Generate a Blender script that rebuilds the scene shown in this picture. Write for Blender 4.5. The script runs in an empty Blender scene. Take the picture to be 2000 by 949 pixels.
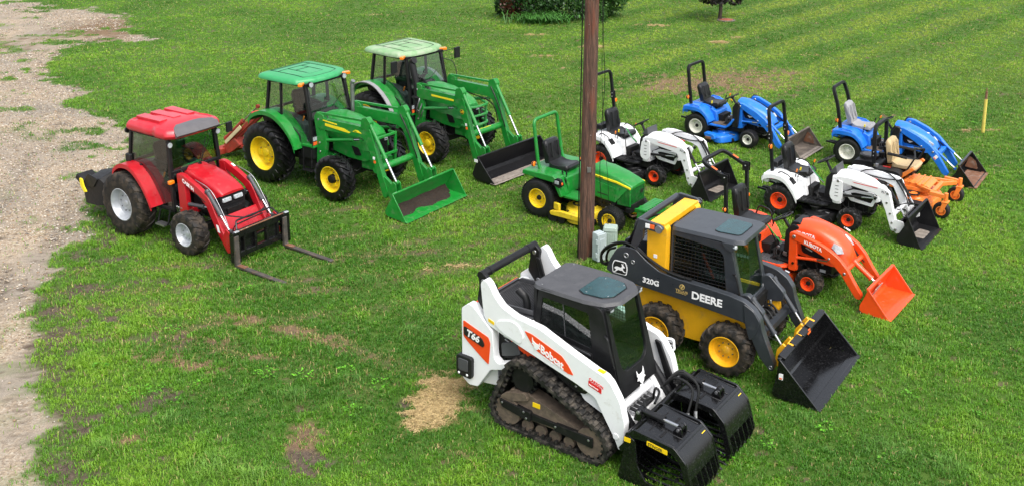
import bpy, math, random
import numpy as np
from mathutils import Vector, Matrix
random.seed(7)
R = math.radians
SC = bpy.context.scene
COL = SC.collection

# ------------------------------------------------------------------ materials
MATS = {}
def new_mat(name):
    m = bpy.data.materials.new(name); m.use_nodes = True
    nt = m.node_tree; nt.nodes.clear()
    o = nt.nodes.new('ShaderNodeOutputMaterial')
    return m, nt, o
def N(nt, t, **kw):
    n = nt.nodes.new(t)
    for k, v in kw.items():
        if k in n.inputs: n.inputs[k].default_value = v
        else: setattr(n, k, v)
    return n
def L(nt, a, b): nt.links.new(a, b)
def rgb(c): return (c[0], c[1], c[2], 1.0)
def ramp(nt, src, p0, p1, c0=(0,0,0,1), c1=(1,1,1,1)):
    r = nt.nodes.new('ShaderNodeValToRGB')
    r.color_ramp.elements[0].position = p0; r.color_ramp.elements[1].position = p1
    r.color_ramp.elements[0].color = c0; r.color_ramp.elements[1].color = c1
    L(nt, src, r.inputs[0]); return r
def mix(nt, fac, a, b, blend='MIX'):
    m = nt.nodes.new('ShaderNodeMix'); m.data_type = 'RGBA'; m.blend_type = blend
    for sock, v in ((m.inputs[0], fac), (m.inputs[6], a), (m.inputs[7], b)):
        if hasattr(v, 'links'): L(nt, v, sock)
        elif isinstance(v, (int, float)): sock.default_value = v
        else: sock.default_value = rgb(v)
    return m.outputs[2]
def surf(name, col, rough=.4, metal=0.0, var=.12, scale=6., dirt=None, dirt_amt=.3, dirt_scale=9., bump=0.0, bump_scale=60., coat=0.0, emit=None, stretch=None, spec=.5):
    """painted / plastic / metal / rubber surface: colour varied by noise, patches of dirt, optional fine bump"""
    m, nt, o = new_mat(name)
    p = N(nt, 'ShaderNodeBsdfPrincipled'); p.inputs['Metallic'].default_value = metal
    p.inputs['Coat Weight'].default_value = coat; p.inputs['Coat Roughness'].default_value = .12
    p.inputs['Specular IOR Level'].default_value = spec
    tc = N(nt, 'ShaderNodeTexCoord'); vec = tc.outputs['Object']
    if stretch:
        mp = N(nt, 'ShaderNodeMapping'); mp.inputs['Scale'].default_value = stretch; L(nt, vec, mp.inputs['Vector']); vec = mp.outputs[0]
    n1 = N(nt, 'ShaderNodeTexNoise', Scale=scale, Detail=6.0, Roughness=.65); L(nt, vec, n1.inputs['Vector'])
    lo = tuple(c*(1-var) for c in col); hi = tuple(min(1, c*(1+var)) for c in col)
    r1 = ramp(nt, n1.outputs[0], .3, .7, rgb(lo), rgb(hi)); c = r1.outputs[0]
    rr = ramp(nt, n1.outputs[0], .3, .75, (rough*.8,)*3+(1,), (min(1, rough*1.3),)*3+(1,)); rsock = rr.outputs[0]
    if dirt:
        n2 = N(nt, 'ShaderNodeTexNoise', Scale=dirt_scale, Detail=8.0, Roughness=.7); L(nt, tc.outputs['Object'], n2.inputs['Vector'])
        r2 = ramp(nt, n2.outputs[0], .62-.3*dirt_amt, .78-.1*dirt_amt)
        c = mix(nt, r2.outputs[0], c, dirt)
        rsock = mix(nt, r2.outputs[0], rsock, (.85, .85, .85))
    L(nt, c, p.inputs['Base Color']); L(nt, rsock, p.inputs['Roughness'])
    if bump:
        nb = N(nt, 'ShaderNodeTexNoise', Scale=bump_scale, Detail=4.0); L(nt, tc.outputs['Object'], nb.inputs['Vector'])
        b = N(nt, 'ShaderNodeBump', Strength=bump, Distance=.01); L(nt, nb.outputs[0], b.inputs['Height']); L(nt, b.outputs[0], p.inputs['Normal'])
    if emit:
        p.inputs['Emission Color'].default_value = rgb(emit[0]); p.inputs['Emission Strength'].default_value = emit[1]
    L(nt, p.outputs[0], o.inputs[0])
    MATS[name] = m; return m
def glassmat(name, tint, refl=.035, rough=.03):
    m, nt, o = new_mat(name)
    t = N(nt, 'ShaderNodeBsdfTransparent'); t.inputs[0].default_value = rgb(tint)
    g = N(nt, 'ShaderNodeBsdfGlossy'); g.inputs['Roughness'].default_value = rough
    f = N(nt, 'ShaderNodeFresnel', IOR=2.0); ge = N(nt, 'ShaderNodeNewGeometry'); iv = N(nt, 'ShaderNodeMath', operation='SUBTRACT'); iv.inputs[0].default_value = 1; L(nt, ge.outputs['Backfacing'], iv.inputs[1])
    mu = N(nt, 'ShaderNodeMath', operation='MULTIPLY'); L(nt, f.outputs[0], mu.inputs[0]); L(nt, iv.outputs[0], mu.inputs[1])
    mx = N(nt, 'ShaderNodeMixShader'); L(nt, mu.outputs[0], mx.inputs[0]); L(nt, t.outputs[0], mx.inputs[1]); L(nt, g.outputs[0], mx.inputs[2])
    L(nt, mx.outputs[0], o.inputs[0]); MATS[name] = m; return m

MUD = (.085, .062, .042)
DUST = (.20, .17, .13)
surf('jd_green', (.008, .20, .024), .34, var=.14, coat=.25, dirt=(.07, .19, .06), dirt_amt=.36, scale=4)
surf('jd_green_dusty', (.022, .22, .045), .42, var=.14, coat=.2, dirt=(.13, .27, .12), dirt_amt=.45, dirt_scale=4)
surf('roof_green', (.028, .28, .095), .42, var=.10, coat=.2, dirt=(.06, .31, .13), dirt_amt=.35, dirt_scale=3)
surf('roof_dusty', (.19, .34, .16), .55, var=.12, dirt=(.36, .37, .30), dirt_amt=.6, dirt_scale=3)
surf('jd_yellow', (.78, .55, .01), .42, var=.10, dirt=(.34, .23, .05), dirt_amt=.26)
surf('deck_yellow', (.70, .50, .02), .45, var=.1, dirt=(.30, .22, .06), dirt_amt=.3)
surf('stripe_yellow', (.80, .65, .02), .4, var=.04)
surf('case_red', (.40, .006, .013), .33, var=.12, coat=.25, dirt=(.36, .04, .04), dirt_amt=.25, scale=4)
surf('roof_red', (.46, .010, .022), .36, var=.08, coat=.4, dirt=(.50, .05, .06), dirt_amt=.2, dirt_scale=3)
surf('old_red', (.30, .028, .015), .55, var=.25, dirt=(.14, .05, .03), dirt_amt=.4)
surf('cream', (.62, .50, .30), .5, var=.1)
surf('kubota_orange', (.80, .070, .010), .34, var=.10, coat=.22, dirt=(.52, .10, .045), dirt_amt=.2, scale=4)
surf('bobcat_white', (.78, .79, .80), .34, var=.03, coat=.25, dirt=(.60, .59, .56), dirt_amt=.12)
surf('bobcat_orange', (.78, .07, .012), .38, var=.05)
surf('rim_orange', (.80, .075, .012), .35, var=.06, dirt=(.30, .08, .035), dirt_amt=.28)
surf('nh_blue', (.010, .155, .64), .36, var=.12, coat=.22, dirt=(.06, .20, .52), dirt_amt=.28, scale=4)
surf('scag_orange', (.82, .215, .035), .42, var=.08, coat=.2, dirt=(.45, .20, .09), dirt_amt=.22, dirt_scale=7)
surf('deere_yellow', (.80, .41, .012), .38, var=.08, coat=.2, dirt=(.52, .28, .06), dirt_amt=.25, dirt_scale=4)
surf('deere_grey', (.028, .032, .038), .34, var=.10, coat=.35, dirt=(.05, .055, .06), dirt_amt=.12)
surf('charcoal', (.058, .059, .064), .5, var=.18, bump=.25, bump_scale=220., dirt=(.09, .09, .095), dirt_amt=.25)
surf('grey_panel', (.055, .057, .062), .5, var=.12)
surf('black_paint', (.006, .006, .0065), .28, var=.2, coat=.2, dirt=(.03, .03, .03), dirt_amt=.12, dirt_scale=14, spec=.4)
surf('wet_black', (.0045, .0045, .005), .16, var=.3, coat=.3, dirt=(.016, .016, .017), dirt_amt=.3, dirt_scale=26, spec=.45)
surf('satin_black', (.008, .008, .009), .42, var=.2, dirt=(.028, .028, .030), dirt_amt=.15, spec=.32)
surf('black_plastic', (.011, .011, .012), .46, var=.15, bump=.06, bump_scale=120, spec=.32)
surf('tarp_black', (.009, .009, .010), .5, var=.4, scale=9, bump=.5, bump_scale=14, spec=.35)
surf('vinyl_black', (.011, .011, .012), .36, var=.15, spec=.4)
surf('vinyl_grey', (.27, .27, .28), .5, var=.08)
surf('vinyl_tan', (.44, .33, .18), .5, var=.08)
surf('under_black', (.007, .007, .007), .55, var=.3, dirt=(.035, .030, .024), dirt_amt=.2, dirt_scale=12, spec=.3)
surf('rubber', (.010, .010, .0105), .5, var=.25, scale=9, dirt=(.035, .030, .025), dirt_amt=.28, dirt_scale=7, bump=.12, bump_scale=60, spec=.35)
surf('rubber_wet', (.006, .006, .0065), .32, var=.3, scale=9, dirt=(.028, .024, .020), dirt_amt=.16, dirt_scale=9, bump=.10, bump_scale=60, spec=.4)
surf('rubber_mud', (.013, .012, .011), .6, var=.3, scale=9, dirt=(.085, .064, .045), dirt_amt=.55, dirt_scale=7, bump=.2, bump_scale=50, spec=.3)
surf('track_rubber', (.016, .0155, .015), .55, var=.3, scale=9, dirt=(.115, .098, .078), dirt_amt=.50, dirt_scale=9, bump=.2, bump_scale=50, spec=.3)
surf('mud', (.115, .085, .060), .85, var=.35, scale=7, dirt=(.055, .042, .032), dirt_amt=.5, bump=.5, bump_scale=25)
surf('rim_white', (.66, .65, .58), .45, var=.06, dirt=(.42, .38, .28), dirt_amt=.25)
surf('rim_silver', (.44, .46, .49), .40, metal=.35, var=.06, dirt=(.34, .33, .31), dirt_amt=.2)
surf('edging', (.13,.115,.10), .8, var=.4, scale=12, dirt=(.06,.10,.03), dirt_amt=.4)
surf('visor', (.10,.095,.10), .45, var=.1)
surf('chrome', (.55, .56, .58), .24, metal=1., var=.05)
surf('steel', (.36, .36, .37), .38, metal=.9, var=.15)
surf('fork_steel', (.085, .075, .068), .55, metal=.4, var=.3, dirt=(.20, .13, .085), dirt_amt=.35)
surf('worn_steel', (.30, .26, .22), .5, metal=.3, var=.25, scale=8, dirt=(.13, .10, .085), dirt_amt=.4)
surf('rust', (.17, .075, .04), .75, var=.35, dirt=(.28, .22, .18), dirt_amt=.4)
surf('bucket_old', (.095, .080, .068), .6, var=.3, metal=.1, dirt=(.24, .20, .16), dirt_amt=.5, dirt_scale=5)
surf('amber', (.80, .20, .01), .22, var=.06, coat=.5)
surf('lamp_clear', (.36, .39, .41), .10, var=.35, scale=22, coat=.8)
surf('decal_white', (.82, .82, .82), .4, var=.02)
surf('decal_black', (.014, .014, .015), .35, var=.1)
surf('decal_red', (.62, .02, .02), .4, var=.04)
surf('decal_yellow', (.82, .55, .01), .4, var=.04)
surf('decal_gold', (.50, .36, .12), .4, var=.05)
surf('decal_orange', (.80, .13, .02), .4, var=.04)
surf('hose', (.007, .007, .007), .42, var=.2, spec=.35)
surf('util_grey', (.36, .42, .43), .5, var=.07, dirt=(.38, .42, .39), dirt_amt=.3)
surf('util_green', (.32, .40, .35), .5, var=.07, dirt=(.30, .36, .30), dirt_amt=.3)
surf('post_yellow', (.62, .50, .10), .5, var=.12, dirt=(.35, .29, .09), dirt_amt=.3)
surf('dark_bark', (.045, .032, .022), .9, var=.4, bump=.6, bump_scale=40)
surf('mulch', (.26, .075, .04), .9, var=.5, scale=30, bump=.8, bump_scale=60)
surf('dirt_load', (.020, .011, .0065), .95, var=.4, scale=12, bump=1., bump_scale=40)
surf('dark_inner', (.009, .009, .010), .6, var=.2, spec=.25)
surf('hatch_teal', (.014, .055, .062), .22, var=.25, scale=9, coat=.2, dirt=(.10, .085, .03), dirt_amt=.06, dirt_scale=14)
glassmat('glass_dark', (.64,.74,.69)); glassmat('glass_clear', (.83,.90,.865)); glassmat('glass_lamp', (.9,.92,.95)); glassmat('glass_smoke', (.74,.82,.79)); glassmat('windshield', (.84,.95,.90))

# ------------------------------------------------------------------ geometry
def rpoly(pts, r, n=4):
    """round the corners of a closed 2D (or 3D) polygon"""
    out = []; k = len(pts)
    for i in range(k):
        p = Vector(pts[i]); a = Vector(pts[i-1]); b = Vector(pts[(i+1) % k])
        rr = r[i] if isinstance(r, (list, tuple)) else r
        da, db = (a-p), (b-p); la, lb = da.length, db.length
        if rr <= 0 or la < 1e-6 or lb < 1e-6: out.append(tuple(p)); continue
        t = min(rr, la*.48, lb*.48)
        s, e = p+da/la*t, p+db/lb*t
        for j in range(n+1):
            u = j/n; out.append(tuple(s*(1-u)**2+p*2*u*(1-u)+e*u*u))
    return out
def rpath(pts, r, n=5):
    pts = [Vector(p) for p in pts]; out = [pts[0]]
    for i in range(1, len(pts)-1):
        p, a, b = pts[i], pts[i-1], pts[i+1]
        da, db = a-p, b-p; t = min(r, da.length*.48, db.length*.48)
        s, e = p+da.normalized()*t, p+db.normalized()*t
        for j in range(n+1):
            u = j/n; out.append(s*(1-u)**2+p*2*u*(1-u)+e*u*u)
    out.append(pts[-1]); return out
def catmull(pts, n=6):
    P = [Vector(p) for p in pts]; P = [P[0]*2-P[1]]+P+[P[-1]*2-P[-2]]; out = []
    for i in range(1, len(P)-2):
        for j in range(n):
            t = j/n; p0, p1, p2, p3 = P[i-1:i+3]
            out.append(.5*((2*p1)+(-p0+p2)*t+(2*p0-5*p1+4*p2-p3)*t*t+(-p0+3*p1-3*p2+p3)*t**3))
    out.append(P[-2]); return out

class G:
    """collects geometry for ONE mesh object; several materials by slot"""
    def __init__(s, mat=None):
        s.v = []; s.f = []; s.mi = []; s.mats = []; s.cur = 0; s.M = None
        if mat: s.m(mat)
    def m(s, name):
        if name not in s.mats: s.mats.append(name)
        s.cur = s.mats.index(name); return s
    def add(s, vs, fs):
        b = len(s.v)
        if s.M is not None: vs = [s.M @ Vector(v) for v in vs]
        s.v += [tuple(v) for v in vs]; s.f += [tuple(b+i for i in f) for f in fs]; s.mi += [s.cur]*len(fs); return s
    def box(s, x0, x1, y0, y1, z0, z1):
        return s.add([(x0,y0,z0),(x1,y0,z0),(x1,y1,z0),(x0,y1,z0),(x0,y0,z1),(x1,y0,z1),(x1,y1,z1),(x0,y1,z1)],
                     [(0,3,2,1),(4,5,6,7),(0,1,5,4),(1,2,6,5),(2,3,7,6),(3,0,4,7)])
    def obox(s, c, d, e=(0,0,0)):
        from mathutils import Euler
        M = Matrix.Translation(c) @ Euler(e).to_matrix().to_4x4(); x, y, z = (q/2 for q in d)
        vs = [M @ Vector(p) for p in ((-x,-y,-z),(x,-y,-z),(x,y,-z),(-x,y,-z),(-x,-y,z),(x,-y,z),(x,y,z),(-x,y,z))]
        return s.add(vs, [(0,3,2,1),(4,5,6,7),(0,1,5,4),(1,2,6,5),(2,3,7,6),(3,0,4,7)])
    def prism(s, pts, a, b, axis='y', pts2=None):
        """profile extruded along an axis (from a to b); pts2: other end's profile"""
        def P(p, t): return {'y': (p[0], t, p[1]), 'x': (t, p[0], p[1]), 'z': (p[0], p[1], t)}[axis]
        n = len(pts); q = pts2 or pts
        A = [P(p, a) for p in pts]+[P(p, b) for p in q]
        return s.add(A, [tuple(range(n)), tuple(range(2*n-1, n-1, -1))]+[(i, n+i, n+(i+1) % n, (i+1) % n) for i in range(n)])
    def plate(s, pts, t, axis='y', at=0.): return s.prism(pts, at-t/2, at+t/2, axis)
    def sheet(s, path, y0, y1, t, axis='y'):
        """bent plate: 2D path thickened by t and extruded"""
        n = len(path); nrm = []
        for i in range(n):
            a = Vector(path[max(0, i-1)]); b = Vector(path[min(n-1, i+1)]); d = (b-a).normalized(); nrm.append(Vector((-d.y, d.x)))
        up = [tuple(Vector(p)+nrm[i]*t) for i, p in enumerate(path)]
        for i in range(n-1):
            pass
        def P(p, q): return {'y': (p[0], q, p[1]), 'x': (q, p[0], p[1]), 'z': (p[0], p[1], q)}[axis]
        vs = []; 
        for p, u in zip(path, up): vs += [P(p, y0), P(p, y1), P(u, y1), P(u, y0)]
        fs = [(0,1,2,3), tuple(4*(n-1)+k for k in (3,2,1,0))]
        for i in range(n-1):
            b = 4*i
            for k in range(4): fs.append((b+k, b+4+k, b+4+(k+1) % 4, b+(k+1) % 4))
        return s.add(vs, fs)
    def tube(s, path, r, n=8, closed=False, rr=None, sq=False, h=None):
        """sweep; r radius (or list); sq: rectangular section r x h half sizes"""
        P = [Vector(p) for p in path]; k = len(P); vs = []; 
        T = [((P[(i+1) % k] if closed or i < k-1 else P[i])-(P[i-1] if closed or i > 0 else P[i])).normalized() for i in range(k)]
        up = Vector((0,0,1)) if abs(T[0].z) < .9 else Vector((1,0,0))
        U = T[0].cross(up).normalized()
        for i in range(k):
            U = (U - T[i]*U.dot(T[i])); U = U.normalized() if U.length > 1e-6 else T[i].orthogonal().normalized()
            V = T[i].cross(U); q = r[i] if isinstance(r, (list, tuple)) else r
            if sq:
                hh = h or q
                for a, b in ((1,1),(-1,1),(-1,-1),(1,-1)): vs.append(P[i]+U*q*a+V*hh*b)
            else:
                for j in range(n):
                    a = 2*math.pi*j/n; vs.append(P[i]+(U*math.cos(a)+V*math.sin(a))*q)
        nn = 4 if sq else n; fs = []
        for i in range(k if closed else k-1):
            i2 = (i+1) % k
            for j in range(nn): fs.append((i*nn+j, i*nn+(j+1) % nn, i2*nn+(j+1) % nn, i2*nn+j))
        if not closed: fs += [tuple(range(nn-1, -1, -1)), tuple(range((k-1)*nn, k*nn))]
        return s.add(vs, fs)
    def bar(s, a, b, w, h): return s.tube([a, b], w/2, sq=True, h=h/2)
    def cyl(s, a, b, r, r2=None, n=16): return s.tube([a, b], [r, r if r2 is None else r2], n=n)
    def lathe(s, prof, c, axis='y', n=28, close=True):
        """prof: (axial, radius) list"""
        vs = []; k = len(prof)
        for a, r in prof:
            for j in range(n):
                t = 2*math.pi*j/n; u, w = r*math.cos(t), r*math.sin(t)
                vs.append({'y': (c[0]+u, c[1]+a, c[2]+w), 'x': (c[0]+a, c[1]+u, c[2]+w), 'z': (c[0]+u, c[1]+w, c[2]+a)}[axis])
        fs = [(i*n+j, i*n+(j+1) % n, (i+1)*n+(j+1) % n, (i+1)*n+j) for i in range(k-1) for j in range(n)]
        if close: fs += [tuple(range(n)), tuple(range((k-1)*n, k*n))]
        return s.add(vs, fs)
    def loft(s, secs, caps=True, closed=True):
        n = len(secs[0]); vs = [p for q in secs for p in q]; fs = []
        for i in range(len(secs)-1):
            for j in range(n if closed else n-1): fs.append((i*n+j, i*n+(j+1) % n, (i+1)*n+(j+1) % n, (i+1)*n+j))
        if caps: fs += [tuple(range(n-1, -1, -1)), tuple(range((len(secs)-1)*n, len(secs)*n))]
        return s.add(vs, fs)
    def hood(s, secs, n=5):
        """secs: (x, half_width_bottom, half_width_top, z0, z1, corner radius, crown)"""
        out = []
        for x, wb, wt, z0, z1, r, cr in secs:
            top = [(wt, z1), (0, z1+cr), (-wt, z1)]
            poly = rpoly([(wb, z0), (wt, z1), (0, z1+cr), (-wt, z1), (-wb, z0)], [0, r, r*2, r, 0], n)
            out.append([(x, p[0], p[1]) for p in poly])
        return s.loft(out)
    def text(s, txt, o, ux, uy, size, depth=.004, sx=1., bold=0., shear=0., align='LEFT'):
        vs, fs = text_mesh(txt, bold, shear, align)
        o, ux, uy = Vector(o), Vector(ux).normalized(), Vector(uy).normalized(); nz = ux.cross(uy)
        return s.add([o+ux*(v[0]*size*sx)+uy*(v[1]*size)+nz*(depth if v[2] > 0 else -.002) for v in vs], fs)
    def decal(s, pts, o, ux, uy, depth=.003):
        o, ux, uy = Vector(o), Vector(ux).normalized(), Vector(uy).normalized(); nz = ux.cross(uy); n = len(pts)
        A = [o+ux*p[0]+uy*p[1]-nz*.002 for p in pts]+[o+ux*p[0]+uy*p[1]+nz*depth for p in pts]
        return s.add(A, [tuple(range(n-1, -1, -1)), tuple(range(n, 2*n))]+[(i, (i+1) % n, n+(i+1) % n, n+i) for i in range(n)])
    def bolts(s, pts, axis='y', r=.012, h=.008, sgn=-1):
        for p in pts:
            q = list(p); q['xyz'.index(axis)] += sgn*h; s.cyl(p, q, r, n=6)
        return s
    def mesh(s, name, smooth=35):
        me = bpy.data.meshes.new(name); me.from_pydata(s.v, [], s.f)
        for n in s.mats: me.materials.append(MATS[n])
        me.polygons.foreach_set('material_index', s.mi)
        import bmesh
        bm = bmesh.new(); bm.from_mesh(me); bmesh.ops.recalc_face_normals(bm, faces=bm.faces); bm.to_mesh(me); bm.free()
        me.polygons.foreach_set('use_smooth', [True]*len(me.polygons))
        me.set_sharp_from_angle(angle=R(smooth)); me.update(); return me
    def build(s, name, parent=None, bevel=0., loc=None, smooth=35, seg=2):
        o = bpy.data.objects.new(name, s.mesh(name, smooth)); COL.objects.link(o)
        if parent: o.parent = parent
        if loc: o.location = loc
        if bevel:
            b = o.modifiers.new('edge', 'BEVEL'); b.width = bevel; b.segments = seg; b.limit_method = 'ANGLE'; b.angle_limit = R(40); b.use_clamp_overlap = True
        return o
_T = {}
def text_mesh(txt, bold, shear, align):
    key = (txt, bold, shear, align)
    if key not in _T:
        cu = bpy.data.curves.new('lettering', 'FONT'); cu.body = txt; cu.extrude = .01; cu.offset = bold; cu.shear = shear; cu.align_x = align; cu.resolution_u = 3
        ob = bpy.data.objects.new('lettering', cu); COL.objects.link(ob)
        dg = bpy.context.evaluated_depsgraph_get(); me = ob.evaluated_get(dg).to_mesh()
        _T[key] = ([tuple(v.co) for v in me.vertices], [tuple(p.vertices) for p in me.polygons])
        ob.evaluated_get(dg).to_mesh_clear(); bpy.data.objects.remove(ob); bpy.data.curves.remove(cu)
    return _T[key]
def tag(o, label=None, cat=None, group=None, kind=None):
    if label: o['label'] = label
    if cat: o['category'] = cat
    if group: o['group'] = group
    if kind: o['kind'] = kind
    return o
def thing(name, label, cat, pose, group=None):
    o = bpy.data.objects.new(name, None); COL.objects.link(o); o.empty_display_size = .3
    o.location = (pose[0], pose[1], pose[3] if len(pose) > 3 else 0); o.rotation_euler = (0, 0, pose[2]); return tag(o, label, cat, group)
def copy_tree(o, parent=None):
    c = o.copy(); COL.objects.link(c)
    if parent: c.parent = parent
    for ch in list(o.children): copy_tree(ch, c)
    return c

# ------------------------------------------------------------------ wheels
_W = {}
def tyre_mesh(Rr, w, rim, style, n, mat):
    g = G(mat); h = w/2
    lug = {'ag': .040*Rr/.68+.006, 'skid': .028, 'turf': .008, 'rib': .012, 'ind': .022, 'smooth': 0}[style]
    Rc = Rr-lug
    sw = .90*h
    prof = [(-h*.80, rim), (-h*.92, rim+.01), (-h, rim+(Rc-rim)*.45), (-h*.97, rim+(Rc-rim)*.72), (-sw*.98, Rc-.10*(Rc-rim)), (-h*.78, Rc-.02*(Rc-rim)), (-h*.4, Rc), (0, Rc+.004), (h*.4, Rc), (h*.78, Rc-.02*(Rc-rim)), (sw*.98, Rc-.10*(Rc-rim)), (h*.97, rim+(Rc-rim)*.72), (h, rim+(Rc-rim)*.45), (h*.92, rim+.01), (h*.80, rim)]
    g.lathe(prof, (0,0,0), 'y', 48, close=False)
    def surfR(a):
        a = abs(a)/h
        pts = [(0, Rc+.003), (.4, Rc), (.78, Rc-.02*(Rc-rim)), (.90, Rc-.10*(Rc-rim)), (.97, rim+(Rc-rim)*.72), (1.0, rim+(Rc-rim)*.5)]
        for (a0, r0), (a1, r1) in zip(pts, pts[1:]):
            if a <= a1: return r0+(r1-r0)*(a-a0)/(a1-a0)
        return pts[-1][1]
    pitch = 2*math.pi/n
    if style in ('ag', 'skid', 'ind'):
        dphi = {'ag': 1.15, 'skid': .75, 'ind': .7}[style]*pitch*(n/20 if style == 'ag' else n/18)
        wid = {'ag': .30, 'skid': .42, 'ind': .45}[style]*pitch
        A = {'ag': [-.10, .25, .6, .86, .96, 1.0], 'skid': [-.06, .3, .66, .88, .98, 1.0], 'ind': [-.05, .3, .66, .9, .98]}[style]
        for sd in (1, -1):
            for k in range(n):
                p0 = k*pitch+(pitch/2 if sd > 0 else 0); vs = []
                for i, a in enumerate(A):
                    t = i/(len(A)-1); ph = p0+dphi*(max(0, a))**1.1
                    rb = surfR(a*h)-.012; lh = lug*(1.0 if a < .9 else (.9 if a < .97 else .45)); wd = wid*(1.0+.35*t)
                    rt = min(Rr, rb+.012+lh)
                    ax = sd*(a*h+(.006 if a > .9 else 0))
                    for q, rr in ((-1, rb), (-.72, rt), (.72, rt), (1, rb)):
                        f = ph+q*wd/2; vs.append((rr*math.cos(f), ax, rr*math.sin(f)))
                fs = [(0,1,2,3), tuple(4*(len(A)-1)+j for j in (3,2,1,0))]
                for i in range(len(A)-1):
                    for j in range(3): fs.append((4*i+j, 4*i+j+1, 4*i+5+j, 4*i+4+j))
                g.add(vs, fs)
    elif style == 'turf':
        rows = 5
        for rI in range(rows):
            ax = (rI-(rows-1)/2)/((rows-1)/2)*.78*h
            for k in range(n):
                f0 = (k+.5*(rI % 2))*pitch; rb = surfR(ax)-.01; rt = rb+.01+lug; d = pitch*.34; e = h*.13
                vs = [(r_*math.cos(f0+a*d), ax+b*e, r_*math.sin(f0+a*d)) for r_ in (rb, rt) for a, b in ((-1,-1),(1,-1),(1,1),(-1,1))]
                g.add(vs, [(4,5,6,7),(0,1,5,4),(1,2,6,5),(2,3,7,6),(3,0,4,7)])
    elif style == 'rib':
        for ax in (-.6, -.2, .2, .6):
            g.lathe([(ax*h-.02, Rc-.006), (ax*h-.016, Rr), (ax*h+.016, Rr), (ax*h+.02, Rc-.006)], (0,0,0), 'y', 40, close=False)
    return g.mesh('tyre', 28)
def rim_mesh(rim, w, dish, mat, hub_r, hub_mat, nb, hub_out=.04, spokes=False):
    g = G(mat); h = w/2
    o = -h*.86
    pr = [(o-.012, rim+.012), (o-.016, rim), (o+.01, rim*.945), (o+.03, rim*.93), (o+dish*.55, rim*.89), (o+dish*.9, rim*.84), (o+dish, rim*.74), (o+dish*.94, rim*.55), (o+dish*.78, rim*.44), (o+dish*.72, rim*.30), (o+dish*.72, .001)]
    g.lathe(pr, (0,0,0), 'y', 36, close=False)
    g.lathe([(o+dish+.02, rim*.6), (h*.6, rim*.9), (h*.86, rim), (h*.86, rim+.01), (h*.5, rim*.98), (0, rim*.96)], (0,0,0), 'y', 36, close=False)
    g.m(hub_mat); yb = o+dish*.72
    g.lathe([(yb+.005, hub_r*1.2), (yb-hub_out*.5, hub_r*1.1), (yb-hub_out, hub_r), (yb-hub_out-.006, hub_r*.8), (yb-hub_out-.006, .001)], (0,0,0), 'y', 18, close=False)
    g.m('steel')
    for k in range(nb):
        a = 2*math.pi*k/nb; q = rim*.50; g.cyl((q*math.cos(a), yb+.02, q*math.sin(a)), (q*math.cos(a), yb-.006, q*math.sin(a)), max(.008, rim*.045), n=6)
    if spokes:
        g.m(mat)
        for k in range(4):
            a = 2*math.pi*k/4+.5; M = Matrix.Rotation(-a, 4, 'Y'); g.M = M; g.box(rim*.36, rim*.62, yb-.025, yb+.03, -rim*.17, rim*.17); g.M = None
    return g.mesh('rim', 30)
def clutter(root, x0, x1, hw, z0, z1, seed, n=40, name='drivetrain', mats=('under_black', 'under_black', 'black_plastic', 'steel')):
    """housings, brackets, bolts and lines of the running gear between the wheels"""
    rn = random.Random(seed); g = G('under_black'); g.box(x0, x1, -hw*.55, hw*.55, z0+.02, z1-.04)
    for i in range(n):
        g.m(rn.choice(mats)); x, y, z = rn.uniform(x0, x1), rn.choice((-1, 1))*rn.uniform(.45, 1)*hw, rn.uniform(z0, z1); k = rn.random()
        if k < .45: g.obox((x, y*.92, z), (rn.uniform(.03,.12), rn.uniform(.03,.09), rn.uniform(.02,.09)), (0, rn.uniform(-.4,.4), 0))
        elif k < .75: a = rn.uniform(0, 3); l = rn.uniform(.03,.08); g.cyl((x-math.cos(a)*l, y*.9, z-math.sin(a)*l), (x+math.cos(a)*l, y*.9, z+math.sin(a)*l), rn.uniform(.010,.028), n=9)
        else: g.cyl((x, y*.8, z), (x, y, z), rn.uniform(.015,.035), n=10)
    for i in range(n//6):
        g.m('hose'); sd = rn.choice((-1, 1)); y = sd*hw*rn.uniform(.8, 1.02); xa = rn.uniform(x0, x1); xb = xa+rn.uniform(.12,.35)
        g.tube(catmull([(xa, y*.7, z1), (xa+.03, y, (z0+z1)/2+rn.uniform(-.05,.05)), (xb, y, z0+rn.uniform(0,.08)), (xb+.06, y*.6, z0+.05)], 5), rn.uniform(.007,.013), n=6)
    return g.build(name, root, bevel=.004)
def wheel(root, pos, side, Rr, w, rim, style, n, rmat, tmat='rubber', dish=.10, hub=.06, hub_mat=None, nb=8, hub_out=.04, steer=0., rot=0., spokes=False):
    """pos: centre of the tyre; side -1 right / +1 left. A wheel is a rim (the part) carrying its tyre."""
    key = (Rr, w, rim, style, n, rmat, tmat, dish, hub, hub_mat, spokes)
    if key not in _W: _W[key] = (rim_mesh(rim, w, dish, rmat, hub, hub_mat or rmat, nb, hub_out, spokes), tyre_mesh(Rr, w, rim, style, n, tmat))
    rm, tm = _W[key]
    wl = bpy.data.objects.new('wheel', rm); COL.objects.link(wl); wl.parent = root; wl.location = pos
    wl.rotation_euler = (0, rot, (0 if side < 0 else math.pi)+steer)
    t = bpy.data.objects.new('tyre', tm); COL.objects.link(t); t.parent = wl
    return wl
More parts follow.
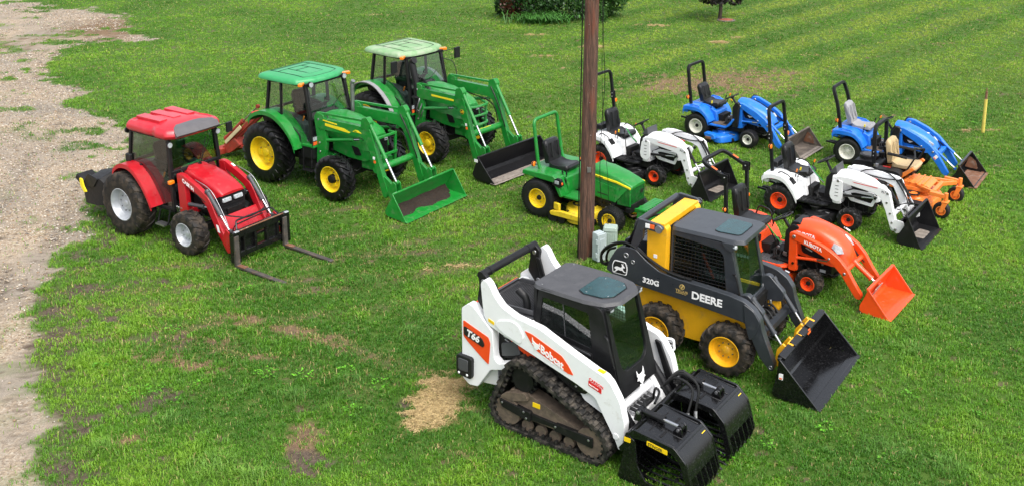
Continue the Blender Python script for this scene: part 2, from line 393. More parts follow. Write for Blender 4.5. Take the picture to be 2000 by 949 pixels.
def steering_wheel(root, c, r, tilt, mat='black_plastic', col_to=None):
    g = G(mat); M = Matrix.Translation(c) @ Matrix.Rotation(tilt, 4, 'Y'); g.M = M
    g.tube([(r*math.cos(a*math.pi/12), r*math.sin(a*math.pi/12), 0) for a in range(24)], .015, n=8, closed=True)
    for a in (R(90), R(210), R(330)): g.bar((0,0,-.02), (r*math.cos(a), r*math.sin(a), 0), .03, .012)
    g.lathe([(-.05, .03), (-.03, .05), (.0, .045), (.005, .001)], (0,0,0), 'z', 14, close=False); g.M = None
    if col_to: g.cyl(c, col_to, .028, n=10)
    return g.build('steering_wheel', root)
def seat(root, x, z, w=.46, mat='vinyl_black', back_h=.42, depth=.44, tilt=.22, name='seat', arms=False, sus=True):
    """x: front of back, z: cushion top"""
    g = G(mat); h = w/2
    def cushion(secs):
        g.loft([[(p[0], p[1], p[2]) for p in s] for s in secs])
    def sec_y(y, sc):
        b = [(0, -.10), (depth*.5, -.10), (depth, -.09), (depth+.02, -.03), (depth-.02, .01), (depth*.55, -.025), (.08, -.02), (0, .02)]
        return [(x+depth*.5+(p[0]-depth*.5)*sc, y, z+p[1]*sc-.0*abs(y)) for p in b]
    cushion([sec_y(-h, .80), sec_y(-h*.88, .97), sec_y(-h*.6, 1), sec_y(h*.6, 1), sec_y(h*.88, .97), sec_y(h, .80)])
    def back(y, sc, hh):
        b = [(-.10, -.06), (.0, -.04), (.03, .10), (.0, hh*.55), (.02, hh*.85), (-.01, hh), (-.07, hh*1.01), (-.10, hh*.9), (-.10, hh*.3)]
        out = []
        for px, pz in b:
            pz2 = hh*.5+(pz-hh*.5)*sc; out.append((x+px*(.6+.4*sc)-math.sin(tilt)*pz2, y, z+.01+pz2*math.cos(tilt)))
        return out
    hb = back_h
    cushion([back(-h*.92, .78, hb), back(-h*.82, .95, hb), back(-h*.5, 1, hb), back(h*.5, 1, hb), back(h*.82, .95, hb), back(h*.92, .78, hb)])
    for yy in (-h*.45, h*.45):
        g.tube([(x+.03-math.sin(tilt)*q*hb+.015, yy, z+.03+q*hb*math.cos(tilt)) for q in (.15, .4, .65, .85)], .016, n=6)
    if sus:
        g.m('under_black'); g.box(x+.03, x+depth-.08, -h*.7, h*.7, z-.22, z-.10)
    if arms:
        g.m(mat)
        for sd in (-1, 1): g.tube(rpath([(x-.08, sd*(h+.03), z+.22), (x+.05, sd*(h+.05), z+.22), (x+.34, sd*(h+.05), z+.20)], .05), .028, n=8)
    return g.build(name, root, smooth=50)
def hyd(g, a, b, frac=.58, r=.035, rod=.018, mat='black_paint', rodmat='chrome'):
    """hydraulic cylinder in g from a (barrel end) to b"""
    A, B = Vector(a), Vector(b); mpt = A.lerp(B, frac)
    g.m(mat); g.cyl(A, mpt, r, n=12); g.cyl(mpt-(B-A).normalized()*.03, mpt, r*1.2, n=12); g.cyl(A-(B-A).normalized()*.02, A+(B-A).normalized()*.03, r*1.25, n=12)
    g.m(rodmat); g.cyl(mpt, B, rod, n=10)
    d = Vector((0, 1, 0)); g.m(mat); g.cyl(B-d*.03, B+d*.03, r*.95, n=10); return g
def bucket(root, prof, hw, mat, inmat=None, t=.012, name='bucket', edge=None, ribs=0, lipmat=None, load=False):
    """prof: path in (x,z) from the top back edge round the heel to the lip; side plates close it"""
    g = G(mat); n = len(prof)
    g.sheet(prof, -hw, hw, t)
    side = prof
    for sd in (-1, 1): g.prism(side if sd < 0 else side, sd*hw-.008, sd*hw+.008)
    top = prof[0]; g.bar((top[0], -hw, top[1]), (top[0], hw, top[1]), .05, .03)
    if lipmat: g.m(lipmat)
    lp, l2 = Vector(prof[-1]), Vector(prof[-2]); d = (lp-l2).normalized(); e = lp+d*.06; q = lp-d*.10
    nn = Vector((-d.y, d.x))*.018
    g.prism([tuple(q+nn*.9), tuple(q-nn*.6), tuple(e-nn*.2), tuple(e+nn*.4)], -hw-.012, hw+.012)
    for sd in (-1, 1):
        g.m(mat); A, B = Vector((prof[0][0], prof[0][1])), Vector((prof[-1][0], prof[-1][1])); g.bar((A.x, sd*hw, A.y), (B.x, sd*hw, B.y), .022, .035)
    return g
# ------------------------------------------------------------------ emblems (flat polygons, unit size)
DEER = [(-.50,.02),(-.38,.16),(-.20,.20),(.02,.16),(.16,.20),(.22,.34),(.14,.48),(.16,.52),(.24,.42),(.28,.56),(.32,.56),(.31,.42),(.40,.34),(.48,.24),(.46,.20),(.34,.20),(.30,.02),(.42,-.10),(.54,-.12),(.54,-.17),(.38,-.17),(.24,-.06),(.10,-.08),(-.10,-.06),(-.22,-.14),(-.38,-.30),(-.52,-.34),(-.53,-.29),(-.40,-.22),(-.32,-.08),(-.42,-.02)]
CAT = [(-.42,.50),(-.30,.22),(-.12,.16),(.12,.16),(.30,.22),(.42,.50),(.44,.10),(.36,-.02),(.50,-.18),(.30,-.20),(.20,-.38),(0,-.50),(-.20,-.38),(-.30,-.20),(-.50,-.18),(-.36,-.02),(-.44,.10)]
def scl(p, s, sy=None): return [(a*s, b*(sy or s)) for a, b in p]
def hoses(root, paths, r=.014, name='hose', mat='hose'):
    for p in paths:
        g = G(mat); g.tube(catmull(p, 6), r, n=7); g.build(name, root)
def mesh_screen(g, y, pts, du, dv, r, frame):
    """woven guard: wires clipped to a convex quad given in (x,z)"""
    def clip(a, b):
        a, b = Vector(a), Vector(b); t0, t1 = 0., 1.; d = b-a; k = len(pts)
        ar = sum(pts[i][0]*pts[(i+1) % k][1]-pts[(i+1) % k][0]*pts[i][1] for i in range(k)); sg = 1 if ar > 0 else -1
        for i in range(k):
            p, q = Vector(pts[i]), Vector(pts[(i+1) % k]); e = q-p; n = Vector((-e.y, e.x))*sg
            den = n.dot(d); num = n.dot(p-a)
            if abs(den) < 1e-9:
                if num > 0: return None
            elif den > 0: t0 = max(t0, num/den)
            else: t1 = min(t1, num/den)
        return (a+d*t0, a+d*t1) if t0 < t1 else None
    xs = [p[0] for p in pts]; zs = [p[1] for p in pts]
    x = min(xs)+du/2
    while x < max(xs):
        c = clip((x, min(zs)-1), (x, max(zs)+1)); x += du
        if c: g.tube([(c[0].x, y, c[0].y), (c[1].x, y, c[1].y)], r, n=4)
    z = min(zs)+dv/2
    while z < max(zs):
        c = clip((min(xs)-1, z), (max(xs)+1, z)); z += dv
        if c: g.tube([(c[0].x, y+.004, c[0].y), (c[1].x, y+.004, c[1].y)], r, n=4)
def frame_panel(g, outer, inner, y0, y1, axis='y'):
    """panel with one hole: both outlines have the same number of points"""
    n = len(outer)
    def P(p, t): return {'y': (p[0], t, p[1]), 'x': (t, p[0], p[1])}[axis]
    vs = [P(p, y0) for p in outer]+[P(p, y0) for p in inner]+[P(p, y1) for p in outer]+[P(p, y1) for p in inner]
    fs = []
    for i in range(n):
        j = (i+1) % n
        fs += [(i, j, n+j, n+i), (2*n+i, 3*n+i, 3*n+j, 2*n+j), (i, 2*n+i, 2*n+j, j), (n+i, n+j, 3*n+j, 3*n+i)]
    return g.add(vs, fs)

# ================================================================== tracked loader with grapple
def track_loader(pose):
    root = thing('track_loader', 'white and orange compact track loader on muddy rubber tracks holding a black grapple', 'track loader', pose)
    # ---- tracks
    def hull(y):
        C = [((.23, .79), .24), ((1.30, .29), .245), ((1.05, .245), .20), ((.02, .29), .245)]
        pts = []
        def arc(c, r, a0, a1, n):
            for i in range(n+1):
                a = R(a0+(a1-a0)*i/n); pts.append((c[0]+r*math.cos(a), c[1]+r*math.sin(a)))
        arc((.23,.80), .24, 168, 62, 9); arc((1.30,.29), .245, 62, -90, 12); arc((.02,.29), .245, -90, -192, 9)
        return pts
    H = hull(0)
    P = []
    for a, b in zip(H, H[1:]+H[:1]):
        a, b = Vector(a), Vector(b); n = max(1, int((b-a).length/.05))
        P += [a.lerp(b, i/n) for i in range(n)]
    tot = [0]
    for a, b in zip(P, P[1:]+P[:1]): tot.append(tot[-1]+(b-a).length)
    for sd in (-1, 1):
        g = G('track_rubber'); y0, y1 = (.49, .87)
        n = len(P); nr = []
        for i in range(n):
            d = (P[(i+1) % n]-P[i-1]).normalized(); nr.append(Vector((-d.y, d.x)))
        vs = []
        for i in range(n):
            o, q = P[i]+nr[i]*.022, P[i]-nr[i]*.022
            vs += [(o.x, sd*y0, o.y), (o.x, sd*y1, o.y), (q.x, sd*y1, q.y), (q.x, sd*y0, q.y)]
        g.add(vs, [(4*i+k, 4*((i+1) % n)+k, 4*((i+1) % n)+(k+1) % 4, 4*i+(k+1) % 4) for i in range(n) for k in range(4)])
        Ltot = tot[-1]; N_ = 44
        def at(s):
            s %= Ltot
            for i in range(n):
                if tot[i+1] >= s:
                    u = (s-tot[i])/(tot[i+1]-tot[i]+1e-9); return P[i].lerp(P[(i+1) % n], u), (P[(i+1) % n]-P[i]).normalized()
        for k in range(N_):
            for c, (ya, yb) in enumerate(((.495, .60), (.625, .735), (.76, .868))):
                p, d = at((k+.5*(c % 2))*Ltot/N_); nn = Vector((-d.y, d.x)); w = Ltot/N_*.30
                b0, t0 = p+nn*.018, p+nn*.052
                vs = []
                for q, ww in ((b0, w*1.15), (t0, w*.8)):
                    for yy in (ya, yb):
                        for e in (-1, 1): r_ = q+d*ww*e; vs.append((r_.x, sd*yy, r_.y))
                g.add(vs, [(0,1,3,2),(4,6,7,5),(0,4,5,1),(1,5,7,3),(3,7,6,2),(2,6,4,0)])
            p, d = at(k*Ltot/N_); nn = Vector((-d.y, d.x)); q = p-nn*.045; g.obox((q.x, sd*.82, q.y), (.035, .05, .05), (0, -math.atan2(d.y, d.x), 0))
        tr = g.build('track', root)
        f = G('mud'); f.prism([(-.03,.50),(.05,.60),(.32,.62),(1.22,.36),(1.22,.25),(0,.25)], sd*.58, sd*.80)
        f.prism(rpoly([(.0,.56),(.30,.64),(.36,.55),(.10,.46),(-.10,.47)], .03), sd*.80, sd*.85)
        for x in (.30, .52, .74, .96): f.lathe([(-.03,.03),(-.03,.082),(.02,.085),(.02,.05),(.05,.03)], (x, sd*.76, .135), 'y', 18)
        f.m('mud'); f.lathe([(-.16,.02),(-.16,.20),(.0,.205),(.0,.15),(-.03,.14),(-.03,.02)], (1.30, sd*.68, .29), 'y', 22); f.lathe([(-.16,.02),(-.16,.20),(.0,.205),(.0,.15),(-.03,.14),(-.03,.02)], (.02, sd*.68, .29), 'y', 22)
        f.m('under_black')
        f.lathe([(-.05,.05),(-.05,.17),(.05,.17),(.07,.08),(.07,.01)], (.23, sd*.74, .79), 'y', 20)
        for k in range(14):
            a = 2*math.pi*k/14; f.obox((.23+.19*math.cos(a), sd*.74, .79+.19*math.sin(a)), (.05,.07,.035), (0, -a, 0))
        f.prism(rpoly([(-.10,.44),(.40,.40),(.40,.26),(-.06,.33)], .02), sd*.80, sd*.862)
        f.prism(rpoly([(.78,.38),(1.36,.38),(1.36,.24),(.78,.28)], .02), sd*.80, sd*.862)
        f.prism([(.40,.37),(.78,.36),(.78,.30),(.40,.28)], sd*.79, sd*.835)
        f.m('steel').bolts([(-.05,sd*.862,.40),(.30,sd*.862,.38),(.34,sd*.862,.30),(.80,sd*.862,.345),(1.30,sd*.862,.34)], 'y', .017, .012, sd)
        f.m('decal_yellow').decal(rpoly([(-.06,-.035),(.06,-.035),(.06,.035),(-.06,.035)], .01), (.46, sd*.803, .50), (1*(-sd),0,0), (0,0,1), .004)
        f.build('track_frame', root, bevel=.006)
    # ---- chassis, tail
    g = G('bobcat_white')
    tail = rpoly([(-.82,1.50),(-.70,1.60),(-.62,1.585),(-.30,1.30),(-.27,.92),(-.20,.86),(.20,1.02),(.20,.90),(-.34,.72),(-.55,.40),(-.70,.38),(-.82,.46)], .03)
    for sd in (-1, 1): g.prism(tail, sd*.62, sd*.745)
    g.prism(rpoly([(-.80,1.46),(-.68,1.50),(-.30,1.28),(-.30,.44),(-.70,.38),(-.80,.46)], .03), -.62, .62)
    g.m('under_black'); g.box(-.30,1.42,-.46,.46,.34,1.06)
    for sd in (-1, 1): g.prism([(-.30,1.34),(.05,1.34),(1.2,.95),(1.2,.62),(.15,.95),(-.30,.86)], sd*.46, sd*.60)
    g.m('steel')
    for k in range(5): g.obox((-.16+.02*k, -.62, 1.22-.045*k), (.075,.04,.022), (0,.3,0))
    g.m('grey_panel'); g.prism(rpoly([(-.22,1.12),(.02,1.22),(.10,1.04),(-.20,.94)], .03), -.66, -.60)
    g.build('chassis', root, bevel=.012)
    g = G('bobcat_orange')
    for sd in (-1, 1):
        g.prism(rpoly([(-.785,1.33),(-.36,1.20),(-.33,1.12),(-.36,.80),(-.46,.86),(-.72,1.04),(-.785,1.10)], .02), sd*.742, sd*.752)
        g.prism(rpoly([(-.20,1.30),(.02,1.30),(.30,1.10),(.30,1.00),(-.02,1.16)], .015), sd*.60, sd*.64)
    g.prism(rpoly([(-.80,-.55),(-.80,.55),(-.832,.55),(-.832,-.55)], .01), .48, 1.46, 'z')
    g.m('decal_black'); g.prism(rpoly([(-.77,1.255),(-.46,1.155),(-.42,1.08),(-.44,1.03),(-.77,1.13)], .03), -.764, -.750)
    g.m('decal_white'); g.text('T66', (-.725,-.765,1.135), (1,0,-.26), (0,0,1), .135, .004, 1.02, .03, .25)
    g.build('side_badge', root)
    for sd in (-1, 1):
        g = G('black_plastic')
        g.prism(rpoly([(-.88,.52),(-.62,.50),(-.61,.82),(-.88,.82)], .05), sd*.62, sd*.80)
        g.m('grey_panel').prism(rpoly([(-.84,.60),(-.67,.60),(-.67,.78),(-.84,.78)], .03), sd*.80, sd*.812)
        g.m('decal_white').bolts([(-.83,sd*.80,.555),(-.69,sd*.80,.555)], 'y', .02, .012, sd); g.build('tail_light', root, bevel=.01)
    g = G('bobcat_white')
    for sd in (-1, 1): g.prism(rpoly([(-.10,1.36),(.18,1.50),(.18,1.30),(.02,1.22)], .03), sd*.44, sd*.60)
    g.build('engine_side', root, bevel=.01)
    # ---- engine hood
    g = G('charcoal')
    g.prism([(-.74,-.36),(-.66,-.43),(.14,-.46),(.14,.46),(-.66,.43),(-.74,.36)], 1.44, 1.50, 'z')
    for sd in (-1, 1): g.prism([(-.74,1.49),(.14,1.54),(.14,1.60),(-.64,1.555)], sd*.43, sd*.40)
    g.prism([(-.74,1.49),(-.70,1.49),(-.66,1.555),(-.70,1.555)], -.38, .38)
    g.m('dark_inner')
    g.box(-.64,.12,-.385,.385,1.50,1.506)
    for k in range(26): g.m('charcoal').box(-.62+.028*k, -.612+.028*k, -.38, .38, 1.506, 1.512)
    g.build('engine_cover', root, bevel=.008)
    g = G('black_plastic'); g.tube(catmull([(-.02,-.34,1.50),(-.02,-.34,1.62),(-.05,-.34,1.72),(-.16,-.34,1.80)], 5), [.05]*11+[.056]*5, n=14)
    g.build('exhaust', root)
    # ---- cab
    g = G('satin_black')
    so = rpoly([(.16,1.02),(1.52,.78),(1.20,1.95),(.24,1.98)], [.05,.05,.08,.08], 5)
    si = rpoly([(.27,1.46),(1.07,1.36),(1.01,1.84),(.30,1.87)], [.05,.05,.05,.05], 5)
    for sd in (-1, 1): frame_panel(g, so, si, sd*.455, sd*.415)
    fo = rpoly([(-.455,.78),(.455,.78),(.415,1.96),(-.415,1.96)], .05, 5); fi = rpoly([(-.33,1.06),(.33,1.06),(.36,1.90),(-.36,1.90)], [.20,.20,.05,.05], 5)
    b = len(g.v); frame_panel(g, fo, fi, 0, .05, 'x')
    for i in range(b, len(g.v)):
        x, y, z = g.v[i]; g.v[i] = (x+1.49-(z-.78)*.265, y, z)
    g.box(.15,.19,-.42,.42,1.0,1.34); g.box(.17,.20,-.42,.42,1.88,1.97)
    for sd in (-1, 1): g.box(.15,.20,sd*.36,sd*.43,1.3,1.95)
    for sd in (-1, 1):  # lower perforated side
        g.prism([(.30,1.40),(1.08,1.30),(1.14,1.00),(.30,1.12)], sd*.458, sd*.466)
    g.m('grey_panel')
    for sd in (-1, 1): g.prism(rpoly([(.32,1.385),(1.06,1.29),(1.07,1.26),(.32,1.35)], .01), sd*.466, sd*.474)
    g.m('under_black'); g.box(.25,1.2,-.41,.41,.9,.96)
    cab = g.build('cab', root, bevel=.008)
    g = G('glass_smoke')
    for sd in (-1, 1): g.prism(si, sd*.440, sd*.434)
    sg = g.build('side_window', cab)
    g = G('glass_clear'); g.box(.176,.181,-.37,.37,1.34,1.89); g.build('rear_window', cab)
    g = G('satin_black')
    for sd in (-1, 1):
        mesh_screen(g, sd*.428, [(.27,1.46),(1.07,1.36),(1.01,1.84),(.30,1.87)], .042, .042, .0035, None)
        g.m('grey_panel').bar((.66,sd*.446,1.41),(.62,sd*.446,1.855),.012,.008); g.m('satin_black')
    g.build('window_guard', cab)
    g = G('windshield'); b = len(g.v); g.prism(fi, 0, .006, 'x')
    for i in range(b, len(g.v)):
        x, y, z = g.v[i]; g.v[i] = (x+1.51-(z-.78)*.265, y, z)
    g.build('front_door', cab)
    g = G('satin_black'); mesh_b = len(g.v)
    mesh_screen(g, 0, [(-.35,1.45),(.35,1.45),(.36,1.88),(-.36,1.88)], .05, .05, .004, None)
    g2 = G('satin_black'); g2.add([(.22, v[0], v[2]) for v in g.v], g.f); g2.build('rear_guard', cab)
    g = G('charcoal')
    rp = rpoly([(.12,-.40),(.20,-.46),(.95,-.47),(1.22,-.40),(1.36,-.22),(1.36,.22),(1.22,.40),(.95,.47),(.20,.46),(.12,.40)], .05)
    g.prism(rp, 1.955, 2.0, 'z', [(p[0]*.97+.01, p[1]*.95) for p in rp])
    hp = rpoly([(.74,-.24),(.84,-.30),(1.10,-.27),(1.20,-.16),(1.20,.16),(1.10,.27),(.84,.30),(.74,.24)], .02)
    g.m('satin_black').prism([((p[0]-.97)*1.06+.97, p[1]*1.06) for p in hp], 1.996, 2.006, 'z')
    g.m('steel').bolts([(.84,-.24,2.006),(.84,.24,2.006),(1.14,-.2,2.006),(1.14,.2,2.006),(.25,-.38,2.0),(.25,.38,2.0),(.6,-.43,1.99)], 'z', .012, .008, 1)
    rf = g.build('cab_roof', cab, bevel=.014)
    g = G('hatch_teal'); g.prism(hp, 2.004, 2.012, 'z'); g.build('roof_hatch', cab)
    g = G('black_plastic')
    g.tube(rpath([(1.26,-.46,1.60),(1.32,-.50,1.60),(1.44,-.50,1.20),(1.40,-.46,1.20)], .04), .014)
    g.tube(rpath([(1.22,-.40,1.92),(1.30,-.42,1.95),(1.30,.36,1.95),(1.24,.40,1.92)], .04), .012)
    g.obox((1.26,-.36,1.93),(.07,.09,.06)); g.obox((1.26,.36,1.93),(.07,.09,.06))
    g.m('lamp_clear'); g.obox((1.30,-.36,1.93),(.012,.07,.045)); g.obox((1.30,.36,1.93),(.012,.07,.045))
    g.build('work_light', cab)
    g = G('vinyl_black'); g.box(.40,.85,-.22,.22,1.06,1.16); g.loft([[(.36,-.2,1.1),(.46,-.2,1.1),(.46,.2,1.1),(.36,.2,1.1)],[(.30,-.22,1.45),(.40,-.22,1.45),(.40,.22,1.45),(.30,.22,1.45)],[(.27,-.16,1.66),(.35,-.16,1.66),(.35,.16,1.66),(.27,.16,1.66)]])
    g.m('black_plastic')
    for sd in (-1, 1): g.bar((.85,sd*.28,1.1),(.95,sd*.26,1.42),.04,.04); g.box(.5,.9,sd*.30-.05,sd*.30+.05,1.2,1.3)
    g.tube(rpath([(.4,-.3,1.5),(.85,-.3,1.38),(.85,.3,1.38),(.4,.3,1.5)], .08), .03)
    g.build('seat', cab, bevel=.02)
    g = G('decal_white'); k = .265
    g.decal(scl(CAT,.20), (1.545,0,.93), (0,1,0), (-k,0,1), .006); g.decal(rpoly([(-.035,-.02),(.035,-.02),(.035,.02),(-.035,.02)],.01), (1.56,.0,.80),(0,1,0),(-k,0,1),.006)
    g.build('cat_emblem', cab)
    # ---- loader arms
    arm = rpoly([(-.50,1.95),(-.43,2.02),(-.36,1.97),(-.27,1.82),(-.15,1.70),(.06,1.62),(.46,1.57),(.92,1.39),(1.32,1.25),(1.44,1.22),(1.53,1.14),(1.66,.94),(1.74,.65),(1.71,.30),(1.66,.27),(1.60,.40),(1.46,.62),(1.30,.88),(1.02,.98),(.15,1.22),(-.16,1.31),(-.38,1.38),(-.45,1.50)], .035, 3)
    for sd in (-1, 1):
        g = G('bobcat_white'); g.prism(arm, sd*.62, sd*.735)
        g.prism(rpoly([(1.30,.92),(1.50,.66),(1.48,.60),(1.10,.74),(.92,.96)], .03), sd*.58, sd*.66)
        g.prism(rpoly([(.0,1.56),(.12,1.54),(.22,1.40),(.16,1.26),(-.10,1.33),(-.26,1.42),(-.20,1.50)], .05), sd*.73, sd*.755)
        g.m('steel').lathe([(0,.045),(.012,.045),(.012,.001)], (1.62,sd*.734,.45), 'y', 16, close=False) if sd > 0 else g.lathe([(0,.045),(-.012,.045),(-.012,.001)], (1.62,sd*.734,.45), 'y', 16, close=False)
        a = g.build('loader_arm', root, bevel=.012)
        g = G('bobcat_orange'); g.prism(rpoly([(.22,1.475),(.34,1.46),(.80,1.30),(.90,1.20),(.98,1.085),(.90,1.085),(.42,1.25),(.34,1.32)], .015), sd*.733, sd*.741)
        g.m('decal_white')
        if sd < 0:
            u = (1,0,-.40)
            g.text('Bobcat', (.475,-.7415,1.258), u, (0.0,0,1), .150, .004, .90, .030); g.decal(scl(CAT,.15,.14), (.405,-.7415,1.335), u, (0,0,1), .004)
            g.build('brand_decal', a); g = G()
            g.m('decal_red').decal(rpoly([(-.10,-.035),(.10,-.035),(.10,.035),(-.10,.035)],.005), (1.30,-.737,1.03), (1,0,-.3), (0,0,1), .003)
            g.m('decal_red').text('CARSON', (1.21,-.737,1.10), (1,0,-.3),(0,0,1), .055, .003, 1.0, .01)
            g.m('decal_white').text('EQUIPMENT', (1.215,-.742,1.04), (1,0,-.3),(0,0,1), .022, .003, 1.2, .003)
            g.build('dealer_decal', a); g = G()
            g.m('decal_yellow').decal(rpoly([(-.05,-.022),(.05,-.022),(.05,.022),(-.05,.022)],.005), (-.32,-.737,1.44), (1,0,-.3), (0,0,1), .003)
            g.build('caution_decal', a); g = G('decal_yellow')
            g.decal([(-.05,-.03),(.05,-.03),(.05,.03),(-.05,.03)], (1.36,-.68,1.248), (1,0,-.15), (0,1,0), .004)
            g.build('caution_decal', a); g = G()
            g.m('decal_white').text('HIGH FLOW', (.52,-.737,1.185), (1,0,-.36),(0,0,1), .03, .003, 1.1, .003)
        g.build('arm_decal', a)
        g = G('black_paint')
        g.prism(rpoly([(.60,1.12),(.72,1.12),(1.10,1.00),(1.20,.93),(1.14,.85),(.98,.84),(.72,.96)], .04), sd*.60, sd*.70)
        g.m('steel').bolts([(.72,sd*.70,1.07),(1.0,sd*.70,.92),(1.12,sd*.70,.92)], 'y', .018, .012, sd)
        g.build('cylinder_pod', root, bevel=.01)
        g = G('satin_black')
        g.prism(rpoly([(-.62,2.02),(-.52,2.03),(-.44,1.96),(-.46,1.84),(-.40,1.44),(-.45,1.36),(-.54,1.50),(-.64,1.62),(-.60,1.84)], .03), sd*.56, sd*.63)
        g.prism(rpoly([(-.47,1.88),(-.40,1.88),(-.22,1.32),(-.30,1.30)], .02), sd*.50, sd*.54)
        g.m('steel').cyl((-.53,sd*.55,1.92),(-.53,sd*.645,1.92),.035); g.cyl((-.46,sd*.55,1.52),(-.46,sd*.645,1.52),.03)
        g.build('arm_link', root, bevel=.008)
        g = G('satin_black'); g.cyl((1.30,sd*.50,1.02),(1.72,sd*.50,.50),.055,n=14); g.prism(rpoly([(1.42,1.16),(1.50,1.14),(1.80,.48),(1.76,.36),(1.70,.40)], .02), sd*.575, sd*.615); g.m('chrome').cyl((1.72,sd*.50,.50),(1.82,sd*.50,.36),.024)
        g.build('tilt_cylinder', root, bevel=.006)
    g = G('satin_black'); g.cyl((-.57,-.64,2.0),(-.57,.64,2.0),.055,n=18)
    for y in (-.45,.45): g.cyl((-.57,y-.02,2.0),(-.57,y+.02,2.0),.06,n=18)
    g.build('cross_tube', root)
    g = G('bobcat_white'); g.cyl((1.46,-.6,.62),(1.46,.6,.62),.07); g.box(1.40,1.66,-.36,.36,.34,.50)
    for sd in (-1,1): g.prism(rpoly([(1.38,.80),(1.50,.72),(1.70,.44),(1.66,.30),(1.50,.32),(1.40,.56)], .03), sd*.36, sd*.46)
    g.m('steel').box(1.50,1.64,-.28,.28,.50,.535); g.m('black_plastic').box(1.52,1.66,-.24,.20,.53,.56); g.m('steel'); 
    for k in range(7): g.bar((1.48,-.27+.09*k,.56),(1.62,-.27+.09*k,.545),.015,.03)
    g.m('decal_yellow').obox((1.46,.36,.98),(.02,.05,.14),(0,-.26,0))
    g.build('front_step', root, bevel=.008)
    g = G('bobcat_white'); g.tube(rpath([(1.50,.74,1.13),(1.60,.78,1.13),(1.62,.78,.97),(1.52,.74,.96)], .04), .018)
    g.m('steel'); 
    for k in range(3): g.cyl((1.50,.74,1.10-.05*k),(1.60,.77,1.09-.05*k),.016,n=8)
    g.build('coupler_block', root)
    # ---- grapple
    gm = 'wet_black'; X0 = 1.78
    g = G(gm)
    g.prism(rpoly([(X0,.06),(X0+.05,.04),(X0+.12,.62),(X0+.06,.66)], .01), -.90, .90)      # back
    g.prism([(X0-.04,.42),(X0+.10,.62),(X0+.14,.60),(X0,.38)], -.88, .88)
    for y in (-.9, -.30, .30, .9): g.prism(rpoly([(X0-.02,.05),(X0+.10,.66),(X0+.20,.62),(X0+.24,.30),(X0+.36,.12),(X0+.90,.035),(X0+.60,.0),(X0,.0)], .03), y-.012, y+.012)
    for k in range(15):
        y = -.84+1.68*k/14
        g.prism([(X0+.02,.10),(X0+.06,.13),(X0+.30,.055),(X0+.92,.05),(X0+.96,.02),(X0+.30,.005),(X0+.06,.02)], y-.014, y+.014)
    g.bar((X0+.22,-.88,.03),(X0+.22,.88,.03),.05,.03); g.bar((X0+.60,-.88,.02),(X0+.60,.88,.02),.05,.03)
    for k in range(8): g.bar((X0+.07,-.8+.228*k,.08),(X0+.11,-.8+.228*k,.62),.03,.05)
    g.m('black_paint'); g.cyl((X0+.10,-.9,.66),(X0+.10,.9,.66),.035)
    grap = g.build('grapple', root, bevel=.006)
    for ya, yb in ((-.90,-.16),(.16,.90)):
        g = G(gm); px, pz = X0+.10, .68
        top = [(px+.02,pz-.02),(px+.10,pz+.06),(px+.66,pz-.02),(px+.80,pz-.20)]
        g.sheet(top[1:3], ya+.03, yb-.03, .014)
        g.sheet([(px+.66,pz-.02),(px+.80,pz-.20),(px+.86,pz-.42)], ya+.03, yb-.03, .014) if False else None
        nose = rpoly([(px-.03,pz-.05),(px+.06,pz+.08),(px+.62,pz+.03),(px+.78,pz-.12),(px+.90,pz-.50),(px+.86,pz-.64),(px+.82,pz-.58),(px+.79,pz-.40),(px+.70,pz-.14),(px+.58,pz-.05),(px+.30,pz-.02)], .03)
        for y in (ya+.015, yb-.015): g.prism(nose, y-.016, y+.016)
        g.sheet([(px+.62,pz+.005),(px+.76,pz-.13),(px+.83,pz-.34)], ya+.03, yb-.03, .014)
        for k in range(6):
            y = ya+.06+(yb-ya-.12)*k/5
            g.prism([(px+.70,pz-.10),(px+.82,pz-.30),(px+.90,pz-.52),(px+.86,pz-.66),(px+.82,pz-.52),(px+.74,pz-.30)], y-.012, y+.012)
        for k in range(4): g.bar((px+.10,ya+.06+(yb-ya-.12)*k/3,pz+.055),(px+.60,ya+.06+(yb-ya-.12)*k/3,pz-.002),.02,.03)
        g.m('dark_inner')
        for q in (.22, .38):
            for k in range(2): g.obox((px+q,ya+.20+.34*k,pz+.062-.09*(q-.1)),(.03,.17,.012),(0,.12,0))
        g.m(gm)
        ym = (ya+yb)/2
        for y in (ym-.06, ym+.06): g.prism(rpoly([(px+.44,pz+.03),(px+.58,pz+.01),(px+.56,pz+.11),(px+.50,pz+.12)], .02), y-.012, y+.012); g.prism(rpoly([(px-.10,pz),(px+.04,pz),(px,pz+.16),(px-.06,pz+.16)], .02), y-.012, y+.012)
        j = g.build('upper_jaw', grap, bevel=.005)
        g = G(); hyd(g, (px-.03,ym,pz+.13), (px+.52,ym,pz+.085), .60, .042, .022); g.m('steel').cyl((px+.52,ym-.09,pz+.085),(px+.52,ym+.09,pz+.085),.02,n=10).cyl((px-.03,ym-.09,pz+.13),(px-.03,ym+.09,pz+.13),.022,n=10)
        g.build('grapple_cylinder', grap)
        g = G('decal_yellow')
        g.decal(rpoly([(-.05,-.03),(.05,-.03),(.05,.03),(-.05,.03)],.01), (px+.79,ya+.02,pz-.19), (0,1,0), (-.5,0,.8), .004) if False else None
        g.decal(rpoly([(-.045,-.05),(.045,-.05),(.045,.05),(-.045,.05)],.01), (px+.72,yb-.10,pz-.085), (0,1,0), (-.66,0,.75), .006)
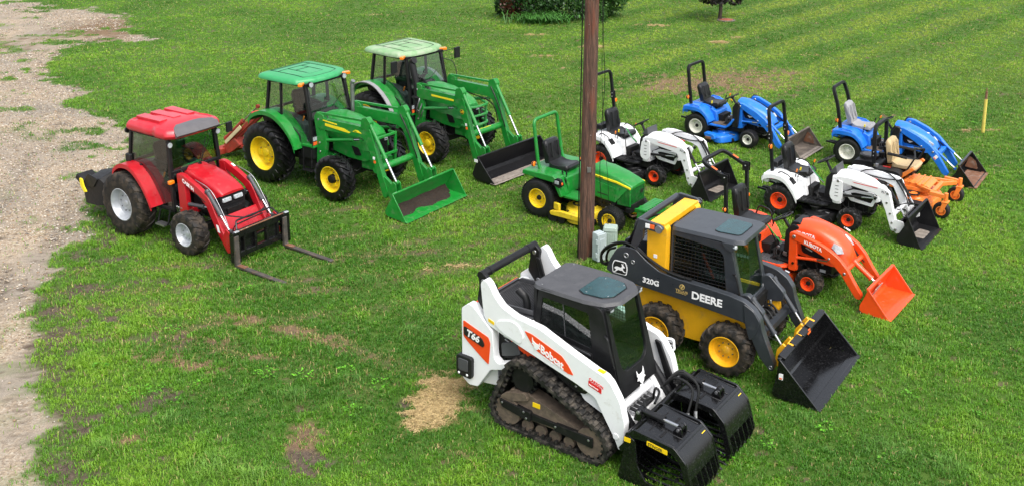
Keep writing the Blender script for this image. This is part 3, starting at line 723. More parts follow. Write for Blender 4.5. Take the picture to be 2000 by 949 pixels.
        if ya < 0:
            g.build('warning_decal', grap); g = G('decal_yellow')
            g.decal(rpoly([(-.14,-.03),(.14,-.03),(.14,.03),(-.14,.03)],.01), (px+.40,ya-.002,pz-.045), (1,0,-.12),(0,0,1), .004)
            g.m('decal_black').text('STINGER', (px+.28,ya-.0045,pz-.052), (1,0,-.12),(0,0,1), .055, .004, .9, .008); g.build('grapple_lettering', grap); g = G('decal_yellow')
            g.decal(rpoly([(-.045,-.03),(.045,-.03),(.045,.03),(-.045,.03)],.01), (X0+.10,-.913,.60), (1,0,0),(0,0,1), .004)
        g.build('warning_decal', grap)
    hoses(grap, [[(X0+.0,.12,.78),(X0+.20,.14,.98),(X0+.42,.16,.88),(X0+.44,.02,.60)],[(X0+.0,.20,.78),(X0+.22,.24,1.0),(X0+.46,.24,.90),(X0+.50,.12,.60)],[(X0+.02,.1,.80),(X0+.1,.4,.92),(X0+.25,.5,.84),(X0+.2,.52,.78)],[(X0-.05,-.1,.7),(X0+.06,-.25,.84),(X0+.05,-.42,.86),(X0+.12,-.5,.82)],[(X0-.1,.1,.6),(X0-.02,.0,.82),(X0+.1,-.12,.86),(X0+.16,-.35,.84)]], .017)
    g = G('steel'); g.cyl((X0+.44,.02,.62),(X0+.47,-.02,.48),.024,n=10).cyl((X0+.50,.12,.62),(X0+.54,.06,.46),.024,n=10); g.build('hose_coupler', grap)
    return root

# ================================================================== wheeled skid steer
def skid_steer(pose):
    root = thing('skid_steer', 'yellow and dark grey skid steer loader on four wheels with a wide black bucket', 'skid steer', pose)
    for x in (0.0, 1.12):
        for sd in (-1, 1): wheel(root, (x, sd*.68, .405), sd, .405, .28, .225, 'skid', 15, 'deere_yellow', 'rubber_mud', .09, .06, 'deere_yellow', 8, .012, rot=.3*x)
    # ---- lower frame
    g = G('deere_yellow')
    body = rpoly([(-.62,1.02),(-.62,.46),(-.45,.30),(1.30,.30),(1.50,.52),(1.44,.86),(1.20,1.02)], .04)
    for sd in (-1, 1):
        g.prism(body, sd*.40, sd*.53)
        g.prism(rpoly([(.02,1.10),(1.20,1.02),(1.42,.86),(1.46,.62),(1.40,.62),(1.36,.80),(1.12,.93),(.02,1.00)], .02), sd*.53, sd*.56)
        # rear post carrying the arm links
        g.prism(rpoly([(-.26,1.0),(-.02,1.0),(.04,1.16),(.04,1.98),(-.02,2.03),(-.22,2.03),(-.28,1.95)], .03), sd*.46, sd*.60)
        g.prism(rpoly([(-.46,1.22),(-.05,1.22),(-.05,1.0),(-.46,1.0)], .03), sd*.44, sd*.56)
    g.box(-.24,.0,-.60,.60,1.97,2.05)
    g.prism(rpoly([(-.90,1.26),(-.78,1.34),(-.62,1.30),(-.62,.50),(-.84,.50)], .04), -.50, .50)
    g.m('under_black').box(-.55,1.3,-.40,.40,.34,.98); g.box(1.28,1.50,-.38,.38,.34,.56)
    g.m('decal_white'); 
    g.decal(rpoly([(-.03,-.03),(.03,-.03),(.03,.03),(-.03,.03)],.006), (-.13,-.602,1.52), (1,0,0),(0,0,1),.003)
    g.m('decal_black').decal(rpoly([(-.045,-.02),(.045,-.02),(.045,.02),(-.045,.02)],.004), (-.13,-.602,1.40), (1,0,0),(0,0,1),.003)
    g.build('chassis', root, bevel=.012)
    # engine cover
    g = G('deere_grey'); g.prism(rpoly([(-.86,1.30),(-.72,1.62),(-.30,1.66),(-.26,1.20),(-.80,1.20)], .04), -.44, .44)
    g.m('dark_inner')
    for k in range(7): g.box(-.66+.05*k,-.64+.05*k,-.34,.34,1.62,1.645)
    g.build('engine_cover', root, bevel=.012)
    # ---- cab
    g = G('deere_grey')
    so = rpoly([(.06,1.10),(1.24,.98),(1.00,1.92),(.06,1.95)], [.03,.05,.06,.05], 5); si = rpoly([(.085,1.20),(.97,1.10),(.885,1.80),(.085,1.86)], [.02,.04,.14,.03], 5)
    for sd in (-1, 1): frame_panel(g, so, si, sd*.47, sd*.43)
    fo = rpoly([(-.47,.94),(.47,.94),(.45,1.93),(-.45,1.93)], .04, 5); fi = rpoly([(-.37,1.02),(.37,1.02),(.39,1.86),(-.39,1.86)], [.10,.10,.04,.04], 5)
    b = len(g.v); frame_panel(g, fo, fi, 0, .04, 'x')
    for i in range(b, len(g.v)):
        x, y, z = g.v[i]; g.v[i] = (x+1.21-(z-.98)*.25, y, z)
    g.box(.05,.09,-.45,.45,1.05,1.95)
    for sd in (-1, 1):
        g.prism(rpoly([(1.18,1.18),(1.30,1.22),(1.56,.98),(1.54,.84),(1.30,.80),(1.16,.94)], .05), sd*.36, sd*.47)
        g.m('lamp_clear').obox((1.46,sd*.44,1.02),(.02,.07,.06),(0,-.7,0)); g.m('deere_grey')
    g.box(1.22,1.50,-.36,.36,.62,.70)
    cab = g.build('cab', root, bevel=.010)
    g = G('black_paint')
    for sd in (-1, 1): mesh_screen(g, sd*.452, [(.085,1.20),(.97,1.10),(.885,1.80),(.085,1.86)], .056, .056, .0048, None)
    g.build('side_screen', cab)
    g = G('glass_dark')
    for sd in (-1, 1): g.prism(si, sd*.438, sd*.432)
    g.build('side_window', cab)
    g = G('windshield'); b = len(g.v); g.prism(fi, 0, .006, 'x')
    for i in range(b, len(g.v)):
        x, y, z = g.v[i]; g.v[i] = (x+1.225-(z-.98)*.25, y, z)
    g.build('front_door', cab)
    g = G('black_plastic'); g.tube(rpath([(1.06,-.47,1.48),(1.12,-.52,1.50),(1.20,-.52,1.22),(1.17,-.47,1.20)], .03), .012); g.build('door_handle', cab)
    g = G('deere_grey'); rp = rpoly([(.04,-.45),(.10,-.485),(1.06,-.485),(1.20,-.42),(1.20,.42),(1.06,.485),(.10,.485),(.04,.45)], .04)
    g.prism(rp, 1.945, 2.00, 'z', [((p[0]-.6)*.97+.6, p[1]*.95) for p in rp])
    for sd in (-1, 1): g.prism(rpoly([(.86,1.95),(1.06,1.95),(1.08,1.88),(1.02,1.82),(.92,1.86)], .02), sd*.46, sd*.50)
    hp = rpoly([(.66,-.26),(.74,-.29),(1.02,-.26),(1.05,-.20),(1.05,.20),(1.02,.26),(.74,.29),(.66,.26)], .03)
    g.m('satin_black').prism([((p[0]-.85)*1.05+.85, p[1]*1.05) for p in hp], 1.998, 2.006, 'z')
    g.build('cab_roof', cab, bevel=.012)
    g = G('hatch_teal'); g.prism(hp, 2.004, 2.012, 'z'); g.build('roof_hatch', cab)
    for sd in (-1, 1):
        g = G('lamp_clear'); g.lathe([(-.02,.03),(.02,.036),(.034,.026),(.038,.001)], (1.06,sd*.47,1.90), 'x', 16); g.build('work_light', cab)
    clutter(root, 1.22, 1.5, .34, .55, .80, 31, 26, 'hydraulics')
    seat(cab, .42, 1.20, .46, back_h=.5)
    g = G('old_red'); g.bar((.50,-.31,1.62),(.72,-.31,1.22),.045,.02); g.bar((.40,-.26,1.82),(.46,-.26,1.70),.04,.02); g.build('restraint_bar', cab)
    for sd in (-1,1): g = G('black_plastic'); g.bar((.86,sd*.30,1.1),(.90,sd*.28,1.40),.045,.045); g.bar((.86,sd*.30,1.22),(.80,sd*.31,1.22),.05,.05); g.box(.5,.86,sd*.31-.05,sd*.31+.05,1.18,1.27); g.build('armrest', cab, bevel=.01)
    # ---- loader arms
    arm = rpoly([(-.90,1.16),(-.84,1.34),(-.72,1.55),(-.56,1.61),(-.40,1.60),(-.22,1.46),(.0,1.345),(.30,1.305),(.75,1.285),(1.12,1.26),(1.34,1.22),(1.50,1.13),(1.60,1.00),(1.64,.84),(1.72,.66),(1.85,.36),(1.84,.28),(1.78,.27),(1.62,.44),(1.50,.66),(1.38,.90),(1.10,.93),(.45,.985),(-.40,1.04),(-.72,1.08)], .035, 3)
    for sd in (-1, 1):
        g = G('deere_grey'); g.prism(arm, sd*.60, sd*.72)
        g.prism(rpoly([(1.34,1.20),(1.50,1.12),(1.60,.98),(1.58,.88),(1.52,.70),(1.46,.66),(1.38,.90)], .03), sd*.715, sd*.735)
        g.m('steel')
        for px, pz, r in ((-.56,1.47,.045),(-.44,1.39,.035),(1.80,.33,.03)):
            s_ = sd; g.lathe([(0,r),(s_*.008,r),(s_*.008,r*.55),(-s_*.01,r*.5),(-s_*.01,.001)], (px,sd*.722,pz), 'y', 16, close=False)
        a = g.build('loader_arm', root, bevel=.012)
        if sd < 0:
            y = -.722; u = (1,0,-.03)
            g = G('decal_white')
            g.text('DEERE', (.535,y,1.065), u, (0,0,1), .160, .003, 1.06, .028); g.build('brand_lettering', a); g = G('decal_white'); g.text('320G', (-.27,y,1.115), u, (0,0,1), .115, .003, 1.08, .024); g.build('number_lettering', a); g = G('decal_white')
            sh = rpoly([(-.12,-.10),(-.135,.02),(-.10,.115),(.10,.115),(.135,.02),(.12,-.10)], .03); g.decal(sh, (-.66,y,1.24), (1,0,0),(0,0,1), .003)
            g.m('decal_black').decal(scl(sh,.88), (-.66,y-.003,1.24), (1,0,0),(0,0,1), .003)
            g.m('decal_white').decal(scl(DEER,.19), (-.66,y-.006,1.22), (1,0,0),(0,0,1), .003)
            g.build('deer_emblem', a); g = G()
            g.m('decal_gold'); ring = [(.042*math.cos(R(12*k)), .042*math.sin(R(12*k))) for k in range(30)]; g.decal(ring, (.38,y,1.20), (1,0,0),(0,0,1), .002)
            g.m('deere_grey').decal(scl(ring,.74), (.38,y-.002,1.20), (1,0,0),(0,0,1), .002)
            g.m('decal_gold').decal([(-.008,-.03),(.004,-.03),(.028,.03),(.012,.032),(-.002,.0),(-.016,.014),(-.022,.006)], (.38,y-.004,1.20), (1,0,0),(0,0,1), .002)
            g.text('TELLUS', (.28,y,1.115), u, (0,0,1), .052, .002, 1.15, .002); g.text('EQUIPMENT CO', (.285,y,1.09), u, (0,0,1), .02, .002, 1.15, .0)
            g.build('dealer_decal', a)
        # links to the rear posts
        g = G('deere_grey')
        g.prism(rpoly([(-.43,2.05),(-.36,2.09),(-.04,2.06),(.03,2.00),(-.04,1.94),(-.30,1.96),(-.30,1.80),(-.42,1.58),(-.60,1.52),(-.66,1.46),(-.56,1.42)], .03), sd*.64, sd*.70)
        g.m('steel').cyl((-.04,sd*.62,2.0),(-.04,sd*.715,2.0),.04); g.lathe([(0,.06),(sd*.02,.06),(sd*.02,.001)], (-.04,sd*.70,2.0), 'y', 18, close=False)
        if sd < 0:
            g.m('decal_white').decal(rpoly([(-.075,-.035),(.0,-.035),(.0,.035),(-.075,.035)],.004), (-.19,-.702,2.015), (1,0,0),(0,0,1),.003); g.m('decal_orange').decal(rpoly([(0,-.035),(.075,-.035),(.075,.035),(0,.035)],.004), (-.19,-.702,2.015), (1,0,0),(0,0,1),.003)
        g.build('arm_link', root, bevel=.008)
        g = G('deere_grey'); hyd(g, (1.36,sd*.42,1.16), (1.86,sd*.42,.52), .72, .038, .020, 'deere_grey'); g.m('deere_grey').obox((1.40,sd*.50,.98),(.30,.06,.34),(0,.5,0)) if False else None
        g.build('tilt_cylinder', root)
        g = G('deere_grey'); hyd(g, (-.60,sd*.50,.80), (-.30,sd*.50,1.50), .7, .045, .024, 'deere_grey'); g.build('lift_cylinder', root)
    g = G('deere_grey'); g.cyl((-.40,-.66,2.03),(-.40,.66,2.03),.05,n=18); g.build('cross_tube', root)
    g = G('deere_grey'); g.bar((1.56,-.6,.66),(1.56,.6,.66),.10,.10)
    g.m('under_black')
    for y in (-.22,-.1,.02,.14,.24): g.tube(catmull([(1.20,y,.62),(1.36,y+.03,.80),(1.5,y,.74),(1.56,y-.04,.60)], 5), .018, n=7)
    g.build('arm_crossmember', root)
    hoses(root, [[(-.80,-.62,1.30),(-.98,-.66,1.22),(-1.0,-.68,1.40),(-.82,-.70,1.58),(-.55,-.70,1.66),(-.2,-.69,1.50),(.10,-.69,1.375),(.4,-.69,1.335)],[(-.82,-.58,1.2),(-1.03,-.60,1.18),(-1.02,-.64,1.36),(-.84,-.66,1.54),(-.55,-.67,1.64),(-.2,-.66,1.48),(.10,-.66,1.365),(.5,-.66,1.32)],[(-.85,-.5,1.15),(-1.0,-.52,1.2),(-.95,-.56,1.4),(-.8,-.62,1.5)],[(-.85,.55,1.2),(-1.0,.6,1.2),(-1.0,.64,1.4),(-.8,.68,1.6),(-.5,.68,1.65)]], .020)
    g = G('deere_grey'); g.prism(rpoly([(1.10,1.16),(1.34,1.20),(1.42,1.02),(1.34,.78),(1.16,.84)], .03), .735, .80); g.m('steel')
    for k in range(5): g.cyl((1.40-.0*k,.77,1.16-.07*k),(1.48,.77,1.14-.07*k),.022,n=10)
    g.build('coupler_block', root, bevel=.01)
    # ---- quick attach + bucket
    g = G('deere_yellow')
    g.prism(rpoly([(1.84,.22),(1.90,.22),(2.00,.60),(1.94,.62)], .01), -.55, .55)
    for y in (-.50,-.25,.25,.50): g.prism(rpoly([(1.78,.30),(1.86,.24),(1.96,.58),(1.88,.64),(1.80,.52)], .02), y-.02, y+.02)
    for y in (-.36,.0,.36): g.obox((1.97,y,.62),(.09,.22,.04),(0,.2,0))
    g.m('steel').cyl((1.93,-.44,.5),(1.99,-.44,.48),.03,n=10).cyl((1.93,.44,.5),(1.99,.44,.48),.03,n=10)
    g.build('quick_attach', root, bevel=.008)
    prof = [(1.98,.60),(1.965,.40),(1.93,.17),(1.91,.06),(1.95,.02),(2.20,.015),(2.56,.01)]
    g = bucket(root, prof, .92, 'wet_black'); g.m('black_paint').obox((1.99,0,.60),(.11,1.70,.05),(0,.3,0)); 
    for y in (-.34,.0,.30): g.obox((2.0,y,.63),(.10,.20,.03),(0,.3,0))
    bk = g.build('bucket', root, bevel=.005)
    g = G('decal_orange'); g.decal(rpoly([(-.06,-.03),(.06,-.03),(.06,.03),(-.06,.03)],.006), (2.043,.13,.60), (0,1,0),(-.3,0,1),.004); g.build('bucket_decal', bk); g = G()
    g.m('decal_white').decal(rpoly([(-.03,-.045),(.03,-.045),(.03,.045),(-.03,.045)],.006), (2.03,-.934,.36), (1,0,0),(0,0,1),.004); g.m('decal_orange').decal(rpoly([(-.02,-.02),(.02,-.02),(.02,.0),(-.02,.0)],.003), (2.03,-.938,.345), (1,0,0),(0,0,1),.004)
    g.build('bucket_decal', bk)
    return root
# ================================================================== cab tractors
def fender(g, path, y0, y1, t=.02, lip=.05):
    """arched mudguard: top sheet plus a turned-down outer lip"""
    g.sheet(path, y0, y1, t)
    sd = 1 if y1 > y0 else -1
    low = [(p[0], p[1]-lip) for p in path]
    n = len(path); vs = [(p[0], y1-sd*.012, p[1]+t*.5) for p in path]+[(p[0], y1-sd*.012, p[1]) for p in low]+[(p[0], y1+sd*.006, p[1]+t*.5) for p in path]+[(p[0], y1+sd*.006, p[1]) for p in low]
    fs = []
    for i in range(n-1): fs += [(i, i+1, n+i+1, n+i), (2*n+i, 3*n+i, 3*n+i+1, 2*n+i+1), (n+i, n+i+1, 3*n+i+1, 3*n+i), (i, 2*n+i, 2*n+i+1, i+1)]
    return g.add(vs, fs)
def cab_body(root, P, frame='satin_black', roof_mat='roof_green', glass='glass_clear'):
    """P: half widths / x stations / heights. Returns the cab frame object"""
    xr, xc, xa, xb = P['xr'], P['xc'], P['xa'], P['xb']         # rear post, centre post, windscreen post top/bottom
    z0, zt, zw = P['z0'], P['zt'], P['zw']; h0, h1 = P['hb'], P['ht']
    g = G(frame); w = P.get('pw', .035)
    for sd in (-1, 1):
        g.bar((xr-.06, sd*h0, zw), (xr+.02, sd*h1, zt), .07, .06)
        if xc is not None: g.bar((xc, sd*(h0+.01), zw-.1), (xc, sd*(h1+.01), zt), .06, .045)
        g.tube([(xb, sd*P['hf'], z0), (xb-.02, sd*P['hf'], zw-.1), (xa, sd*P['hft'], zt)], .035, sq=True, h=.04)
        g.bar((xr, sd*h1, zt), (xa, sd*P['hft'], zt), .06, .07)
        g.bar((xr-.06, sd*h0, zw), (xc if xc else xr+.3, sd*h0, zw-.02), .06, .05)
        g.bar((P['xd'], sd*h0, z0+.02), (xb, sd*P['hf'], z0+.02), .06, .06)
        g.tube(rpath([(xr+.20, sd*h0, zw-.05), (xr+.40, sd*h0, zw-.08), (P['xd'], sd*h0, z0+.3), (P['xd'], sd*h0, z0)], .1), .02)
    g.bar((xr, -h1, zt), (xr, h1, zt), .06, .07); g.bar((xa, -P['hft'], zt), (xa, P['hft'], zt), .06, .07)
    g.bar((xr-.06, -h0, zw), (xr-.06, h0, zw), .06, .06); g.bar((xb-.01, -P['hf'], P['zd']), (xb-.01, P['hf'], P['zd']), .06, .06)
    g.box(xr-.02, xb-.02, -h0+.05, h0-.05, z0-.06, z0)
    cab = g.build('cab', root, bevel=.008)
    e = .004
    g = G(glass)
    for sd in (-1, 1):
        def q(a, b, c, d, nm):
            g = G(glass); off = Vector((0, sd*.012, 0)); vs = [Vector(p) for p in (a, b, c, d)]; g.add(vs+[v+off*.5 for v in vs], [(0,1,2,3),(7,6,5,4),(0,4,5,1),(1,5,6,2),(2,6,7,3),(3,7,4,0)]); g.build(nm, cab)
        if xc is not None:
            q((xr-.04, sd*h0, zw+.02), (xc-.03, sd*(h0+.005), zw), (xc-.03, sd*h1, zt-.02), (xr+.03, sd*h1, zt-.02), 'rear_side_window')
            g = G(glass); pts = [(xc+.03, sd*(h0+.01), zw-.12), (P['xd']+.02, sd*(h0+.005), z0+.28), (P['xd']+.04, sd*h0, z0+.03), (xb-.05, sd*P['hf'], z0+.03), (xb-.06, sd*P['hf'], zw-.1), (xa-.05, sd*P['hft'], zt-.03), (xc+.03, sd*(h1+.005), zt-.03)]
        else:
            g = G(glass); pts = [(xr-.03, sd*h0, zw+.02), (xr+.35, sd*h0, zw-.04), (P['xd']+.02, sd*(h0+.005), z0+.30), (P['xd']+.04, sd*h0, z0+.03), (xb-.05, sd*P['hf'], z0+.03), (xb-.06, sd*P['hf'], zw-.1), (xa-.05, sd*P['hft'], zt-.03), (xr+.04, sd*(h1+.005), zt-.03)]
        n = len(pts); g.add([Vector(p) for p in pts]+[Vector(p)+Vector((0, sd*.006, 0)) for p in pts], [tuple(range(n)), tuple(range(2*n-1, n-1, -1))]+[(i, (i+1) % n, n+(i+1) % n, n+i) for i in range(n)])
        d = g.build('door_glass', cab)
    def pane(name, a, b, c, d, off):
        g = G(glass); vs = [Vector(p) for p in (a, b, c, d)]; o = Vector(off); g.add(vs+[v+o for v in vs], [(0,1,2,3),(7,6,5,4),(0,4,5,1),(1,5,6,2),(2,6,7,3),(3,7,4,0)]); return g.build(name, cab)
    pane('windscreen', (xb-.01, -P['hf']+.03, P['zd']+.03), (xb-.01, P['hf']-.03, P['zd']+.03), (xa, P['hft']-.03, zt-.03), (xa, -P['hft']+.03, zt-.03), (.006, 0, 0))
    pane('rear_window', (xr-.06, -h0+.03, zw+.03), (xr-.06, h0-.03, zw+.03), (xr, h1-.03, zt-.03), (xr, -h1+.03, zt-.03), (-.006, 0, 0))
    return cab
def jd_roof(cab, xr, xf, hw, z, mat):
    g = G(mat)
    def ring(s, zz, fx=0): 
        c = (xr+xf)/2; base = [(xr,-hw*.93),(xr+.10,-hw),(xf-.30,-hw),(xf-.06,-hw*.94),(xf+.12,-hw*.45),(xf+.14,0),(xf+.12,hw*.45),(xf-.06,hw*.94),(xf-.30,hw),(xr+.10,hw),(xr,hw*.93)]
        return [((p[0]-c)*s+c, p[1]*s, zz) for p in rpoly(base, .05, 3)]
    g.loft([ring(.93, z-.11), ring(1.0, z-.085), ring(1.0, z-.045), ring(.965, z-.005), ring(.90, z+.018), ring(.5, z+.045)])
    r = g.build('cab_roof', cab, smooth=50)
    g = G('satin_black'); zt = z+.033
    def zz(x, y): 
        c = (xr+xf)/2; u = max(abs(x-c)/((xf-xr)/2), abs(y)/hw); return z+.022+.025*min(1, max(0, (.90-u)/.4))
    def ln(pts):
        path = []
        for a, b in zip(pts, pts[1:]):
            for i in range(9): t = i/9; path.append((a[0]+(b[0]-a[0])*t, a[1]+(b[1]-a[1])*t))
        path.append(pts[-1]); g.tube([(p[0], p[1], zz(*p)) for p in path], .007, n=5)
    ln([(xr+.14,-hw*.62),(xr+.14,hw*.62)]); ln([(xr+.14,-hw*.62),(xf-.1,-hw*.62),(xf+.0,-hw*.3),(xf+.0,hw*.3),(xf-.1,hw*.62),(xr+.14,hw*.62)])
    ln([(xr+.38,-hw*.62),(xr+.38,hw*.62)]); ln([(xr+.62,-.2),(xr+.62,.2),(xf-.2,.2),(xf-.2,-.2),(xr+.62,-.2)]); ln([(xr+.38,-.2),(xr+.62,-.2)]); ln([(xr+.38,.2),(xr+.62,.2)])
    g.build('roof_seam', cab); return r
def lamp(parent, p, r, name='work_light', d=(1,0,0), body='black_plastic'):
    g = G(body); D = Vector(d).normalized(); p = Vector(p); g.cyl(p-D*r*.9, p, r*1.15, n=14); g.m('lamp_clear').cyl(p, p+D*.012, r, n=14); return g.build(name, parent)
def mirror(parent, base, arm, size, name='mirror'):
    g = G('black_plastic'); g.tube(rpath([base]+arm, .03), .011, n=7); e = Vector(arm[-1])
    g.obox((e.x, e.y, e.z-size[2]*.35), (.05, size[1], size[2])); g.m('glass_lamp').obox((e.x-.028, e.y, e.z-size[2]*.35), (.006, size[1]*.85, size[2]*.88))
    return g.build(name, parent, bevel=.015)
def interior(cab, x, z0, w=.5, dash=.95, seatmat='vinyl_black', sw=.19):
    seat(cab, x, z0+.52, w, back_h=.55, mat=seatmat, arms=True)
    steering_wheel(cab, (dash-.14, 0, z0+.80), sw, -.45, 'black_plastic', (dash+.05, 0, z0+.45))
    g = G('black_plastic'); g.prism(rpoly([(dash,z0),(dash+.22,z0),(dash+.22,z0+.72),(dash+.08,z0+.78),(dash,z0+.6)], .05), -.24, .24); g.build('dashboard', cab, bevel=.02)
    g = G('grey_panel')
    for sd in (-1, 1): g.prism(rpoly([(x-.25,z0),(x+.5,z0),(x+.5,z0+.45),(x+.1,z0+.62),(x-.25,z0+.62)], .06), sd*.34, sd*.52)
    g.m('amber').cyl((x+.35,-.42,z0+.5),(x+.40,-.42,z0+.62),.02,n=8)
    g.build('side_console', cab, bevel=.015)
def utility_tractor(pose, label, dusty):
    root = thing('utility_tractor', label, 'tractor', pose, 'large green cab tractors with front loaders')
    gm = 'jd_green_dusty' if dusty else 'jd_green'; gl = 'jd_green'
    tm = 'rubber' if dusty else 'rubber_wet'
    for sd in (-1, 1):
        wheel(root, (0, sd*.80, .685), sd, .685, .43, .375, 'ag', 21, 'jd_yellow', tm, .15, .085, 'jd_yellow', 8, .03, rot=.4, spokes=True)
        wheel(root, (2.05, sd*.82, .495), sd, .495, .32, .275, 'ag', 18, 'jd_yellow', tm, .11, .085, 'jd_yellow' if dusty else 'under_black', 8, .075, rot=.15, spokes=True)
    # chassis
    g = G('under_black'); g.box(-.35,1.5,-.24,.24,.45,.95); g.box(1.4,2.55,-.20,.20,.55,.85); g.cyl((0,-.62,.685),(0,.62,.685),.13); g.bar((2.05,-.66,.495),(2.05,.66,.495),.14,.16)
    for sd in (-1, 1): g.cyl((2.05,sd*.58,.36),(2.05,sd*.58,.66),.08); g.box(.75,1.25,sd*.40,sd*.62,.48,.78)
    g.m('hose')
    for k in range(5): g.tube(catmull([(1.30,-.52+.02*k,.72),(1.38,-.58,.58-.03*k),(1.52,-.50,.60),(1.58,-.40,.76)], 5), .016, n=6)
    g.m('steel')
    for k in range(4): g.cyl((1.28+.05*k,-.56,.66),(1.28+.05*k,-.56,.76),.02,n=8)
    g.m(gl).box(2.30,2.72,-.26,.26,.62,.84)
    g.build('chassis', root, bevel=.01)
    clutter(root, 1.20, 2.0, .36, .52, .92, 41 if dusty else 42, 60)
    # fenders
    path = catmull([(-.48,1.34),(-.36,1.50),(-.05,1.62),(.30,1.60),(.62,1.42),(.86,1.16),(.96,.92)], 4)
    for sd in (-1, 1):
        g = G(gl); fender(g, [tuple(p[:2]) for p in [(q.x, q.y) for q in [Vector((a.x, a.y)) for a in path]]] if False else [(a[0], a[1]) for a in path], sd*.50, sd*.93, .02, .07)
        g.m('satin_black').prism([(a[0], a[1]) for a in path]+[(.96,.86),(.2,.86),(-.3,1.0)], sd*.50, sd*.515)
        if dusty: g.m('vinyl_grey').sheet([(a[0]-.01, a[1]+.006) for a in path], sd*.935, sd*1.05, .02)
        f = g.build('fender', root, smooth=60)
        g = G('decal_red'); g.obox((-.44,sd*.74,1.49),(.05,.20,.07)); g.build('tail_light', f, bevel=.01)
        if sd < 0:
            g = G('vinyl_grey'); g.prism(rpoly([(.30,1.50),(.50,1.46),(.98,1.02),(.98,.92),(.86,.92),(.55,1.25)], .03), sd*.515, sd*.53); g.build('fender_liner', f)
    # cab
    P = dict(xr=-.02, xc=.38, xa=1.02, xb=1.18, xd=.92, z0=.92, zt=2.30, zw=1.62, hb=.70, ht=.66, hf=.60, hft=.57, zd=1.55)
    cab = cab_body(root, P); interior(cab, .38, .92, dash=.98)
    jd_roof(cab, -.28, .98, .79, 2.415, 'roof_dusty' if dusty else 'roof_green')
    g = G('satin_black'); g.box(-.12,1.08,-.62,.62,2.28,2.33); g.build('headliner', cab)
    for sd in (-1, 1):
        g = G('amber'); g.obox((1.00,sd*.66,2.33),(.09,.22,.065),(0,0,-sd*.5)); g.build('marker_light', cab, bevel=.012)
        if not dusty: lamp(cab, (1.13,sd*.50,2.31), .055)
    for sd in (-1, 1):
        g = G(gl); g.box(.98,1.34,sd*.46,sd*.72,.98,1.03); g.m('satin_black').box(.92,1.3,sd*.46,sd*.70,.72,.99); g.bar((1.0,sd*.69,.92),(1.0,sd*.72,.45),.03,.03); g.bar((1.25,sd*.69,.92),(1.25,sd*.72,.45),.03,.03); g.box(.98,1.27,sd*.62,sd*.76,.43,.46)
        g.build('cab_step', root, bevel=.006)
    g = G('lamp_clear'); g.obox((1.33,-.66,1.18),(.02,.10,.08)); g.m('decal_orange').obox((1.33,-.66,1.08),(.02,.10,.07)); g.m('black_plastic').obox((1.315,-.66,1.13),(.015,.13,.22)); g.build('side_lamp', root)
    g = G('hose'); g.tube(rpath([(1.06,-.25,1.62),(1.12,-.05,1.98)], .0), .009); g.tube(rpath([(1.08,.05,1.62),(1.10,.40,1.90)], .0), .009); g.build('wiper', cab)
    if dusty:
        for sd in (-1, 1): mirror(cab, (1.02,sd*.60,2.26), [(1.12,sd*.86,2.30),(1.12,sd*1.06,2.28)], (.05,.17,.27))
        g = G('black_plastic'); g.tube(catmull([(1.36,-.56,1.06),(1.36,-.56,1.40)], 3), .095, n=16); g.lathe([(0,.13),(.03,.135),(.05,.10)], (1.36,-.56,1.40), 'z', 20)
        g.tube(catmull([(1.36,-.56,1.42),(1.34,-.56,1.7),(1.26,-.57,2.05),(1.22,-.57,2.24),(1.30,-.57,2.30)], 5), [.082]*15+[.078]*6, n=16)
        g.build('exhaust', root)
        hoses(root, [[(1.40,-.50,1.0),(1.46,-.56,1.2),(1.55,-.55,1.40),(1.60,-.5,1.2)],[(1.42,-.48,1.0),(1.52,-.58,1.1),(1.58,-.52,1.35),(1.7,-.5,1.5)],[(1.15,-.35,1.62),(1.35,-.42,1.80),(1.6,-.46,1.74),(1.8,-.5,1.52)],[(1.15,-.38,1.6),(1.35,-.45,1.76),(1.62,-.5,1.70),(1.84,-.54,1.48)],[(1.15,-.40,1.64),(1.3,-.42,1.84),(1.55,-.44,1.78),(1.78,-.46,1.56)]], .02)
        hoses(root, [[(1.38,-.58,.95),(1.44,-.66,1.15),(1.50,-.64,1.35),(1.46,-.56,1.45)],[(1.45,-.6,.9),(1.52,-.66,1.1),(1.56,-.6,1.3)],[(1.5,-.58,.9),(1.56,-.62,1.05),(1.62,-.58,1.2)]], .016, 'hydraulic_line', 'steel')
        hoses(root, [[(1.0,.62,2.1),(1.16,.85,2.0),(1.3,.85,1.7),(1.36,.62,1.55)]], .010)
    # hood
    g = G(gm)
    g.hood([(1.16,.34,.31,1.20,1.60,.10,.055),(1.40,.35,.32,1.20,1.635,.10,.055),(1.80,.35,.32,1.10,1.60,.10,.055),(2.20,.345,.30,1.06,1.52,.10,.055),(2.48,.33,.27,1.04,1.42,.10,.05),(2.60,.30,.22,1.04,1.32,.08,.04)])
    g.m(gl).hood([(1.55,.345,.345,.90,1.20,.01,.0),(2.0,.345,.345,.82,1.12,.01,.0),(2.46,.325,.325,.80,1.06,.01,0),(2.56,.29,.29,.84,1.06,.01,0)])
    hd = g.build('hood', root, smooth=40)
    for sd in (-1, 1): g = G('satin_black'); g.prism(rpoly([(2.10,1.10),(2.30,1.08),(2.38,.92),(2.20,.90)], .03), sd*.335, sd*.352); g.build('side_vent', hd)
    g = G('satin_black')
    g.prism(rpoly([(-.22,.90),(.22,.90),(.20,1.28),(-.20,1.28)], .06), 2.56, 2.625, 'x')
    for k in range(9): g.box(2.62,2.635,-.2,.2,.93+.035*k,.945+.035*k)
    g.build('grille', hd)
    for sd in (-1, 1):
        g = G('lamp_clear'); g.obox((2.60,sd*.17,1.22),(.06,.12,.10),(0,-.3,0)); g.build('headlight', hd, bevel=.02)
    # front guard
    g = G(gm if dusty else gl)
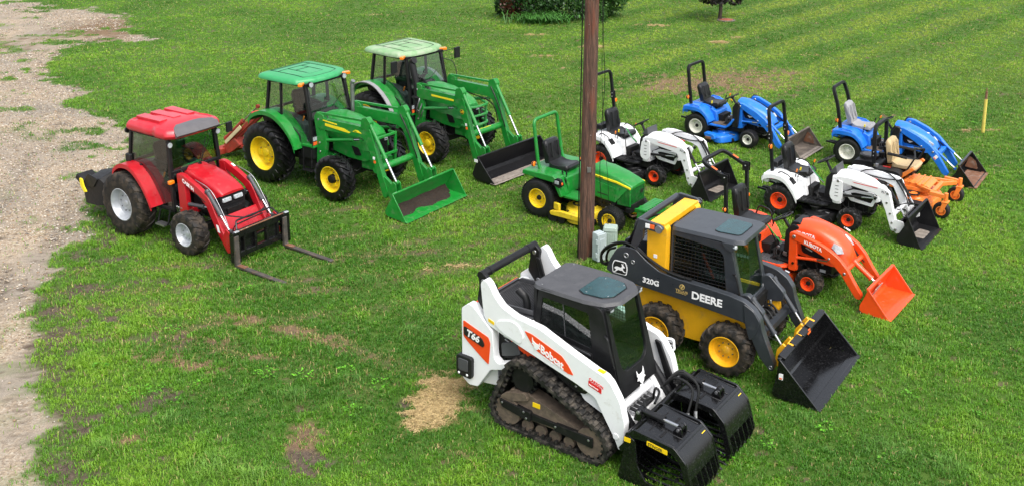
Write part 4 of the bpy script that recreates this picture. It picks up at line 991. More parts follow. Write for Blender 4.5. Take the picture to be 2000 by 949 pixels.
    for sd in (-1, 1): g.bar((2.74,sd*.30,.66),(2.80,sd*.28,1.36),.05,.05)
    if dusty:
        for z in (.92,1.14,1.36): g.tube(rpath([(2.60,-.36,z),(2.86,-.30,z),(2.90,0,z),(2.86,.30,z),(2.60,.36,z)], .18, 6), .028, sq=True, h=.02)
    else:
        for z in (.95,1.36): g.bar((2.80,-.30,z),(2.80,.30,z),.05,.05)
        g.bar((2.60,-.28,1.36),(2.80,-.28,1.36),.04,.04); g.bar((2.60,.28,1.36),(2.80,.28,1.36),.04,.04)
    g.build('grille_guard', root, bevel=.006)
    g = G('steel' if not dusty else 'vinyl_grey')
    if not dusty: g.tube(rpath([(1.36,.50,1.30),(1.36,.50,2.18)], .0), .045, n=14); g.cyl((1.36,.5,2.18),(1.40,.5,2.24),.045,.05); 
    else: g.tube([(1.30,.56,1.2),(1.30,.56,1.3)], .04)
    if not dusty: g.build('exhaust', root)
    # loader
    for sd in (-1, 1):
        y = sd*.565
        g = G(gl)
        g.prism(rpoly([(1.30,.60),(1.52,.60),(1.62,1.10),(1.56,1.74),(1.36,1.78),(1.28,1.66),(1.34,1.2)], .04), y-.045, y+.045)
        g.box(1.30,1.60,sd*.20,sd*.56,.62,.80)
        g.m('steel').bolts([(1.42,y+sd*.045,1.62),(1.42,y+sd*.045,1.1),(1.42,y+sd*.045,.9)], 'y', .03, .015, sd)
        m_ = g.build('loader_mast', root, bevel=.008)
        g = G(gl)
        g.prism(rpoly([(1.36,1.50),(1.38,1.66),(2.70,1.68),(2.86,1.70),(2.94,1.60),(3.14,.95),(3.36,.36),(3.30,.24),(3.21,.28),(3.01,.88),(2.80,1.38),(2.66,1.44),(1.46,1.42)], .05), y-.055, y+.055)
        g.bar((1.42,y,1.755),(2.74,y,1.80),.05,.045)
        g.prism(rpoly([(2.66,1.66),(2.70,1.86),(2.84,1.90),(2.92,1.80),(2.88,1.62)], .03), y-.065, y+.065)
        g.prism(rpoly([(3.10,.66),(3.26,.70),(3.46,.56),(3.44,.34),(3.24,.22)], .03), y-.035, y+.035) 
        g.m('decal_white').decal([(-.03,-.03),(.03,-.03),(.03,.03),(-.03,.03)], (3.0,y+sd*.056,1.06), (-sd,0,0), (0,0,1), .002); g.m('decal_orange').decal([(-.03,-.03),(.03,-.03),(.03,.03),(-.03,.03)], (3.02,y+sd*.056,.98), (-sd,0,0), (0,0,1), .002)
        a = g.build('loader_arm', root, bevel=.008)
        if sd < 0:
            g = G('stripe_yellow')
            if dusty:
                g.decal([(0,0),(.72,-.02),(.72,.02),(.0,.045)], (1.90,y-.057,1.545), (1,0,.03),(0,0,1), .003)
                ring = [(.055*math.cos(R(15*k)), .055*math.sin(R(15*k))) for k in range(24)]; g.m('decal_yellow').decal(ring, (2.88,y-.057,1.34),(1,0,0),(0,0,1),.002); g.m('decal_black').decal(scl(ring,.86), (2.88,y-.059,1.34),(1,0,0),(0,0,1),.002); g.m('decal_yellow').decal(scl(DEER,.075), (2.88,y-.061,1.335),(1,0,0),(0,0,1),.002)
            else:
                g.decal([(0,.0),(.70,-.045),(.74,-.02),(.55,.035),(.0,.055)], (1.62,y-.057,1.52), (1,0,0),(0,0,1), .003); g.decal([(0,0),(.42,-.03),(.40,.0),(.0,.022)], (1.56,y-.057,1.62), (1,0,0),(0,0,1), .003)
                g.decal([(.08,.05),(.16,.05),(.26,.0),(.0,.0)], (2.42,y-.057,1.53), (1,0,0),(0,0,1), .003)
                g.m(gl).text('542', (2.475,y-.061,1.535), (1,0,0),(0,0,1), .045, .003, 1., .006)
            g.build('loader_stripe', a)
        g = G(gl); hyd(g, (1.50,y,1.16), (2.62,y,1.38), .80, .04, .025, gm); g.build('lift_cylinder', root)
        g = G(gl); hyd(g, (2.82,y-sd*.0,1.84), (3.56,y,.62), .62, .042, .025, gl); g.m(gl).prism(rpoly([(3.36,.40),(3.52,.66),(3.60,.62),(3.64,.30),(3.44,.28)], .02), y+.06, y+.085).prism(rpoly([(3.36,.40),(3.52,.66),(3.60,.62),(3.64,.30),(3.44,.28)], .02), y-.085, y-.06)
        g.build('bucket_cylinder', root, bevel=.004)
    g = G(gl); g.cyl((3.02,-.6,.80),(3.02,.6,.80),.075,n=18)
    if dusty: g.m('stripe_yellow'); g.text('JOHN DEERE', (3.07,-.30,.83), (0,1,0), (-.6,0,.8), .085, .006, 1.0, .008)
    g.build('loader_cross_tube', root)
    hoses(root, [[(1.45,-.50,1.3),(1.6,-.50,1.45),(2.2,-.48,1.42),(2.8,-.49,1.3),(3.0,-.48,.9)],[(1.45,.50,1.3),(1.6,.50,1.45),(2.2,.48,1.42),(2.8,.49,1.3),(3.0,.48,.9)],[(1.3,-.44,1.6),(1.42,-.42,1.72),(1.55,-.44,1.6),(1.6,-.46,1.4)],[(2.75,.50,1.7),(2.95,.46,1.45),(3.15,.47,1.0),(3.2,.50,.8)]], .014)
    if dusty:
        hw = 1.08; prof = [(3.78,.56),(3.72,.40),(3.62,.16),(3.66,.08),(3.75,.05),(4.02,.04),(4.26,.04)]; g = bucket(root, prof, hw, 'satin_black', lipmat='worn_steel')
        bk = g.build('bucket', root, bevel=.005)
        g = G('worn_steel'); g.box(4.02,4.27,-hw+.02,hw-.02,.052,.062); g.m('steel'); g.bolts([(4.12,-.9+.3*k,.062) for k in range(7)], 'z', .016, .008, 1); g.build('cutting_edge', bk)
        g = G('decal_white'); g.decal([(-.05,-.035),(.05,-.035),(.05,.035),(-.05,.035)], (3.74,-hw-.01,.48), (1,0,0),(0,0,1), .003); g.build('bucket_decal', bk)
    else:
        hw = .97; prof = [(3.80,.54),(3.74,.40),(3.60,.17),(3.60,.09),(3.66,.05),(3.90,.03),(4.13,.02)]; g = bucket(root, prof, hw, 'jd_green')
        bk = g.build('bucket', root, bevel=.005)
        g = G('dirt_load'); rnd = random.Random(3); nx, ny = 8, 40; vs = []
        for i in range(nx+1):
            for j in range(ny+1):
                u = i/nx; y = -hw*.93+2*hw*.93*j/ny; e = rnd.uniform(-.5,.5)
                far = 3.96+.06*math.sin(y*5)+.05*math.sin(y*11+1)+.03*e
                x = 3.605+(far-3.605)*u; base = .20-.14*min(1,u*1.3)**.6
                vs.append((x, y, base+.02*math.sin(y*9+u*4)+.018*e*(1-u)+(.0 if u < .99 else -.06)))
        g.add(vs, [(i*(ny+1)+j,(i+1)*(ny+1)+j,(i+1)*(ny+1)+j+1,i*(ny+1)+j+1) for i in range(nx) for j in range(ny)]); g.build('soil', bk)
        # red backhoe style boom carried on the rear hitch
        g = G('old_red')
        for y in (-.30,-.12): g.bar((-.95,y,1.22),(-2.10,y,.30),.05,.11)
        g.bar((-.95,-.36,1.22),(-.95,.36,1.22),.09,.09); g.prism(rpoly([(-1.5,.42),(-1.9,.16),(-2.2,.10),(-2.2,.24),(-1.7,.56)], .04), -.36, .10)
        g.bar((-.35,-.3,.55),(-1.7,-.3,.35),.06,.07); g.bar((-.35,.3,.55),(-1.7,.3,.35),.06,.07); g.bar((-.35,0,1.2),(-.95,0,1.22),.06,.06); g.box(-2.3,-2.05,-.5,.4,.12,.26)
        g.m('cream').bar((-1.42,-.37,.90),(-2.02,-.37,.40),.02,.09)
        bm_ = g.build('rear_boom', root, bevel=.01)
        g = G(); hyd(g, (-2.18,-.20,.44),(-.98,-.20,1.42), .55, .05, .02, 'old_red'); g.build('boom_cylinder', bm_)
        g = G('amber'); g.obox((-2.25,-.46,.36),(.06,.10,.08)); g.build('marker_light', bm_)
    return root

def compact_cab_tractor(pose):
    root = thing('cab_tractor', 'red compact tractor with a red cab roof and pallet forks on its loader', 'tractor', pose)
    for sd in (-1, 1):
        wheel(root, (0, sd*.755, .635), sd, .635, .40, .315, 'ind', 17, 'rim_silver', 'rubber_mud', .13, .06, 'rim_silver', 8, .01, rot=.2)
        wheel(root, (1.78, sd*.745, .42), sd, .42, .31, .215, 'ind', 15, 'rim_silver', 'rubber_mud', .09, .055, 'rim_silver', 8, .01, rot=.35)
    g = G('under_black'); g.box(-.35,1.2,-.22,.22,.42,.86); g.box(1.1,2.20,-.17,.17,.50,.80); g.cyl((0,-.58,.635),(0,.58,.635),.12); g.bar((1.78,-.6,.42),(1.78,.6,.42),.12,.14)
    g.m('hose')
    for k in range(4): g.tube(catmull([(1.22,-.50+.03*k,.80),(1.26,-.54,.66-.02*k),(1.40,-.46,.62),(1.5,-.3,.7)], 5), .014, n=6)
    g.m('chrome')
    for k in range(4): g.cyl((1.18+.05*k,-.52,.62),(1.18+.05*k,-.54,.75),.018,n=8)
    g.build('chassis', root, bevel=.01)
    clutter(root, 1.14, 1.9, .30, .48, .80, 43, 46)
    path = catmull([(-.30,1.16),(-.24,1.30),(-.02,1.42),(.26,1.40),(.52,1.20),(.70,.96),(.82,.72)], 4)
    for sd in (-1, 1):
        g = G('case_red'); fender(g, [(a[0], a[1]) for a in path], sd*.54, sd*.86, .022, .06)
        g.m('satin_black').prism([(a[0], a[1]) for a in path]+[(.82,.66),(.2,.66),(-.2,.8)], sd*.53, sd*.545)
        g.build('fender', root, smooth=60)
    P = dict(xr=.0, xc=None, xa=1.08, xb=1.14, xd=.66, z0=.66, zt=2.06, zw=1.42, hb=.60, ht=.56, hf=.56, hft=.53, zd=1.40)
    cab = cab_body(root, P, glass='glass_dark'); interior(cab, .34, .68, dash=.90, sw=.18)
    g = G('roof_red')
    def ring(s, zz, dx=0):
        base = [(-.16,-.52),(-.06,-.62),(.60,-.63),(.72,-.60),(.86,-.655),(1.14,-.64),(1.26,-.50),(1.30,0),(1.26,.50),(1.14,.64),(.86,.655),(.72,.60),(.60,.63),(-.06,.62),(-.16,.52)]
        return [((p[0]-.55)*s+.55+dx, p[1]*s, zz) for p in rpoly(base, .05, 3)]
    g.loft([ring(.93, 2.05), ring(.985, 2.075), ring(1.01, 2.12), ring(.99, 2.175), ring(.94, 2.225), ring(.88, 2.248), ring(.82, 2.225), ring(.76, 2.245), ring(.5, 2.285), ring(.2, 2.30)])
    for y in (-.34,-.02,.30): g.prism(rpoly([(.02,y-.10),(.72,y-.08),(.72,y+.10),(.02,y+.12)], .03), 2.255, 2.312, 'z')
    rf = g.build('cab_roof', cab, smooth=50, bevel=.008)
    g = G('visor'); g.loft([[(.98,-.24,2.22),(.98,-.24,2.262),(.97,0,2.268),(.98,.24,2.262),(.98,.24,2.22)],[(1.16,-.44,2.2),(1.16,-.44,2.258),(1.18,0,2.262),(1.16,.44,2.258),(1.16,.44,2.2)],[(1.24,-.50,2.12),(1.25,-.50,2.215),(1.285,0,2.225),(1.25,.50,2.215),(1.24,.50,2.12)],[(1.29,-.50,2.09),(1.315,-.50,2.13),(1.345,0,2.135),(1.315,.50,2.13),(1.29,.50,2.09)]]); g.build('roof_visor', cab)
    g = G('satin_black'); g.box(.02,1.1,-.52,.52,2.03,2.06); g.build('headliner', cab)
    for sd in (-1, 1):
        lamp(cab, (1.16,sd*.56,1.95), .05); lamp(cab, (-.16,sd*.54,2.02), .05, d=(-1,0,0))
        g = G('black_plastic'); g.obox((-.06,sd*.58,1.50),(.14,.16,.16)); g.build('lock_housing', cab, bevel=.02)
        g = G('amber'); g.obox((1.18,sd*.62,1.24),(.07,.12,.075)); g.m('black_plastic').bar((1.15,sd*.54,1.24),(1.18,sd*.60,1.24),.03,.03); g.build('indicator', cab, bevel=.015)
    mirror(cab, (1.12,.54,2.02), [(1.16,.70,2.06),(1.16,.84,2.04)], (.05,.13,.20)); g = G('black_plastic'); g.obox((.96,-.40,1.78),(.06,.20,.20),(0,0,.4)); g.build('mirror', cab, bevel=.03)
    g = G('hose'); g.tube([(1.16,.10,1.42),(1.12,.30,1.90)], .008); g.build('wiper', cab)
    g = G('satin_black'); g.tube(rpath([(.78,-.60,.68),(.72,-.66,.36),(1.02,-.66,.36),(1.04,-.58,.68)], .03), .016); g.m('steel').box(.74,1.00,-.74,-.60,.345,.375); g.build('cab_step', root)
    # hood
    g = G('case_red')
    g.hood([(1.12,.30,.27,1.05,1.38,.09,.05),(1.35,.33,.30,1.02,1.375,.09,.05),(1.65,.33,.30,.95,1.32,.09,.05),(1.95,.31,.28,.96,1.22,.08,.05),(2.12,.29,.26,1.05,1.13,.06,.035),(2.17,.27,.24,1.06,1.09,.03,.02)])
    g.hood([(1.10,.24,.20,1.36,1.43,.05,.01),(1.22,.24,.20,1.36,1.43,.05,.01),(1.32,.20,.16,1.36,1.40,.05,.01)])
    hd = g.build('hood', root, smooth=45)
    g = G('dark_inner'); g.prism(rpoly([(-.28,.62),(.28,.62),(.29,1.055),(-.29,1.055)], .05), 1.98, 2.15, 'x'); g.prism([(1.4,.98),(2.05,.97),(2.05,.64),(1.4,.70)], -.31, .31)
    g.m('black_plastic')
    for z in (.70,.78,.86): g.box(2.12,2.16,-.26,.26,z,z+.03)
    g.build('grille', hd)
    for y in (-.15,.12):
        g = G('lamp_clear'); g.obox((2.16,y,.965),(.05,.20,.085),(0,-.2,0)); g.build('headlight', hd, bevel=.015)
    g = G('hose'); g.tube([(1.20,.05,1.43),(1.34,.20,1.92)], .007, n=6); g.lathe([(0,.04),(.02,.04),(.02,.001)], (1.20,.05,1.43), 'z', 12); g.build('antenna', root)
    g = G('roof_green'); g.tube(rpath([(1.02,-.30,1.02),(1.06,-.30,1.42),(1.06,.26,1.44),(1.02,.26,1.02)], .14), .028, n=10); g.build('hood_bow', root)
    # loader
    for sd in (-1, 1):
        y = sd*.50
        g = G('case_red'); g.prism(rpoly([(1.28,.62),(1.50,.62),(1.50,1.0),(1.42,1.40),(1.26,1.42),(1.28,1.0)], .04), y-.05, y+.05); g.box(1.3,1.5,sd*.17,sd*.5,.62,.74); g.build('loader_mast', root, bevel=.008)
        g = G('case_red'); g.prism(rpoly([(1.24,1.34),(1.30,1.43),(1.44,1.42),(1.80,1.28),(2.12,1.12),(2.20,1.02),(2.44,.56),(2.66,.26),(2.64,.14),(2.54,.16),(2.26,.56),(2.06,.92),(1.90,1.06),(1.60,1.20)], .04), y-.047, y+.047)
        a = g.build('loader_arm', root, bevel=.010)
        if sd < 0:
            g = G('decal_white'); g.text('CASE IH', (1.42,y-.0475,1.285), (1,0,-.42),(0,0,1), .10, .003, .95, .020); g.decal([(-.03,-.07),(.03,-.07),(.03,.07),(-.03,.07)], (2.35,y-.048,.56), (1,0,-.1),(-.3,0,1), .002)
            g.m('decal_black').decal([(0,0),(.30,-.14),(.30,-.165),(0,-.02)], (1.74,y-.048,1.16),(1,0,0),(0,0,1),.002); g.build('arm_lettering', a)
            g = G('decal_black'); g.text('FARMALL', (1.52,-.327,1.17), (1,0,-.22),(0,0,1), .10, .004, .95, .026); g.build('hood_lettering', hd)
        else:
            g = G('decal_white'); g.decal([(-.05,-.02),(.05,-.02),(.05,.02),(-.05,.02)], (1.62,y,1.365), (1,0,-.4),(0,1,0), .006); g.build('arm_lettering', a)
        g = G(); hyd(g, (1.46,y,.84),(2.10,y,.90), .75, .035, .02, 'grey_panel'); g.build('lift_cylinder', root)
        g = G(); hyd(g, (2.06,y+sd*.0,1.22),(2.62,y,.56), .60, .04, .02, 'grey_panel'); g.m('steel').tube(catmull([(1.7,y+.03,1.36),(2.1,y+.05,1.22),(2.4,y+.05,.84),(2.56,y+.03,.60)], 5), .008, n=7); g.m('case_red').prism(rpoly([(2.48,.38),(2.60,.62),(2.68,.58),(2.76,.22),(2.62,.16)], .02), y+.06, y+.085).prism(rpoly([(2.48,.38),(2.60,.62),(2.68,.58),(2.76,.22),(2.62,.16)], .02), y-.085, y-.06)
        g.build('bucket_cylinder', root, bevel=.004)
    g = G('case_red'); g.prism(rpoly([(2.26,.72),(2.40,.50),(2.48,.40),(2.45,.37),(2.34,.50),(2.22,.68)], .02), -.45, .45); g.cyl((2.52,-.5,.40),(2.52,.5,.40),.04); g.build('loader_cross_tube', root, bevel=.008)
    hoses(root, [[(2.3,-.44,.8),(2.5,-.30,.76),(2.7,-.1,.74),(2.66,.3,.78),(2.5,.42,.8)],[(2.6,-.46,.42),(2.66,-.42,.64),(2.72,-.30,.70),(2.72,.2,.72)],[(1.22,-.40,1.0),(1.18,-.46,1.25),(1.26,-.44,1.45),(1.38,-.46,1.35)]], .013)
    # pallet forks
    g = G('black_paint')
    g.bar((2.86,-.62,.58),(2.86,.62,.58),.08,.13); g.bar((2.86,-.62,.19),(2.86,.62,.19),.08,.10); g.bar((2.82,-.6,.42),(2.82,.6,.42),.04,.05)
    for y in (-.60,.60): g.prism(rpoly([(2.80,.06),(2.92,.06),(2.92,.64),(2.84,.66),(2.80,.58)], .02), y-.075, y+.075)
    for y in (-.40,-.14,.14,.40): g.prism(rpoly([(2.82,.16),(2.90,.16),(2.90,.62),(2.82,.62)], .01), y-.024, y+.024)
    g.box(2.80,2.84,-.44,-.16,.2,.58)
    g.box(2.82,2.86,.18,.42,.20,.60); g.box(2.72,2.84,-.46,-.42,.16,.62); g.box(2.72,2.84,.42,.46,.16,.62)
    g.tube(rpath([(2.84,-.52,.60),(2.70,-.42,.76),(2.70,.42,.76),(2.84,.52,.60)], .05), .018)
    g.m('rust').bar((2.90,-.54,.645),(2.90,.54,.645),.03,.02)
    g.m('lamp_clear').obox((2.92,-.60,.655),(.06,.09,.02)); g.obox((2.92,.60,.655),(.06,.09,.02))
    fc = g.build('fork_carriage', root, bevel=.006)
    for y in (-.66,.50):
        g = G('fork_steel'); b0 = 2.93
        g.prism(rpoly([(b0,.02),(b0+.03,.60),(b0+.06,.60),(b0+.06,.07),(b0+.10,.055),(b0+1.24,.035),(b0+1.26,.02),(b0+1.18,.012)], .01), y-.046, y+.046)
        g.m('rust').box(b0+.055,b0+.26,y-.047,y+.047,.052,.064)
        g.build('fork_tine', fc, bevel=.004)
    # rear cutter with a canvas skirt
    g = G('tarp_black')
    rnd = random.Random(5)
    def sk(x, z0, z1, hw, pz=0): return [(x+rnd.uniform(-.02,.02), -hw, z0), (x, -hw-.02, z1), (x, -hw*.6, z1+.05+pz), (x, 0, z1+.02), (x, hw*.6, z1+.05), (x, hw+.02, z1), (x, hw, z0)]
    g.loft([sk(-.78,.42,.84,.72), sk(-.90,.36,.92,.75,.04), sk(-1.08,.32,.93,.76), sk(-1.28,.30,.88,.75,.03), sk(-1.46,.28,.76,.73), sk(-1.56,.26,.56,.71)])
    g.prism(rpoly([(-.92,.92),(-1.25,.98),(-1.45,.74),(-1.1,.70)], .05), -.80, -.77); g.prism([(-1.42,.80),(-1.62,.90),(-1.70,.80),(-1.48,.66)], -.80, -.45)
    ct = g.build('rear_cutter', root, bevel=.01, smooth=25)
    g = G('stripe_yellow'); g.prism(rpoly([(-1.46,.86),(-1.38,.85),(-1.34,.70),(-1.26,.60),(-1.34,.58),(-1.44,.70)], .02), -.86, -.83); g.build('warning_flap', ct)
    g = G('under_black'); g.bar((-.3,-.3,.5),(-.9,-.35,.45),.05,.06); g.bar((-.3,.3,.5),(-.9,.35,.45),.05,.06); g.bar((-.3,0,.95),(-.95,0,.95),.05,.05); g.build('hitch_arm', root)
    return root
# ================================================================== sub-compact tractors
def rops(root, base, top, hw, r=.034, knee=None, hinge=None, fold=None, mat='satin_black', name='rollbar', sq=True, rad=.14):
    g = G(mat); b, t = Vector((base[0], 0, base[1])), Vector((top[0], 0, top[1])); Y = Vector((0, hw, 0))
    def leg(sd):
        pts = [b+Y*sd]
        if knee: pts.append(Vector((knee[0], sd*hw, knee[1])))
        return pts
    top_in = Y*.96
    path = leg(-1)+[t-top_in, t+top_in]+leg(1)[::-1]
    P = rpath(path, rad, 6)
    g.tube(P, r*.85, sq=True, h=r) if sq else g.tube(P, r, n=12)
    if hinge:
        for sd in (-1, 1):
            c = b.lerp(t, hinge)+Y*sd; d = (t-b).normalized()
            for k in (-1, 1): g.obox((c.x, c.y+k*.036, c.z), (.085,.014,.17), (0, math.atan2(d.x, d.z), 0))
            g.m('steel').cyl(c+Vector((0,-.055,.04)), c+Vector((0,.055,.04)), .014, n=8); g.cyl(c+Vector((0,-.055,-.04)), c+Vector((0,.055,-.04)), .014, n=8); g.m(mat)
    return g.build(name, root, bevel=.005)
def mower_deck(root, mat, x0=.36, x1=1.04, hw=.74, z=.27, shell=None, name='mower_deck'):
    g = G(mat)
    out = [(x0+.06,-hw*.55),(x0+.0,-.2),(x0,.2),(x0+.06,hw*.55),(x0+.30,hw),(x1-.22,hw),(x1,hw*.45),(x1,-hw*.45),(x1-.22,-hw),(x0+.30,-hw)]
    P = rpoly(out, .12, 4); c = ((x0+x1)/2, 0)
    def s_(k, zz): return [((p[0]-c[0])*k+c[0], p[1]*k, zz) for p in P]
    g.loft([s_(1.0,.06), s_(1.0,z-.07), s_(.96,z-.03), s_(.72,z), s_(.68,z+.03), s_(.3,z+.035)])
    for y in (-hw*.62, 0, hw*.62): g.cyl((c[0]+(.0 if y else .10),y,z-.02),(c[0]+(.0 if y else .10),y,z+.10),.085,n=16)
    g.m('under_black')
    for y in (-hw*.62, hw*.62): g.lathe([(0,.13),(.03,.13),(.03,.10),(0,.09)], (c[0],y,z+.08), 'z', 18)
    g.bar((c[0]-.06,-hw*.62,z+.10),(c[0]-.06,hw*.62,z+.10),.02,.03)
    for sd in (-1, 1):
        for x in (x0+.16, x1-.10): g.cyl((x,sd*(hw-.04),.10),(x,sd*(hw+.03),.10),.09,n=16) if x < c[0] else g.cyl((x,sd*(hw*.55),.09),(x,sd*(hw*.55+.06),.09),.08,n=16)
        g.bar((x0+.16,sd*(hw-.02),.10),(x0+.28,sd*(hw-.06),z-.02),.03,.03)
    return g.build(name, root, bevel=.008)
def pedals(root, x, z):
    for y in (-.36, .30):
        g = G('under_black'); g.obox((x, y, z+.07), (.10, .07, .014), (0, -.5, 0)); g.cyl((x+.03, y, z+.05), (x+.08, y, z), .010, n=6); g.build('pedal', root, bevel=.004)
def levers(root, specs, name='lever'):
    for a, b, knob in specs:
        g = G('black_plastic'); g.cyl(a, b, .009, n=7); e = Vector(b); d = (e-Vector(a)).normalized(); g.m(knob).cyl(e-d*.03, e+d*.03, .019, .015, n=10); g.build(name, root)
def amber_lamp(root, p, ax=(1,0,0), r=.045, arm=None):
    g = G('amber'); d = Vector(ax).normalized(); p = Vector(p); g.tube([p-d*.028, p-d*.02, p+d*.02, p+d*.028], [r*.8, r, r, r*.8], n=14); g.m('black_plastic').cyl(p-d*.012, p+d*.012, r*1.06, n=14)
    if arm: g.cyl(arm, p, .012, n=6)
    return g.build('warning_light', root)
def chassis_small(root, wb, colr='under_black', axle_r=.33, axle_f=.23):
    g = G(colr); g.box(-.30,.55,-.20,.20,.28,.62); g.box(.5,wb+.25,-.15,.15,.30,.50); g.cyl((0,-.42,axle_r),(0,.42,axle_r),.09); g.bar((wb,-.42,axle_f),(wb,.42,axle_f),.09,.10); g.bar((wb,-.3,axle_f+.06),(wb,.3,axle_f+.06),.10,.12)
    for sd in (-1, 1):
        g.cyl((wb,sd*.40,.14),(wb,sd*.40,.36),.055,n=12); g.bar((-.25,sd*.22,.36),(-.60,sd*.26,.40),.05,.04); g.bar((.1,sd*.25,.28),(.75,sd*.42,.22),.03,.04)
    for sd in (-1, 1):
        q = G('decal_red'); q.obox((-.39,sd*.50,.74),(.03,.09,.05)); q.m('amber').obox((-.39,sd*.42,.74),(.03,.05,.05)); q.build('tail_light', root, bevel=.008)
    clutter(root, .62, wb+.16, .30, .30, .58, int(wb*1000)+len(root.name), 46)
    g.bar((-.3,0,.34),(-.60,0,.34),.08,.04); g.bar((-.30,0,.70),(-.56,0,.66),.03,.03); g.prism(rpoly([(.62,.30),(1.2,.32),(1.2,.46),(.62,.46)], .02), -.36, .36)
    g.m('steel'); g.bar((.75,-.40,.25),(1.0,-.42,.24),.05,.02); g.cyl((wb-.1,.3,axle_f-.02),(wb-.1,-.3,axle_f-.02),.018,n=8)
    return g.build('chassis', root, bevel=.008)
def loader_frame(root, mat, prof, hw, t, mast, cross, lift, tilt, rodbody='black_paint', decal=None, tilt_mid=False):
    for sd in (-1, 1):
        y = sd*hw
        g = G(mat); g.prism(rpoly(mast, .04), y-.035, y+.035); g.box(mast[0][0], mast[1][0], sd*.14, sd*hw, min(p[1] for p in mast), min(p[1] for p in mast)+.08); g.build('loader_mast', root, bevel=.008)
        g = G(mat); g.prism(prof, y-t, y+t); g.m('steel')
        for px, pz, r in ((mast[2][0]-.05, mast[2][1]-.06, .032), (tilt[0][0], tilt[0][1]-.05, .026), (lift[1][0], lift[1][1]+.06, .022)): g.cyl((px,y-t-.018,pz),(px,y+t+.018,pz),r,n=12)
        a = g.build('loader_arm', root, bevel=.010)
        for off, rr in ((.016, .010), (.034, .008)):
            q = G('hose'); yy = y-sd*(t+off); q.tube(catmull([(mast[2][0]-.06, yy, mast[2][1]-.30), (mast[2][0]-.04, yy, mast[2][1]-.08), (lift[1][0]-.10, yy, lift[1][1]+.18), (tilt[0][0]-.06, yy, tilt[0][1]-.02), (tilt[0][0]+.06, yy-sd*.03, tilt[0][1]-.12+off)], 6), rr, n=6); q.build('hydraulic_line', root)
        if decal: decal(a, sd, y, t)
        if lift: g = G(); hyd(g, (lift[0][0], y, lift[0][1]), (lift[1][0], y, lift[1][1]), .62, .026, .015, rodbody); g.build('lift_cylinder', root)
        if not tilt_mid:
            g = G(); yy = y-sd*.0; hyd(g, (tilt[0][0], yy-sd*.075, tilt[0][1]), (tilt[1][0], yy-sd*.075, tilt[1][1]), .6, .026, .015, rodbody); g.build('bucket_cylinder', root)
    if tilt_mid:
        g = G(); hyd(g, (tilt[0][0], 0, tilt[0][1]), (tilt[1][0], 0, tilt[1][1]), .74, .045, .022, mat); g.build('bucket_cylinder', root)
    g = G(mat); g.cyl((cross[0], -hw, cross[1]), (cross[0], hw, cross[1]), .045, n=16); g.build('loader_cross_tube', root)

